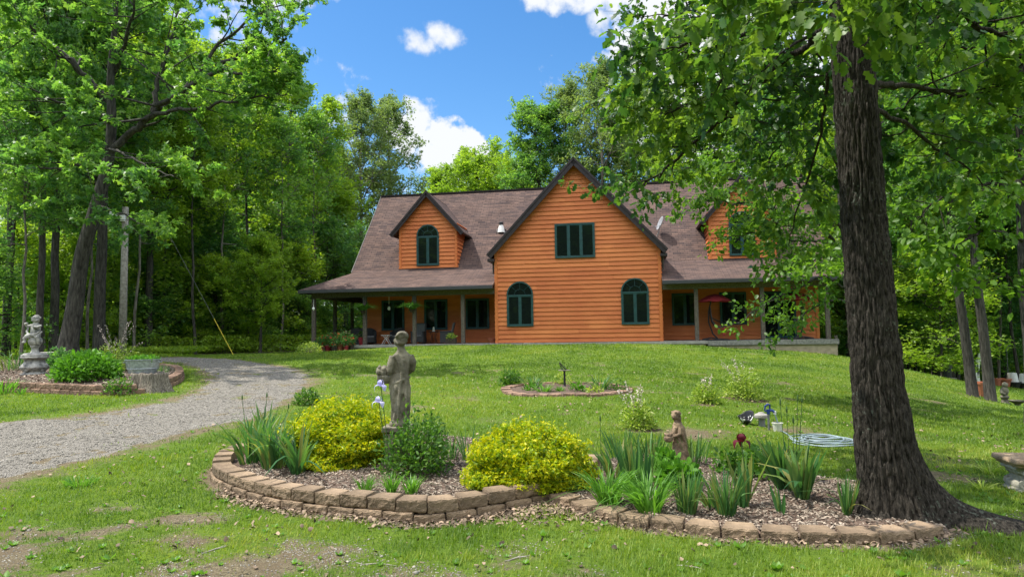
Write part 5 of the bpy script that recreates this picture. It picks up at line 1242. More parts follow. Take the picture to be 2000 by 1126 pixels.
clump(1272, 893, 60, 40, .02, 22, .35, .1, m_iris, 'iris_clump', 'dark iris clump behind the girl statue on its left', GI)
clump(1352, 905, 66, 44, .02, 26, .32, .1, m_iris, 'iris_clump', 'dark iris clump behind the girl statue on its right', GI)
clump(1342, 1000, 92, 70, .017, 16, .22, .08, m_iris, 'daffodil_clump', 'upright narrow daffodil leaves right of the daylilies', GI)
clump(1388, 990, 70, 10, .034, 8, .4, .2, m_iris, 'iris_clump', 'few wide iris blades left of the daffodil leaves', GI, tilt=(-.2, 0))
clump(1418, 1005, 98, 76, .017, 16, .30, .10, m_iris, 'daffodil_clump', 'dense daffodil leaves at the centre of the right bed', GI)
clump(1452, 988, 115, 18, .05, 8, .35, .02, m_iris, 'iris_clump', 'wide iris fan carrying the maroon flower', GI)
clump(1535, 955, 110, 34, .055, 14, .30, .12, m_iris, 'iris_clump', 'large iris fan leaning left in the right half of the bed', GI, tilt=(-.28, 0))
clump(1568, 975, 116, 34, .055, 12, .22, .12, m_iris, 'iris_clump', 'largest iris fan standing beside the bare mulch left of the oak', GI)
clump(1528, 1002, 58, 6, .03, 10, .3, .02, m_iris, 'iris_clump', 'three young iris blades alone in the mulch', GI)
clump(1655, 1006, 88, 36, .018, 7, .30, .04, m_iris, 'daffodil_clump', 'small narrow leaf clump just left of the oak trunk', GI)
# bud stalks
def stalks(px, py, tops, label, m=m_stem, flower=None):
    p = gb(px, py); s = p.y / F; mb = MB()
    for dx, h in tops:
        x = dx * s; z = h * s; mb.tube([(x * .3, 0, 0), (x * .7, 0, z * .5), (x, 0, z)], [.005, .004, .003], 5); mb.lathe([(.002, 0), (.010, .018), (.009, .045), (.001, .07)], 8, (x, 0, z - .01))
    o = mb.build('bud_stalks', m); o.location = p; return tag(o, label, 'plant stalk')
stalks(1545, 960, [(-14, 165), (-2, 150), (20, 172), (28, 168), (10, 130)], 'thin iris stalks with closed grey buds over the large fan')
stalks(1175, 940, [(0, 115)], 'single tall bud stalk beside the right yellow bush')
stalks(500, 900, [(-28, 118), (20, 122), (62, 100)], 'thin seed stalks above the leftmost iris clump')
def iris_flower(px, py, Y, m, stem_px, label, size, name='iris_flower', cat='flower'):
    """standards, falls and a stem from the bed"""
    p = at(px, py, Y); b = Vector((at(stem_px, py, Y).x, Y, Hb(at(stem_px, py, Y).x, Y)))
    o = empty(name, b, 0, label, cat); d = p - b; r = np.random.default_rng(int(px))
    MB().tube([(0, 0, 0), tuple(d * .5 + Vector((.01, 0, 0))), tuple(d)], [.006, .005, .005], 6).build('stem', m_stem, o)
    mb = MB()
    for k in range(6):
        a = 2 * pi * k / 6 + .3; upr = k % 2 == 0; g = 7; pts = []
        for i in range(g):
            t = i / (g - 1); 
            if upr: c = Vector((cos(a) * size * .42 * sin(pi * t * .9), sin(a) * size * .42 * sin(pi * t * .9), size * 1.0 * t))
            else: c = Vector((cos(a) * size * (.25 + .75 * sin(pi * t * .55)), sin(a) * size * (.25 + .75 * sin(pi * t * .55)), size * (.35 * sin(pi * t) - .75 * t * t)))
            w = size * (.42 if upr else .40) * sin(pi * min(1, .12 + t * .86)) ** .7
            sd = Vector((-sin(a), cos(a), 0)); pts.append((c - sd * w + Vector((0, 0, size * .08 * sin(t * 9))), c, c + sd * w + Vector((0, 0, size * .08 * cos(t * 8)))))
        V = [q for tr in pts for q in tr]; mb.add([v + d for v in V], [(i * 3 + j, i * 3 + j + 1, i * 3 + 4 + j, i * 3 + 3 + j) for i in range(g - 1) for j in range(2)], r.uniform(0, 1))
    mb.build('petals', m, o, smooth=True); return o
iris_flower(744, 754, 7.35, m_purple, 760, 'pale purple iris bloom under the flower basket of the tall statue', .07)
iris_flower(740, 786, 7.3, m_purple, 756, 'lower pale purple iris bloom above the left yellow bush', .07)
iris_flower(1448, 862, 6.15, m_maroon, 1452, 'single dark maroon iris bloom standing over the right bed', .075)

def bush(px, py, wpx, hpx, n, size, m, name, label, tmpl=LT_diamond, group=None, bed=True, stems=18, shell=.25, lump=.22, cat='bush', depth=1.0, seed=3, upb=.6, along=1.0, top=.0, base=None, droop=0, extra=None, jit=.01):
    p = base or (gb(px, py) if bed else gp(px, py)); s = p.y / F; W = wpx * s / 2; Hh = hpx * s; r = np.random.default_rng(seed + int(px))
    th = r.uniform(0, 2 * pi, n); ph = np.arccos(r.uniform(-.18, 1, n)); q = 1 - np.abs(r.normal(0, shell, n)); q = np.clip(q, .05, 1.05)
    d = np.stack([np.sin(ph) * np.cos(th), np.sin(ph) * np.sin(th) * depth, np.cos(ph)], -1)
    l = 1 + lump * (fbm(th * 1.6 + 5, ph * 3.5, 1.0, seed + 3, 3) - .5) * 2 * 1.0 + lump * .6 * (vnoise(th * 5 + 3, ph * 8, 1, seed) - .5)
    P = d * (q * l)[:, None] * np.array([W, W, Hh * .86]) + np.array([0, 0, Hh * .12]); P[:, 2] = np.maximum(P[:, 2], .01)
    P[:, 2] += top * Hh * np.maximum(0, 1 - np.hypot(P[:, 0], P[:, 1]) / W) * r.uniform(0, 1, n) ** 3
    o = empty(name, p, 0, label, cat, group)
    link('foliage', leaves('foliage', P, d * along + np.array([0, 0, .35]), size, r, tmpl, upb, jit, droop=droop), m, o)
    mb = MB(); ks = r.integers(0, n, stems)
    for k in ks:
        e = Vector(P[k]) * .97; mb.tube([(e.x * .06, e.y * .06, -.01), (e.x * .4, e.y * .4, e.z * .5), e], [.007, .005, .002], 4)
    mb.build('stems', m_twig, o)
    if extra: extra(o, P, W, Hh, r)
    return o
LT_ell = (np.array([[0, 0, 0], [.2, .35, .05], [.17, .7, .03], [0, 1, -.06], [-.17, .7, .03], [-.2, .35, .05]]), [(0, 1, 2, 5), (5, 2, 4), (4, 2, 3)])
GS = 'yellow spirea bushes in the front bed'
m_in = m_shrub
def spirea_core(o, P, W, Hh, r):
    k = r.integers(0, len(P), 9000); Q = P[k] * np.array([.86, .86, .88]); 
    link('inner_foliage', leaves('inner_foliage', Q, Q * 1.0, .034, r, LT_clump, .5, .02), m_leaf_c, o)
bush(666, 898, 208, 108, 17000, .028, m_spirea, 'spirea_bush', 'bright yellow leafed rounded bush left of the tall statue', LT_clump, GS, extra=spirea_core, shell=.12, lump=.42, stems=60, top=.22, depth=.9)
bush(1030, 946, 226, 104, 18000, .027, m_spirea, 'spirea_bush', 'bright yellow leafed rounded bush right of the tall statue', LT_clump, GS, extra=spirea_core, shell=.12, lump=.46, stems=60, top=.22, depth=.8, seed=14)
bush(812, 925, 128, 98, 2600, .05, m_shrub, 'green_shrub', 'open dark green shrub in front of the tall statue pedestal', LT_ell, shell=.4, lump=.5, stems=70, top=.6)
bush(700, 905, 50, 34, 260, .06, m_peony, 'weigela_sprig', 'small yellow green sprig in the mulch below the left yellow bush', LT_ell, shell=.4, stems=10, top=.9)
bush(845, 880, 60, 66, 700, .05, m_shrub, 'lily_plant', 'leafy green plant on the right of the statue shrub', LT_ell, shell=.4, stems=16, top=.3)
bush(1325, 945, 80, 42, 420, .07, m_peony, 'peony_plant', 'light green peony leaves at the foot of the girl statue', LT_two, shell=.35, stems=14)
bush(1300, 920, 60, 40, 260, .07, m_peony, 'peony_plant', 'peony leaves left of the girl statue base', LT_two, shell=.35, stems=12)
bush(1490, 930, 80, 62, 520, .055, m_shrub, 'peony_plant', 'round peony plant behind the maroon iris', LT_two, shell=.35, stems=16)
bush(1425, 925, 60, 44, 260, .055, m_shrub, 'peony_plant', 'low leafy plant behind the middle daffodil leaves', LT_two, shell=.35, stems=12)
bush(600, 790, 44, 30, 420, .07, m_shrub, 'roadside_weed', 'dark weedy plant at the tip of the gravel drive behind the yellow bush', LT_ell, bed=False, stems=10)
# variegated shrubs on the lawn with pale sprays
def sprays(nsp, hmul=1.5):
    def f(o, P, W, Hh, r):
        mb = MB(); A = []
        for k in range(nsp):
            a = r.uniform(0, 2 * pi); e = np.array([cos(a) * W * r.uniform(.2, 1.2), sin(a) * W * .6, Hh * r.uniform(.9, hmul)])
            mb.tube([(0, 0, 0), (e[0] * .35, e[1] * .35, e[2] * .6), tuple(e)], [.006, .004, .002], 4)
            for t in np.linspace(.45, 1, 14): A.append(np.r_[e * [t ** 1.5, t ** 1.5, t], e])
        mb.build('sprays', m_twig, o); A = np.array(A); A = np.repeat(A, 3, 0)
        link('blossoms', leaves('blossoms', A[:, :3], A[:, 3:], .035, r, LT_ell, .8, .018), m_pinkfl, o)
    return f
GW = 'variegated shrubs planted on the lawn'
bush(1246, 838, 66, 56, 1900, .05, m_variegated, 'variegated_shrub', 'yellow green shrub with a white blossom spray leaning right, nearest of three', LT_ell, GW, bed=False, shell=.45, stems=24, extra=sprays(5, 1.7), seed=4)
bush(1378, 788, 58, 42, 1500, .055, m_variegated, 'variegated_shrub', 'low spreading yellow green shrub, middle and smallest of three', LT_ell, GW, bed=False, shell=.45, stems=20, extra=sprays(4, 1.25), seed=5)
bush(1452, 779, 78, 60, 2400, .055, m_variegated, 'variegated_shrub', 'larger yellow green shrub beside dark soil, rightmost of three', LT_ell, GW, bed=False, shell=.45, stems=30, extra=sprays(6, 1.35), seed=6)
# left island planting
bush(170, 738, 115, 52, 2600, .12, m_peony, 'peony_bush', 'glossy bright green peony bush behind the reddish block wall', LT_ell, shell=.3, stems=24)
bush(225, 722, 90, 55, 1500, .07, m_variegated, 'variegated_shrub', 'pale variegated shrub with white sprays left of the utility pole', LT_ell, shell=.5, stems=24, extra=sprays(9, 1.8), seed=9)
bush(232, 748, 55, 34, 500, .07, m_shrub, 'low_shrub', 'small low shrub left of the galvanised tub', LT_ell, shell=.4, stems=10)
bush(112, 718, 50, 40, 700, .10, m_leaf_b, 'low_shrub', 'dark green shrub just right of the cherub pedestal', LT_ell, shell=.4, stems=10)
clump(28, 722, 50, 60, .03, 26, .35, .4, m_iris, 'daylily_clump', 'dark green strap leaves left of the cherub pedestal', None)
clump(8, 745, 40, 50, .03, 22, .45, .45, m_lily, 'daylily_clump', 'bright green strap leaves at the far left of the statue bed', None)
clump(42, 748, 22, 24, .02, 8, .3, .3, m_lily, 'grass_tuft', 'small green tuft below the cherub pedestal', None)
clump(308, 733, 28, 90, .012, 18, .2, .1, m_iris, 'chive_clump', 'grey green grassy clump right of the galvanised tub', None)
# oval bed planting
GO = 'plants of the oval bed'
bush(997, 754, 44, 36, 700, .07, m_shrub, 'small_shrub', 'twiggy shrub at the left end of the oval sundial bed', LT_ell, GO, bed=False, shell=.45, stems=20)
bush(1206, 765, 56, 28, 380, .05, m_shrub, 'small_shrub', 'sparse twiggy shrub at the right end of the oval sundial bed', LT_ell, GO, bed=False, shell=.5, stems=24)
bush(1100, 752, 34, 28, 240, .06, m_variegated, 'small_shrub', 'yellow green shrub right behind the sundial', LT_ell, GO, bed=False, shell=.45, stems=10)
bush(1037, 764, 30, 14, 120, .07, m_peony, 'hosta_plant', 'hosta with white marks in the left part of the oval bed', LT_ell, GO, bed=False, stems=6)
bush(1162, 768, 34, 14, 120, .07, m_variegated, 'hosta_plant', 'pale leaved hosta in the right part of the oval bed', LT_ell, GO, bed=False, stems=6)
bush(1127, 766, 28, 20, 90, .09, m_peony, 'leafy_plant', 'broad leaved plant just right of the sundial post', LT_ell, GO, bed=False, stems=6)
clump(1042, 758, 36, 60, .022, 14, .5, .5, m_iris, 'daylily_clump', 'arching daylily behind the hosta in the oval bed', GO, bed=False)
clump(1062, 767, 24, 50, .022, 10, .5, .4, m_lily, 'daylily_clump', 'bright small daylily left of the sundial', GO, bed=False)
clump(1093, 766, 18, 40, .02, 6, .4, .4, m_lily, 'daylily_clump', 'smallest daylily in front of the sundial', GO, bed=False)
clump(1172, 762, 42, 70, .022, 12, .55, .55, m_iris, 'daylily_clump', 'tall arching daylily in the right part of the oval bed', GO, bed=False)
# grass clumps by the bench
clump(1918, 958, 34, 50, .01, 6, .7, .5, m_variegated, 'ornamental_grass', 'pale grass clump in front of the stone bench', None, bed=False)
clump(1935, 925, 40, 50, .01, 8, .6, .6, m_variegated, 'ornamental_grass', 'pale arching grass clump behind the bench corner', None, bed=False)
clump(160, 948, 26, 120, .008, 26, .5, .3, m_lily, 'grass_tuft', 'coarse dark grass tuft in the near lawn at the left', None, bed=False)

# ------------------------------------------------------------------ stone figures
def sculpt(name, mb, m, parent, voxel=.01, smooth_it=2, amp=.004, freq=30):
    me = bpy.data.meshes.new('tmp'); me.from_pydata(mb.v, [], mb.f); me.update()
    o = bpy.data.objects.new(name, me); C.objects.link(o)
    md = o.modifiers.new('r', 'REMESH'); md.mode = 'VOXEL'; md.voxel_size = voxel
    ms = o.modifiers.new('s', 'SMOOTH'); ms.iterations = smooth_it; ms.factor = .5
    bpy.context.view_layer.update(); dg = bpy.context.evaluated_depsgraph_get()
    nm = bpy.data.meshes.new_from_object(o.evaluated_get(dg)); o.modifiers.clear(); o.data = nm; bpy.data.meshes.remove(me)
    n = len(nm.vertices); co_ = np.empty(n * 3, np.float32); nm.vertices.foreach_get('co', co_); co_ = co_.reshape(-1, 3)
    nr = np.empty(n * 3, np.float32); nm.vertices.foreach_get('normal', nr); nr = nr.reshape(-1, 3)
    d = (fbm(co_[:, 0] * freq + co_[:, 2] * freq * .7, co_[:, 1] * freq - co_[:, 2] * freq * .6, 1, 3, 3) - .5) * 2 * amp
    nm.vertices.foreach_set('co', (co_ + nr * d[:, None]).ravel()); nm.update()
    nm.name = name; nm.materials.append(m); nm.polygons.foreach_set('use_smooth', np.ones(len(nm.polygons), bool)); o.parent = parent
    return o
def loft(mb, rings, n=56):
    """rings: (z, cx, cy, rx, ry, fold amplitude, fold count, twist)"""
    vs_ = []
    for (z, cx, cy, rx, ry, fa, fc, tw) in rings:
        for k in range(n):
            t = 2 * pi * k / n; f = 1 + fa * (abs(sin(fc * t * .5 + tw)) * 1.6 - 1)
            vs_.append((cx + rx * f * cos(t), cy + ry * f * sin(t), z))
    m = len(rings); fs = [(i * n + k, i * n + (k + 1) % n, (i + 1) * n + (k + 1) % n, (i + 1) * n + k) for i in range(m - 1) for k in range(n)]
    fs.append(tuple(range(n - 1, -1, -1))); fs.append(tuple((m - 1) * n + k for k in range(n))); mb.add(vs_, fs)
def dens(rings, per=5):
    R_ = np.array(rings, float); k = np.arange(len(R_)); kk = np.linspace(0, len(R_) - 1, (len(R_) - 1) * per + 1)
    return [tuple(np.interp(kk, k, R_[:, j])[i] for j in range(R_.shape[1])) for i in range(len(kk))]
# tall woman, seen from behind, turning left, basket of flowers at her left hand side of the picture
Yw = 7.8; pb = at(778, 905, Yw); pb.z = Hb(pb.x, pb.y); s_w = 1.045
wroot = empty('statue', pb, 0, 'tall weathered stone statue of a robed woman seen from behind, holding flowers', 'statue')
ped = MB(); ped.box(-.17, .17, -.17, .17, -.03, .06, bev=.012); ped.box(-.13, .13, -.13, .13, .06, .38, bev=.012); ped.box(-.16, .16, -.16, .16, .38, .44, bev=.012)
ped.build('pedestal', m_stone, wroot)
z0 = .44; w = MB()
T0 = Matrix.Translation((0.035, 0, z0)) @ Matrix.Diagonal((s_w * .94, s_w * .98, s_w, 1)) @ Matrix.Rotation(radians(14), 4, 'Z')
loft(w, dens([(.0, -.02, 0, .115, .10, .0, 9, 0), (.03, -.02, 0, .115, .10, .10, 9, 0), (.06, -.01, 0, .10, .09, .16, 9, .3), (.18, -.012, 0, .098, .088, .15, 8, .5), (.32, -.02, .0, .102, .088, .13, 7, .8), (.42, -.012, .0, .112, .094, .10, 6, 1.0),
              (.50, -.01, .0, .088, .078, .07, 6, 1.3), (.56, .0, .0, .078, .066, .04, 6, 1.4), (.63, .01, .004, .085, .066, .03, 5, 1.5), (.70, .016, .006, .112, .074, .02, 4, 1.6), (.745, .012, .006, .108, .066, .0, 4, 1.6), (.775, .008, .004, .085, .052, .0, 4, 1.6), (.80, .004, 0, .052, .046, 0, 4, 1.6), (.86, .0, -.0, .039, .039, 0, 4, 1.6)]))
_hd = len(w.v)
# drapery folds hanging from the left shoulder down the back
w.tube([(-.08, -.045, .76), (-.03, -.07, .68), (.0, -.072, .58), (-.01, -.085, .48), (-.03, -.10, .30), (-.045, -.10, .08)], [.018, .018, .016, .018, .02, .016], 8)
w.tube([(-.05, -.05, .77), (.01, -.072, .66), (.04, -.075, .55), (.05, -.09, .42), (.045, -.098, .25), (.05, -.095, .05)], [.014, .016, .016, .018, .02, .015], 8)
w.tube([(.08, -.03, .76), (.075, -.062, .66), (.065, -.072, .54), (.09, -.08, .40), (.085, -.075, .2), (.08, -.07, .05)], [.014, .016, .016, .016, .016, .012], 8)
w.tube([(.10, -.03, .52), (.04, -.085, .50), (-.04, -.088, .47), (-.10, -.03, .45)], .016, 8)
# arms
w.tube([(-.088, -.0, .745), (-.112, -.012, .66), (-.125, -.01, .585), (-.145, .02, .54), (-.19, .045, .47)], [.046, .050, .044, .038, .026], 10)
w.tube([(-.19, .045, .47), (-.205, .05, .455), (-.225, .052, .45)], [.021, .024, .016], 8)
w.tube([(.105, .0, .75), (.140, .0, .68), (.135, .03, .60), (.09, .06, .56), (.02, .08, .55)], [.040, .040, .034, .026, .02], 10)
w.tube([(-.125, -.0, .60), (-.11, -.0, .50), (-.125, .01, .42), (-.12, .02, .36)], [.03, .024, .02, .008], 8)
# head turned left with rolled hair and bun
_h0 = len(w.v); w.ell((.0, .0, .935), (.060, .068, .075)); w.ell((-.035, .02, .915), (.035, .04, .05)); w.ell((-.064, .028, .922), (.012, .012, .014)); w.ell((-.052, .03, .892), (.018, .018, .014)); w.ell((.012, -.022, .965), (.068, .065, .050)); w.ell((.02, -.05, .92), (.038, .034, .034))
w.tube([(-.055, -.01, .915), (-.03, -.055, .895), (.03, -.068, .898), (.062, -.02, .915)], [.014, .018, .018, .012], 8)
for k in range(9): w.ell((-.055 + .014 * k, -.05 - .02 * sin(k * .4), .995 - .0035 * abs(k - 4) ** 1.7), (.013, .02, .012))
w.v = [tuple(T0 @ (Vector(p) if k < _h0 else (Vector(p) - Vector((0, 0, .88))) * 1.12 + Vector((0, 0, .868)))) for k, p in enumerate(w.v)]
sculpt('figure', w, m_stone, wroot, .0085, 2, .004, 34)
bs = MB(); r5 = random.Random(8)
bs.lathe([(.045, -.06), (.065, -.03), (.07, .0), (.05, .01)], 14)
for k in range(26): bs.ell((r5.uniform(-.055, .06), r5.uniform(-.05, .05), .012 + r5.uniform(0, .065)), [r5.uniform(.016, .028)] * 3, n=8, m=5)
bs.v = [tuple(T0 @ (Vector(p) * 1.3 + Vector((-.185, .04, .53)))) for p in bs.v]
sculpt('flower_basket', bs, m_stone, wroot, .008, 1, .006, 60)
# girl in a cape with basket
pg_ = gb(1326, 905); Sg = 96 * pg_.y / F
groot = empty('statue', pg_, 0, 'small tan stone statue of a caped girl with a basket in the right bed', 'statue')
g_ = MB()
loft(g_, dens([(-.04, .06, 0, .20, .17, 0, 7, 0), (.0, .06, 0, .20, .17, 0, 7, 0), (.02, .05, 0, .17, .14, .1, 7, .2), (.10, .05, 0, .155, .13, .14, 7, .3), (.28, .03, 0, .135, .115, .14, 7, .4), (.42, .0, 0, .105, .09, .10, 6, .6), (.52, -.01, 0, .088, .078, .04, 5, .8), (.64, -.01, .0, .098, .08, .0, 5, .8), (.72, -.01, .0, .085, .07, .0, 5, .8), (.76, -.02, 0, .045, .045, 0, 5, .8), (.80, -.03, 0, .04, .04, 0, 5, 1)]))
g_.v = [tuple(Matrix.Rotation(.0, 4, 'Z') @ Vector(p)) for p in g_.v]
# cape down the back (right side of the picture)
loft(g_, dens([(.30, .15, .02, .045, .09, .1, 5, 0), (.42, .12, .02, .055, .10, .1, 5, 0), (.56, .06, .01, .085, .11, .08, 5, 0), (.68, .02, .0, .105, .10, .05, 5, 0), (.76, -.01, .0, .075, .075, .0, 5, 0)]))
g_.tube([(-.06, -.06, .68), (-.11, -.09, .58), (-.14, -.1, .49), (-.19, -.09, .47)], [.038, .042, .036, .02], 8); g_.tube([(.02, -.08, .66), (.0, -.13, .57), (-.06, -.14, .54), (-.13, -.13, .52)], [.035, .036, .03, .02], 8)
g_.lathe([(.05, -.07), (.085, -.03), (.09, .02), (.06, .03)], 12, (-.2, -.09, .49)); 
for k in range(14): g_.ell((-.2 + r5.uniform(-.06, .06), -.09 + r5.uniform(-.05, .05), .53 + r5.uniform(0, .04)), [r5.uniform(.02, .032)] * 3, n=8, m=5)
g_.ell((-.045, -.005, .885), (.068, .068, .08)); g_.ell((-.105, -.03, .875), (.014, .012, .015)); g_.ell((-.09, -.035, .85), (.02, .02, .016)); g_.ell((-.02, .02, .93), (.085, .085, .06)); g_.ell((.03, .03, .82), (.05, .06, .09)); g_.ell((.045, .03, .72), (.045, .055, .07))
for k in range(12): a = k * .55; g_.ell((-.02 + .075 * cos(a), .02 + .07 * sin(a), .93 + .03 * sin(k * 1.7)), (.026, .026, .022), n=8, m=5)
g_.v = [(x * Sg * 1.08, y * Sg * 1.1, z * Sg * 1.08) for x, y, z in g_.v]
sculpt('figure', g_, m_stone2, groot, .0062, 1, .0035, 60)
# cherub on a ball and vase shaped pedestal
pc_ = gb(67, 731); u_ = pc_.y / F
croot = empty('statue', pc_, 0, 'grey and white stone cherub statue on a ball, standing on a carved vase pedestal', 'statue')
pd = MB()
def sq(r, n=4.0):
    return [(r * np.sign(cos(t)) * abs(cos(t)) ** (2 / n), r * np.sign(sin(t)) * abs(sin(t)) ** (2 / n)) for t in [2 * pi * k / 32 for k in range(32)]]
prof = [(.0, .27), (.03, .27), (.05, .22), (.09, .18), (.13, .25), (.19, .285), (.25, .26), (.31, .21), (.36, .19), (.40, .21), (.425, .27), (.455, .28), (.465, .25), (.47, .27), (.52, .27), (.525, .24), (.56, .20)]
vs_ = []
for z, r in prof:
    for x, y in sq(r): vs_.append((x * .98, y * .98, z))
n_ = 32; pd.add(vs_, [(i * n_ + k, i * n_ + (k + 1) % n_, (i + 1) * n_ + (k + 1) % n_, (i + 1) * n_ + k) for i in range(len(prof) - 1) for k in range(n_)] + [tuple(range(31, -1, -1)), tuple((len(prof) - 1) * n_ + k for k in range(n_))])
for k in range(8):
    a = k * pi / 4 + .2; pd.ell((.24 * cos(a), .24 * sin(a), .2), (.06, .06, .075), n=10, m=6); pd.ell((.22 * cos(a + .35), .22 * sin(a + .35), .12), (.05, .05, .04), n=8, m=6)
sculpt('pedestal', pd, m_grey, croot, .012, 1, .006, 24)
ch = MB(); ch.lathe([(.13, .56), (.10, .58), (.075, .64), (.085, .70), (.12, .72), (.10, .74)], 20)
ch.ell((.0, 0, .86), (.165, .16, .15))
loft(ch, dens([(.94, .0, 0, .10, .09, 0, 4, 0), (1.02, .0, 0, .125, .11, 0, 4, 0), (1.12, .0, 0, .12, .105, 0, 4, 0), (1.24, .0, 0, .115, .09, 0, 4, 0), (1.31, .0, 0, .09, .07, 0, 4, 0), (1.35, .0, 0, .045, .045, 0, 4, 0)]))
ch.tube([(-.04, -.06, 1.0), (-.12, -.15, .99), (-.17, -.16, .93), (-.16, -.15, .86)], [.07, .062, .05, .035], 10); ch.ell((-.17, -.18, .84), (.05, .05, .03))
ch.tube([(.05, -.05, .99), (.13, -.12, .96), (.16, -.10, .86), (.15, -.08, .78)], [.07, .058, .045, .03], 10)
ch.tube([(-.10, 0, 1.27), (-.19, -.04, 1.25), (-.22, -.08, 1.32), (-.13, -.13, 1.33)], [.045, .04, .034, .028], 8); ch.tube([(.09, 0, 1.27), (.05, -.13, 1.22), (.13, -.13, 1.22), (.22, -.09, 1.27)], [.042, .045, .038, .03], 8)
ch.tube([(-.16, -.03, 1.26), (-.17, -.09, 1.12), (-.08, -.14, 1.03), (.06, -.14, 1.0), (.15, -.08, 1.03), (.17, .0, 1.12)], [.02, .026, .028, .028, .026, .018], 8)
ch.tube([(-.15, -.05, 1.2), (-.13, -.12, 1.08), (-.02, -.15, 1.04), (.1, -.14, 1.05), (.18, -.1, 1.12)], [.014, .018, .02, .02, .016], 8)
ch.ell((.01, -.01, 1.44), (.095, .095, .105)); ch.ell((.02, -.095, 1.42), (.016, .016, .02)); ch.ell((-.04, -.07, 1.40), (.035, .03, .03)); ch.ell((.065, -.065, 1.40), (.035, .03, .03)); ch.ell((.015, -.085, 1.375), (.02, .012, .008))
for k in range(22):
    a = k * 2.4; q = .2 + .8 * k / 22; ch.ell((.01 + .10 * sin(a) * q, .01 + .10 * cos(a) * q, 1.545 - .09 * q), (.034, .034, .028), n=8, m=5)
sculpt('cherub', ch, m_grey, croot, .011, 1, .005, 26)
# distant small statue beside a bowl
ps = at(1963, 789, 22.6); ps = on(ps.x, ps.y); st = empty('garden_ornament', ps, 0, 'small grey stone figure beside a low bowl far down the right slope', 'garden ornament')
m0 = MB(); m0.lathe([(.16, 0), (.16, .08), (.11, .10), (.09, .2), (.14, .26), (.12, .3)], 16); m0.ell((0, 0, .45), (.13, .12, .17)); m0.ell((.02, -.02, .66), (.09, .09, .1)); m0.ell((.08, -.02, .68), (.05, .05, .04)); m0.tube([(-.1, 0, .5), (-.16, -.1, .4), (-.06, -.14, .36)], .04, 8)
sculpt('figure', m0, m_stone, st, .018, 1, .006, 20)
MB().lathe([(.08, 0), (.09, .05), (.22, .12), (.26, .16), (.24, .16), (.1, .1), (.01, .1)], 18, (.34, -.1, 0)).build('bowl', m_stone, st)

# ------------------------------------------------------------------ sundial, hydrant, tub and other garden things
sp = gp(1103, 757); us = sp.y / F
sd = empty('sundial', sp, 0, 'dark metal sundial on a post in the oval bed', 'sundial')
MB().lathe([(.07, 0), (.06, .02), (.03, .04), (.024, .06), (.022, .36), (.04, .38)], 12).build('post', m_black, sd)
MB().lathe([(.02, .38), (.135, .385), (.14, .39), (.135, .40), (.02, .402)], 24).build('plate', m_stone, sd)
gm = MB(); gm.tube([(.05, 0, .40), (-.02, 0, .47), (-.11, 0, .57)], .012, 6); gm.tube([(.05, 0, .40), (-.06, 0, .41), (-.11, 0, .57)], .008, 6); gm.tube([(-.02, 0, .47), (-.05, 0, .41)], .008, 6); gm.tube([(-.06, 0, .52), (-.08, 0, .45)], .008, 6)
gm.build('gnomon', m_black, sd)
hp = gp(1502, 840); k_ = hp.y / F
hy = empty('yard_hydrant', hp, 0, 'blue topped yard hydrant with a grey standpipe', 'hydrant')
MB().tube([(0, 0, -.05), (0, 0, .27)], .016, 10).build('standpipe', m_steel, hy)
hd = MB(); hd.tube([(0, 0, .24), (0, 0, .31)], [.024, .028], 10); hd.tube([(0, 0, .29), (.05, -.01, .295), (.085, -.015, .27)], [.022, .02, .02], 8); hd.tube([(0, 0, .29), (-.05, 0, .285), (-.052, 0, .31), (-.042, 0, .36), (.0, 0, .385), (.02, 0, .378), (.028, 0, .30)], [.012, .012, .012, .013, .014, .014, .012], 8)
hd.build('valve_head', m_blue, hy)
MB().lathe([(.02, -.02), (.02, .03)], 10, (.09, -.015, .255)).build('spout', m_white, hy)
wc_ = gp(1487, 832); wo_ = empty('well_cap', wc_, 0, 'short grey pipe with a wide weathered cap left of the blue hydrant', 'pipe')
MB().lathe([(.05, -.02), (.05, .14)], 14, (.01, 0, 0)).build('pipe', m_steel, wo_)
MB().lathe([(.095, .13), (.10, .145), (.10, .175), (.085, .19), (.05, .20), (.04, .215), (.01, .22)], 18).build('cap', m_concrete, wo_)
bp = gp(1519, 842); bo = empty('bucket', bp, 0, 'small dirty white bucket at the foot of the hydrant', 'bucket')
bo_ = MB(); bo_.lathe([(.055, 0), (.075, .12), (.082, .125), (.078, .13), (.07, .12), (.05, .01)], 18); bo_.build('pail', m_bucket, bo)
# hose: from the spout to the loose coil
hb = MB(); rr = random.Random(3); ca = gp(1612, 862)
pts = [(hp.x + .09, hp.y - .015, hp.z + .24), (hp.x + .12, hp.y - .03, hp.z + .12), (hp.x + .15, hp.y - .05, hp.z + .03)]
x0, y0 = hp.x + .15, hp.y - .05
for k in range(1, 9): x = x0 + (ca.x - .38 - x0) * k / 8; y = y0 + (ca.y - y0) * k / 8 + .05 * sin(k * 1.1); pts.append((x, y, float(H(x, y)) + .014))
for k in range(9 * 26):
    t = 2 * pi * k / 26; lp = k // 26; a = .42 + .06 * sin(lp * 2.2 + t * .3) - .03 * lp; b = .40 + .07 * cos(lp * 1.7 + t * .35) - .035 * lp; x = ca.x + .03 * sin(lp * 3.) - a * cos(t); y = ca.y + .03 * cos(lp * 2.) + b * sin(t)
    pts.append((x, y, float(H(x, y)) + .014 + .006 * lp + .004 * sin(t * 3 + lp)))
hb.tube(pts, .009, 6); tag(hb.build('garden_hose', m_hose, smooth=True), 'pale grey blue garden hose lying in a loose flat coil left of the oak', 'hose')
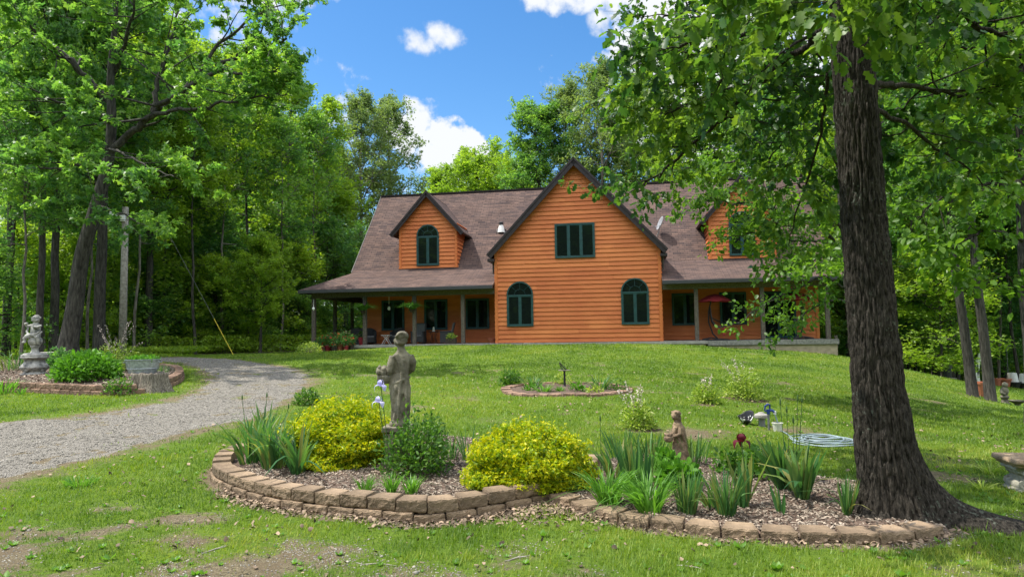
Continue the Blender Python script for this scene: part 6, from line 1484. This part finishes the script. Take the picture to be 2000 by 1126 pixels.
# black and white spotted pot lying on the lawn
cw = gp(1458, 828)
def spot_mat():
    m = bpy.data.materials.new('spotted'); m.use_nodes = True; nt = m.node_tree; p = nt.nodes['Principled BSDF']; p.inputs['Roughness'].default_value = .45
    t = N(nt, 'ShaderNodeTexCoord'); n = N(nt, 'ShaderNodeTexNoise'); n.inputs['Scale'].default_value = 9; n.inputs['Detail'].default_value = 2; nt.links.new(t.outputs['Object'], n.inputs['Vector'])
    r = N(nt, 'ShaderNodeValToRGB'); r.color_ramp.elements[0].position = .55; r.color_ramp.elements[0].color = (.012, .012, .014, 1); r.color_ramp.elements[1].position = .57; r.color_ramp.elements[1].color = (.7, .7, .66, 1)
    nt.links.new(n.outputs[0], r.inputs[0]); nt.links.new(r.outputs[0], p.inputs['Base Color']); return m
pt = MB(); T = Matrix.Rotation(radians(28), 4, 'X') @ Matrix.Rotation(radians(-12), 4, 'Y')
rings = []
for (r, z) in [(.06, 0), (.085, .05), (.11, .11), (.12, .16), (.105, .155), (.07, .06), (.01, .03)]:
    rings.append([(r * cos(t) * (1 + .12 * sin(3 * t + 1)), r * .9 * sin(t), z * (1 + .22 * sin(2 * t + .6))) for t in [2 * pi * k / 28 for k in range(28)]])
pt.add([p for q in rings for p in q], [(i * 28 + k, i * 28 + (k + 1) % 28, (i + 1) * 28 + (k + 1) % 28, (i + 1) * 28 + k) for i in range(6) for k in range(28)] + [tuple(range(27, -1, -1))], M_=T)
tag(pt.build('spotted_pot', spot_mat(), loc=cw + Vector((0, 0, .01)), smooth=True), 'black and white spotted crumpled pot lying on the lawn left of the well pipe', 'pot')
# stone bench at the right edge
be = gp(2003, 957); bn = empty('stone_bench', be, radians(-9), 'stone garden bench with a tan slab top and scroll carved leg at the right edge', 'bench')
sl_ = MB(); sl_.box(-.16, 1.05, -.2, .2, .25, .285, bev=.012); sl_.box(-.19, 1.08, -.23, .23, .278, .335, bev=.02); sculpt('seat', sl_, m_benchtop, bn, .011, 1, .006, 30)
for X0 in (-.15, .62):
    lg = MB(); lg.box(X0, X0 + .40, -.15, .15, -.04, .03, bev=.01); lg.box(X0 + .03, X0 + .37, -.13, .13, .02, .10, bev=.03); lg.box(X0 + .07, X0 + .33, -.115, .115, .08, .19, bev=.03); lg.box(X0 + .03, X0 + .37, -.125, .125, .17, .225, bev=.025); lg.box(X0 + .0, X0 + .40, -.14, .14, .215, .255, bev=.012)
    for s_ in (-1, 1):
        for (cx, cz, r0, sg) in ((X0 + .07, .075, .055, 1), (X0 + .33, .075, .055, -1), (X0 + .10, .18, .038, 1), (X0 + .30, .18, .038, -1), (X0 + .2, .12, .04, 1)):
            lg.tube([(cx + sg * r0 * (1 - t / 14) * cos(t * .8), s_ * .135, cz + r0 * (1 - t / 14) * sin(t * .8)) for t in range(13)], .012, 6)
        for k in range(5): lg.tube([(X0 + .08 + .06 * k, s_ * .13, .03), (X0 + .10 + .05 * k, s_ * .138, .11), (X0 + .08 + .06 * k, s_ * .13, .21)], .011, 6)
    sculpt('leg', lg, m_benchleg, bn, .0085, 1, .003, 50)
# stump with galvanised tub
sk = gp(292, 764); sp_ = MB(); nn2 = 60; rg_ = []
for z, r in [(-.05, .54), (.02, .49), (.1, .45), (.2, .41), (.34, .38), (.40, .38), (.43, .36), (.42, .2)]:
    rg_.append([(r * (1 + .09 * sin(5 * t + 1) + .05 * sin(11 * t + 2) + .04 * mnoise.noise(Vector((t * 9, z * 3, 2)))) * cos(t), r * .85 * (1 + .09 * sin(5 * t + 1) + .05 * sin(11 * t) + .03 * sin(23 * t)) * sin(t), z + .035 * mnoise.noise(Vector((cos(t) * 4, sin(t) * 4, 5))) * (z > .3)) for t in [2 * pi * k / nn2 for k in range(nn2)]])
sp_.add([p for q in rg_ for p in q], [(i * nn2 + k, i * nn2 + (k + 1) % nn2, (i + 1) * nn2 + (k + 1) % nn2, (i + 1) * nn2 + k) for i in range(7) for k in range(nn2)] + [tuple(7 * nn2 + k for k in range(nn2))])
tag(sp_.build('tree_stump', m_stump, loc=sk, smooth=True), 'weathered grey tree stump with ragged bark at the end of the block wall', 'stump')
tb = empty('galvanised_tub', sk + Vector((-.18, .02, .415)), 0, 'oval grey galvanised tub of green plants standing on the tree stump', 'tub')
tm = MB(); prf = [(.27, 0), (.30, .10), (.315, .11), (.31, .12), (.345, .30), (.365, .305), (.365, .325), (.345, .325), (.30, .2), (.05, .2)]
tm.lathe(prf, 36, sx=1.12, sy=.72); tm.build('tub', m_galv, tb)
for s in (-1, 1): MB().tube([(s * .38, -.06, .28), (s * .42, -.05, .25), (s * .42, .05, .25), (s * .38, .06, .28)], .009, 6).build('handle', m_galv, tb)
r_ = np.random.default_rng(5); P = r_.uniform(-1, 1, (420, 3)) * [.30, .18, .05] + [0, 0, .33]
link('planting', leaves('planting', P, np.tile([0, 0, 1.], (420, 1)), .07, r_, LT_ell, .5), m_peony, tb)
# utility pole with a pale lamp head, guard on the guy wire
pq = on(at(239, 688, 27).x, 27.0); up_ = empty('utility_pole', pq, 0, 'weathered grey wooden utility pole at the wood edge left of the drive', 'pole')
MB().tube([(0, 0, -.2), (0, 0, 6.0)], [.15, .115], 14).build('pole', m_pole, up_, smooth=True)
hq = MB(); hq.tube([(0, -.1, 6.6), (.0, -.5, 6.75), (.0, -.8, 6.72)], .03, 8); hq.lathe([(.05, .2), (.12, .14), (.16, .0), (.14, -.02), (.05, -.06)], 14, (.0, -.85, 6.6)); hq.box(-.08, .08, -.25, -.12, 6.5, 6.8, bev=.01)
hq.v = [(x, y, z - 1.1) for x, y, z in hq.v]; hq.build('lamp_head', m_white, up_)
a_ = at(418, 622, 29.5); b2 = on(at(456, 694, 29.5).x, 29.5); gw = MB(); gw.tube([tuple(b2), tuple(a_)], .016, 8); gwo = gw.build('guy_wire_guard', m_yellow); tag(gwo, 'thin yellow guy wire guard slanting up from the lawn edge at left', 'guy wire')
MB().tube([tuple(a_), tuple(a_ + (a_ - b2) * 2.4)], .006, 5).build('guy_wire', m_steel, gwo)
# flat pale stone slab beyond the tub
fs_ = on(at(258, 701, 24).x, 24.0); tag(MB().box(-.4, .45, -.2, .2, -.02, .08, bev=.02).build('flat_stone', m_concrete, loc=fs_), 'pale flat stone lying in the grass behind the galvanised tub', 'stone')
bbp = on(at(92, 690, 20.5).x, 20.5); bb = MB(); bb.lathe([(.16, 0), (.09, .06), (.06, .3), (.08, .48), (.28, .54), (.36, .62), (.34, .63), (.2, .57), (.01, .56)], 22); tag(bb.build('bird_bath', m_concrete, loc=bbp, smooth=True), 'low bird bath half hidden behind the cherub pedestal', 'bird bath')
# things on the ground at the far right
for (px, py, Y, w_, h_, m, lb, nm) in [(1941, 752, 33, .5, .42, m_terra, 'orange clay pot behind the slope trees, left one of the row', 'clay_pot'), (1958, 752, 33, .6, .46, m_terra, 'wider orange clay pot behind the slope trees, right one of the row', 'clay_pot'),
                                        (1975, 753, 33, .65, .35, m_black, 'black tub under a pale upturned bucket at the far right wood edge', 'garden_tub'), (1996, 753, 33, .7, .35, m_black, 'black tub under a pale upturned bucket at the extreme right edge', 'garden_tub'), (1911, 765, 24, .38, .5, m_terra, 'brown clay block standing between the two slope trees', 'clay_pot')]:
    q = on(at(px, 700, Y).x, float(Y)); o = empty(nm, q, 0, lb, 'pot'); MB().lathe([(w_ * .36, 0), (w_ * .5, h_ * .85), (w_ * .55, h_ * .86), (w_ * .55, h_), (w_ * .45, h_), (w_ * .4, h_ * .8)], 18).build('vessel', m, o)
    if nm == 'garden_tub': MB().lathe([(w_ * .38, h_), (w_ * .34, h_ + .2), (w_ * .28, h_ + .42), (.01, h_ + .44)], 16).build('bucket', m_white, o)
q = on(at(1967, 700, 34).x, 34.0); hk = MB(); hk.tube([(0, 0, 0), (0, 0, 1.95), (.08, 0, 2.12), (.3, 0, 2.16), (.4, 0, 2.0)], .02, 6); hk.tube([(0, 0, 1.95), (-.08, 0, 2.1), (-.25, 0, 2.14), (-.33, 0, 2.0)], .02, 6); tag(hk.build('shepherd_hook', m_steel, loc=q), 'thin double armed plant hanger pole at the far right wood edge', 'plant hanger')
q = on(at(1838, 700, 31).x, 31.0); sh_ = empty('fire_barrel', q, 0, 'dark barrel standing on a pale slab in the shade at the right', 'barrel'); MB().lathe([(.38, .05), (.4, .5), (.38, 1.05), (.4, 1.08), (.35, 1.08)], 20).build('barrel', m_black, sh_); MB().box(-.85, .4, -.4, .4, 0, .07, bev=.01).build('slab', m_concrete, sh_)
q = on(at(1902, 700, 29).x, 29.0); bd = MB(); bd.box(-.06, .06, -.03, .03, 0, 1.3, M_=Matrix.Rotation(radians(12), 4, 'Y')); bd.box(.12, .2, -.03, .03, 0, 1.0, M_=Matrix.Rotation(radians(-4), 4, 'Y')); tag(bd.build('leaning_boards', m_white, loc=q), 'pale boards leaning behind the pair of slope trees', 'board')
# small shrubs by the deck end
bush(1625, 688, 60, 30, 900, .12, m_leaf_b, 'foundation_shrub', 'dark green low shrub against the tan foundation at the deck end', LT_ell, None, bed=False, stems=10)
bush(1660, 695, 60, 34, 900, .12, m_leaf_b, 'foundation_shrub', 'dark green low shrub between the deck end and the oak trunk', LT_ell, None, bed=False, stems=10)

# ------------------------------------------------------------------ porch things
def hpos(px, v, w=0.0, py=660):
    u, _ = on_plane(px, py, v); return hw(u, v, w)
def hempty(name, px, v, rz, label, cat, group=None, w=0.0): return empty(name, hpos(px, v, w), -PHI + rz, label, cat, group)
def barrel_chair(px, v, rz, label):
    o = hempty('wicker_chair', px, v, rz, label, 'chair', 'wicker chairs on the left porch'); r = .36; b = MB(); n = 16; pts = []
    for k in range(n + 1):
        t = radians(-30 + 240 * k / n); h = .60 + .22 * max(0, sin(t)) ** 1.5; pts.append((t, h))
    V = []; 
    for t, h in pts: V += [(r * cos(t), r * sin(t), 0.05), (r * 1.04 * cos(t), r * 1.04 * sin(t), h), ((r - .07) * cos(t), (r - .07) * sin(t), h), ((r - .07) * cos(t), (r - .07) * sin(t), .05)]
    b.add(V, [(i * 4 + j, i * 4 + 4 + j, i * 4 + 4 + (j + 1) % 4, i * 4 + (j + 1) % 4) for i in range(n) for j in range(4)] + [(0, 1, 2, 3), tuple(n * 4 + j for j in (3, 2, 1, 0))]); b.build('shell', m_wicker, o)
    MB().box(-.27, .27, -.34, .26, .1, .34, bev=.02).build('base', m_wicker, o); MB().box(-.26, .26, -.33, .24, .34, .43, bev=.035).build('cushion', m_cush, o); return o
barrel_chair(721, 1.5, .3, 'dark wicker barrel chair left of the white folding table'); barrel_chair(776, 1.5, -.2, 'dark wicker barrel chair right of the white folding table')
def high_chair(px, v, rz, label):
    o = hempty('high_back_chair', px, v, rz, label, 'chair', 'wicker chairs on the left porch')
    MB().box(-.28, .28, -.30, .28, .08, .36, bev=.02).build('base', m_wicker, o); MB().box(-.24, .24, -.31, .24, .36, .44, bev=.035).build('cushion', m_cush, o)
    T = Matrix.Translation((0, .24, .36)) @ Matrix.Rotation(radians(-12), 4, 'X'); MB().box(-.29, .29, 0, .06, -.05, .68, M_=T, bev=.03).build('backrest', m_wicker, o); MB().box(-.22, .22, -.05, .0, .05, .64, M_=T, bev=.02).build('back_cushion', m_cush, o)
    for s in (-1, 1):
        a = MB(); a.box(s * .29 - .05, s * .29 + .05, -.32, .26, .56, .62, bev=.02); a.box(s * .29 - .03, s * .29 + .03, -.30, .26, .05, .57, bev=.01); a.build('arm', m_wicker, o)
    return o
high_chair(818, 1.5, 0, 'high backed wicker chair with grey cushions facing the lawn'); high_chair(872, 1.2, -1.35, 'high backed wicker chair seen from the side facing left')
o = hempty('folding_table', 755, 1.0, 0, 'small white folding table with crossed legs between the barrel chairs', 'table')
MB().box(-.22, .22, -.2, .2, .43, .455, bev=.01).build('tabletop', m_white, o)
for s in (-1, 1):
    for y in (-.14, .14): MB().tube([(s * .2, y, 0), (s * .04, y, .25), (-s * .14, y, .43)], .014, 6).build('leg', m_white, o)
o = hempty('side_table', 847, 1.5, 0, 'dark metal side table carrying a white lantern', 'table'); MB().lathe([(.24, .56), (.25, .57), (.25, .59), (.24, .6)], 20).build('tabletop', m_black, o)
for k in range(4): a = k * pi / 2 + .78; MB().tube([(.2 * cos(a), .2 * sin(a), 0), (.10 * cos(a), .10 * sin(a), .3), (.2 * cos(a), .2 * sin(a), .57)], .014, 6).build('leg', m_black, o)
o = hempty('lantern', 847, 1.5, 0, 'white oil lantern on the dark side table', 'lantern', w=.6); MB().lathe([(.07, 0), (.07, .03), (.03, .05), (.05, .08), (.055, .14), (.03, .2), (.035, .22)], 14).build('chimney', m_bulb, o); MB().lathe([(.075, 0), (.075, .05), (.03, .06)], 14).build('lantern_base', m_white, o)
def foliage_ball(o, name, n, r, size, m, c, seed, tmpl=LT_ell, sz=1.0, dr=0):
    q = np.random.default_rng(seed); d = unit(q.normal(0, 1, (n, 3))); P = d * r * q.uniform(.4, 1, (n, 1)) * [1, 1, sz] + c; link(name, leaves(name, P, d, size, q, tmpl, .5, droop=dr), m, o)
o = hempty('planter_basket', 881, -.05, 0, 'dark woven planter of pale green flowers at the porch edge', 'planter'); MB().box(-.24, .24, -.15, .15, -.05, .27, bev=.03).build('basket', m_basket, o); foliage_ball(o, 'flowers', 240, .24, .09, m_variegated, (0, 0, .34), 5, sz=.6)
o = hempty('clay_planter', 961, .9, 0, 'low reddish clay planter beside the gable corner on the porch', 'pot'); MB().lathe([(.14, 0), (.19, .18), (.21, .18), (.21, .24), (.19, .24), (.15, .15)], 18).build('pot', m_terra, o)
o = hempty('cabinet', 703, 1.6, 0, 'dark low cabinet behind the pale porch post', 'cabinet'); c_ = MB(); c_.box(-.32, .32, -.3, .3, .0, .78, bev=.01); c_.box(-.35, .35, -.33, .33, .78, .82, bev=.01); c_.build('body', m_wicker, o); MB().box(-.26, .26, -.315, -.30, .1, .7).build('door', m_black, o)
o = hempty('red_pot', 706, .35, 0, 'tall red flower pot beside the pale porch post', 'pot'); MB().lathe([(.10, 0), (.15, .3), (.17, .3), (.17, .36), (.15, .36)], 16).build('pot', m_redpot, o); foliage_ball(o, 'foliage', 120, .2, .10, m_shrub, (0, 0, .48), 9)
# potted geraniums in front of the left porch end
for i, (px, v, s) in enumerate([(627, -.75, 1.0), (640, -.5, 1.1), (652, -.85, .9), (664, -.6, 1.2), (676, -.8, .9), (686, -.55, 1.0), (670, -.2, 1.3), (648, -.15, 1.2)]):
    q = hpos(px, v); q.z = float(H(q.x, q.y)) + (0 if v < -.3 else .05); o = empty('flower_pot', q, 0, ['potted geranium beside the left corner post', 'potted geranium second from the corner post', 'low potted plant in front of the geraniums', 'tall potted geranium in the middle of the pot group', 'small red pot in front of the group', 'potted geranium at the right end of the pot group', 'tallest potted plant at the back right of the pot group', 'tall potted plant at the back left of the pot group'][i], 'flower pot', 'potted flowers at the left porch corner')
    MB().lathe([(.09 * s, 0), (.13 * s, .22 * s), (.15 * s, .22 * s), (.15 * s, .27 * s), (.12 * s, .27 * s)], 14).build('pot', [m_terra, m_redpot, m_basket][i % 3], o)
    foliage_ball(o, 'foliage', 240, .27 * s, .10, m_leaf_b, (0, 0, .48 * s), 20 + i, sz=.95); foliage_ball(o, 'blossoms', 14, .29 * s, .075, m_redfl, (0, 0, .52 * s), 40 + i, LT_clump)
bush(604, 690, 50, 22, 700, .08, m_variegated, 'porch_shrub', 'pale low shrub at the foot of the left corner post', LT_ell, None, bed=False, stems=8)
# hanging things
def fern(px, v, w, label):
    q = hpos(px, v, w); o = empty('hanging_fern', q, 0, label, 'hanging plant', 'hanging ferns on the left porch'); r = np.random.default_rng(int(px)); MB().lathe([(.08, -.12), (.14, 0), (.15, .01)], 14).build('pot', m_basket, o)
    link('fronds', blade_mesh('fronds', 230, .56, .05, .09, .75, .85, r, hv=.45), m_fern, o); mb = MB()
    for k in range(3): a = k * 2.1; mb.tube([(.14 * cos(a), .14 * sin(a), 0), (0, 0, .45), (0, 0, 2.26 - w)], .004, 4)
    mb.build('chain', m_black, o)
fern(709, -.12, 1.62, 'hanging fern in front of the pale porch post'); fern(805, -.12, 1.62, 'hanging fern in front of the second porch post')
o = hempty('pendant_lamp', 760, .9, 0, 'small white pendant lamp hanging from the porch ceiling', 'lamp', w=1.75); MB().tube([(0, 0, .2), (0, 0, .75)], .012, 6).build('rod', m_white, o); MB().lathe([(.03, .2), (.09, .12), (.07, .1)], 12).build('shade', m_black, o); MB().lathe([(.01, -.1), (.06, -.06), (.07, .04), (.04, .1)], 12).build('globe', m_bulb, o)
o = hempty('wind_chime', 675, 2.5, 0, 'dark wind chime hanging between the side porch posts', 'wind chime', w=1.0); mb = MB(); 
for k in range(5): a = k * 2 * pi / 5; mb.tube([(.09 * cos(a), .09 * sin(a), .0 - .04 * k), (.09 * cos(a), .09 * sin(a), .6)], .016, 6)
mb.build('tubes', m_black, o); MB().lathe([(.12, .64), (.12, .67), (.03, .68), (.004, .7), (.004, 1.25)], 10).build('top_disc', m_black, o)
o = hempty('hanging_lamp', 612, -.55, 0, 'tiny white hanging ornament left of the corner post', 'ornament', w=1.75); MB().lathe([(.01, -.09), (.07, 0), (.05, .06), (.01, .08), (.004, .45)], 10).build('ornament', m_bulb, o)
# reclining swing chairs under red canopies
def swing(px, v, rz, label, sc=1.0):
    o = hempty('swing_lounger', px, v, rz, label, 'swing chair', 'reclining swing chairs on the right porch'); o.scale = (sc,) * 3
    f = MB(); f.tube([(-.55, -.35, .04), (-.2, -.12, .12), (.15, 0, .05), (.55, .02, .03)], .03, 8); f.tube([(-.55, .35, .04), (-.2, .12, .12), (.15, 0, .05)], .03, 8); f.tube([(-.5, -.4, .03), (.55, -.4, .03)], .03, 6)
    f.tube([(.1, 0, .06), (-.12, 0, .3), (-.28, 0, .8), (-.27, 0, 1.3), (-.16, 0, 1.75), (-.05, 0, 1.95), (.05, 0, 1.93)], .032, 8); f.build('frame', m_black, o)
    s = MB(); ln = [(-.22, 1.42), (-.2, 1.1), (-.15, .82), (.0, .60), (.2, .56), (.45, .62), (.75, .68)]; V = []
    for x, z in ln: V += [(x, -.27, z), (x, .27, z), (x + .02, .27, z + .05), (x + .02, -.27, z + .05)]
    s.add(V, [(i * 4 + j, i * 4 + (j + 1) % 4, i * 4 + 4 + (j + 1) % 4, i * 4 + 4 + j) for i in range(len(ln) - 1) for j in range(4)] + [(0, 3, 2, 1), (24, 25, 26, 27)]); s.build('seat', m_wicker, o)
    for y in (-.28, .28): MB().tube([(-.16, y, 1.0), (.08, y, .88), (.3, y, .78), (.32, y, .6)], .014, 6).build('armrest', m_black, o)
    c = MB(); n = 8; V = [(0, 0, 2.08)]; 
    for r_, z in ((.35, 2.0), (.62, 1.86), (.78, 1.74)):
        for k in range(16): a = 2 * pi * k / 16; q_ = r_ * (1 - .05 * (k % 2)); V.append((q_ * cos(a), q_ * .85 * sin(a), z - (.03 if k % 2 == 0 else 0)))
    c.add(V, [(0, 1 + k, 1 + (k + 1) % 16) for k in range(16)] + [(1 + r_ * 16 + k, 17 + r_ * 16 + k, 17 + r_ * 16 + (k + 1) % 16, 1 + r_ * 16 + (k + 1) % 16) for r_ in range(2) for k in range(16)]); c.build('canopy', m_red, o)
    MB().box(.28, .36, -.3, -.2, .2, .55, bev=.02).build('hanging_strap', m_red, o)
    return o
swing(1398, .75, 0, 'black reclining swing chair under a red canopy near the porch post'); swing(1560, 1.0, pi, 'black swing chair with red straps half hidden by maple leaves')
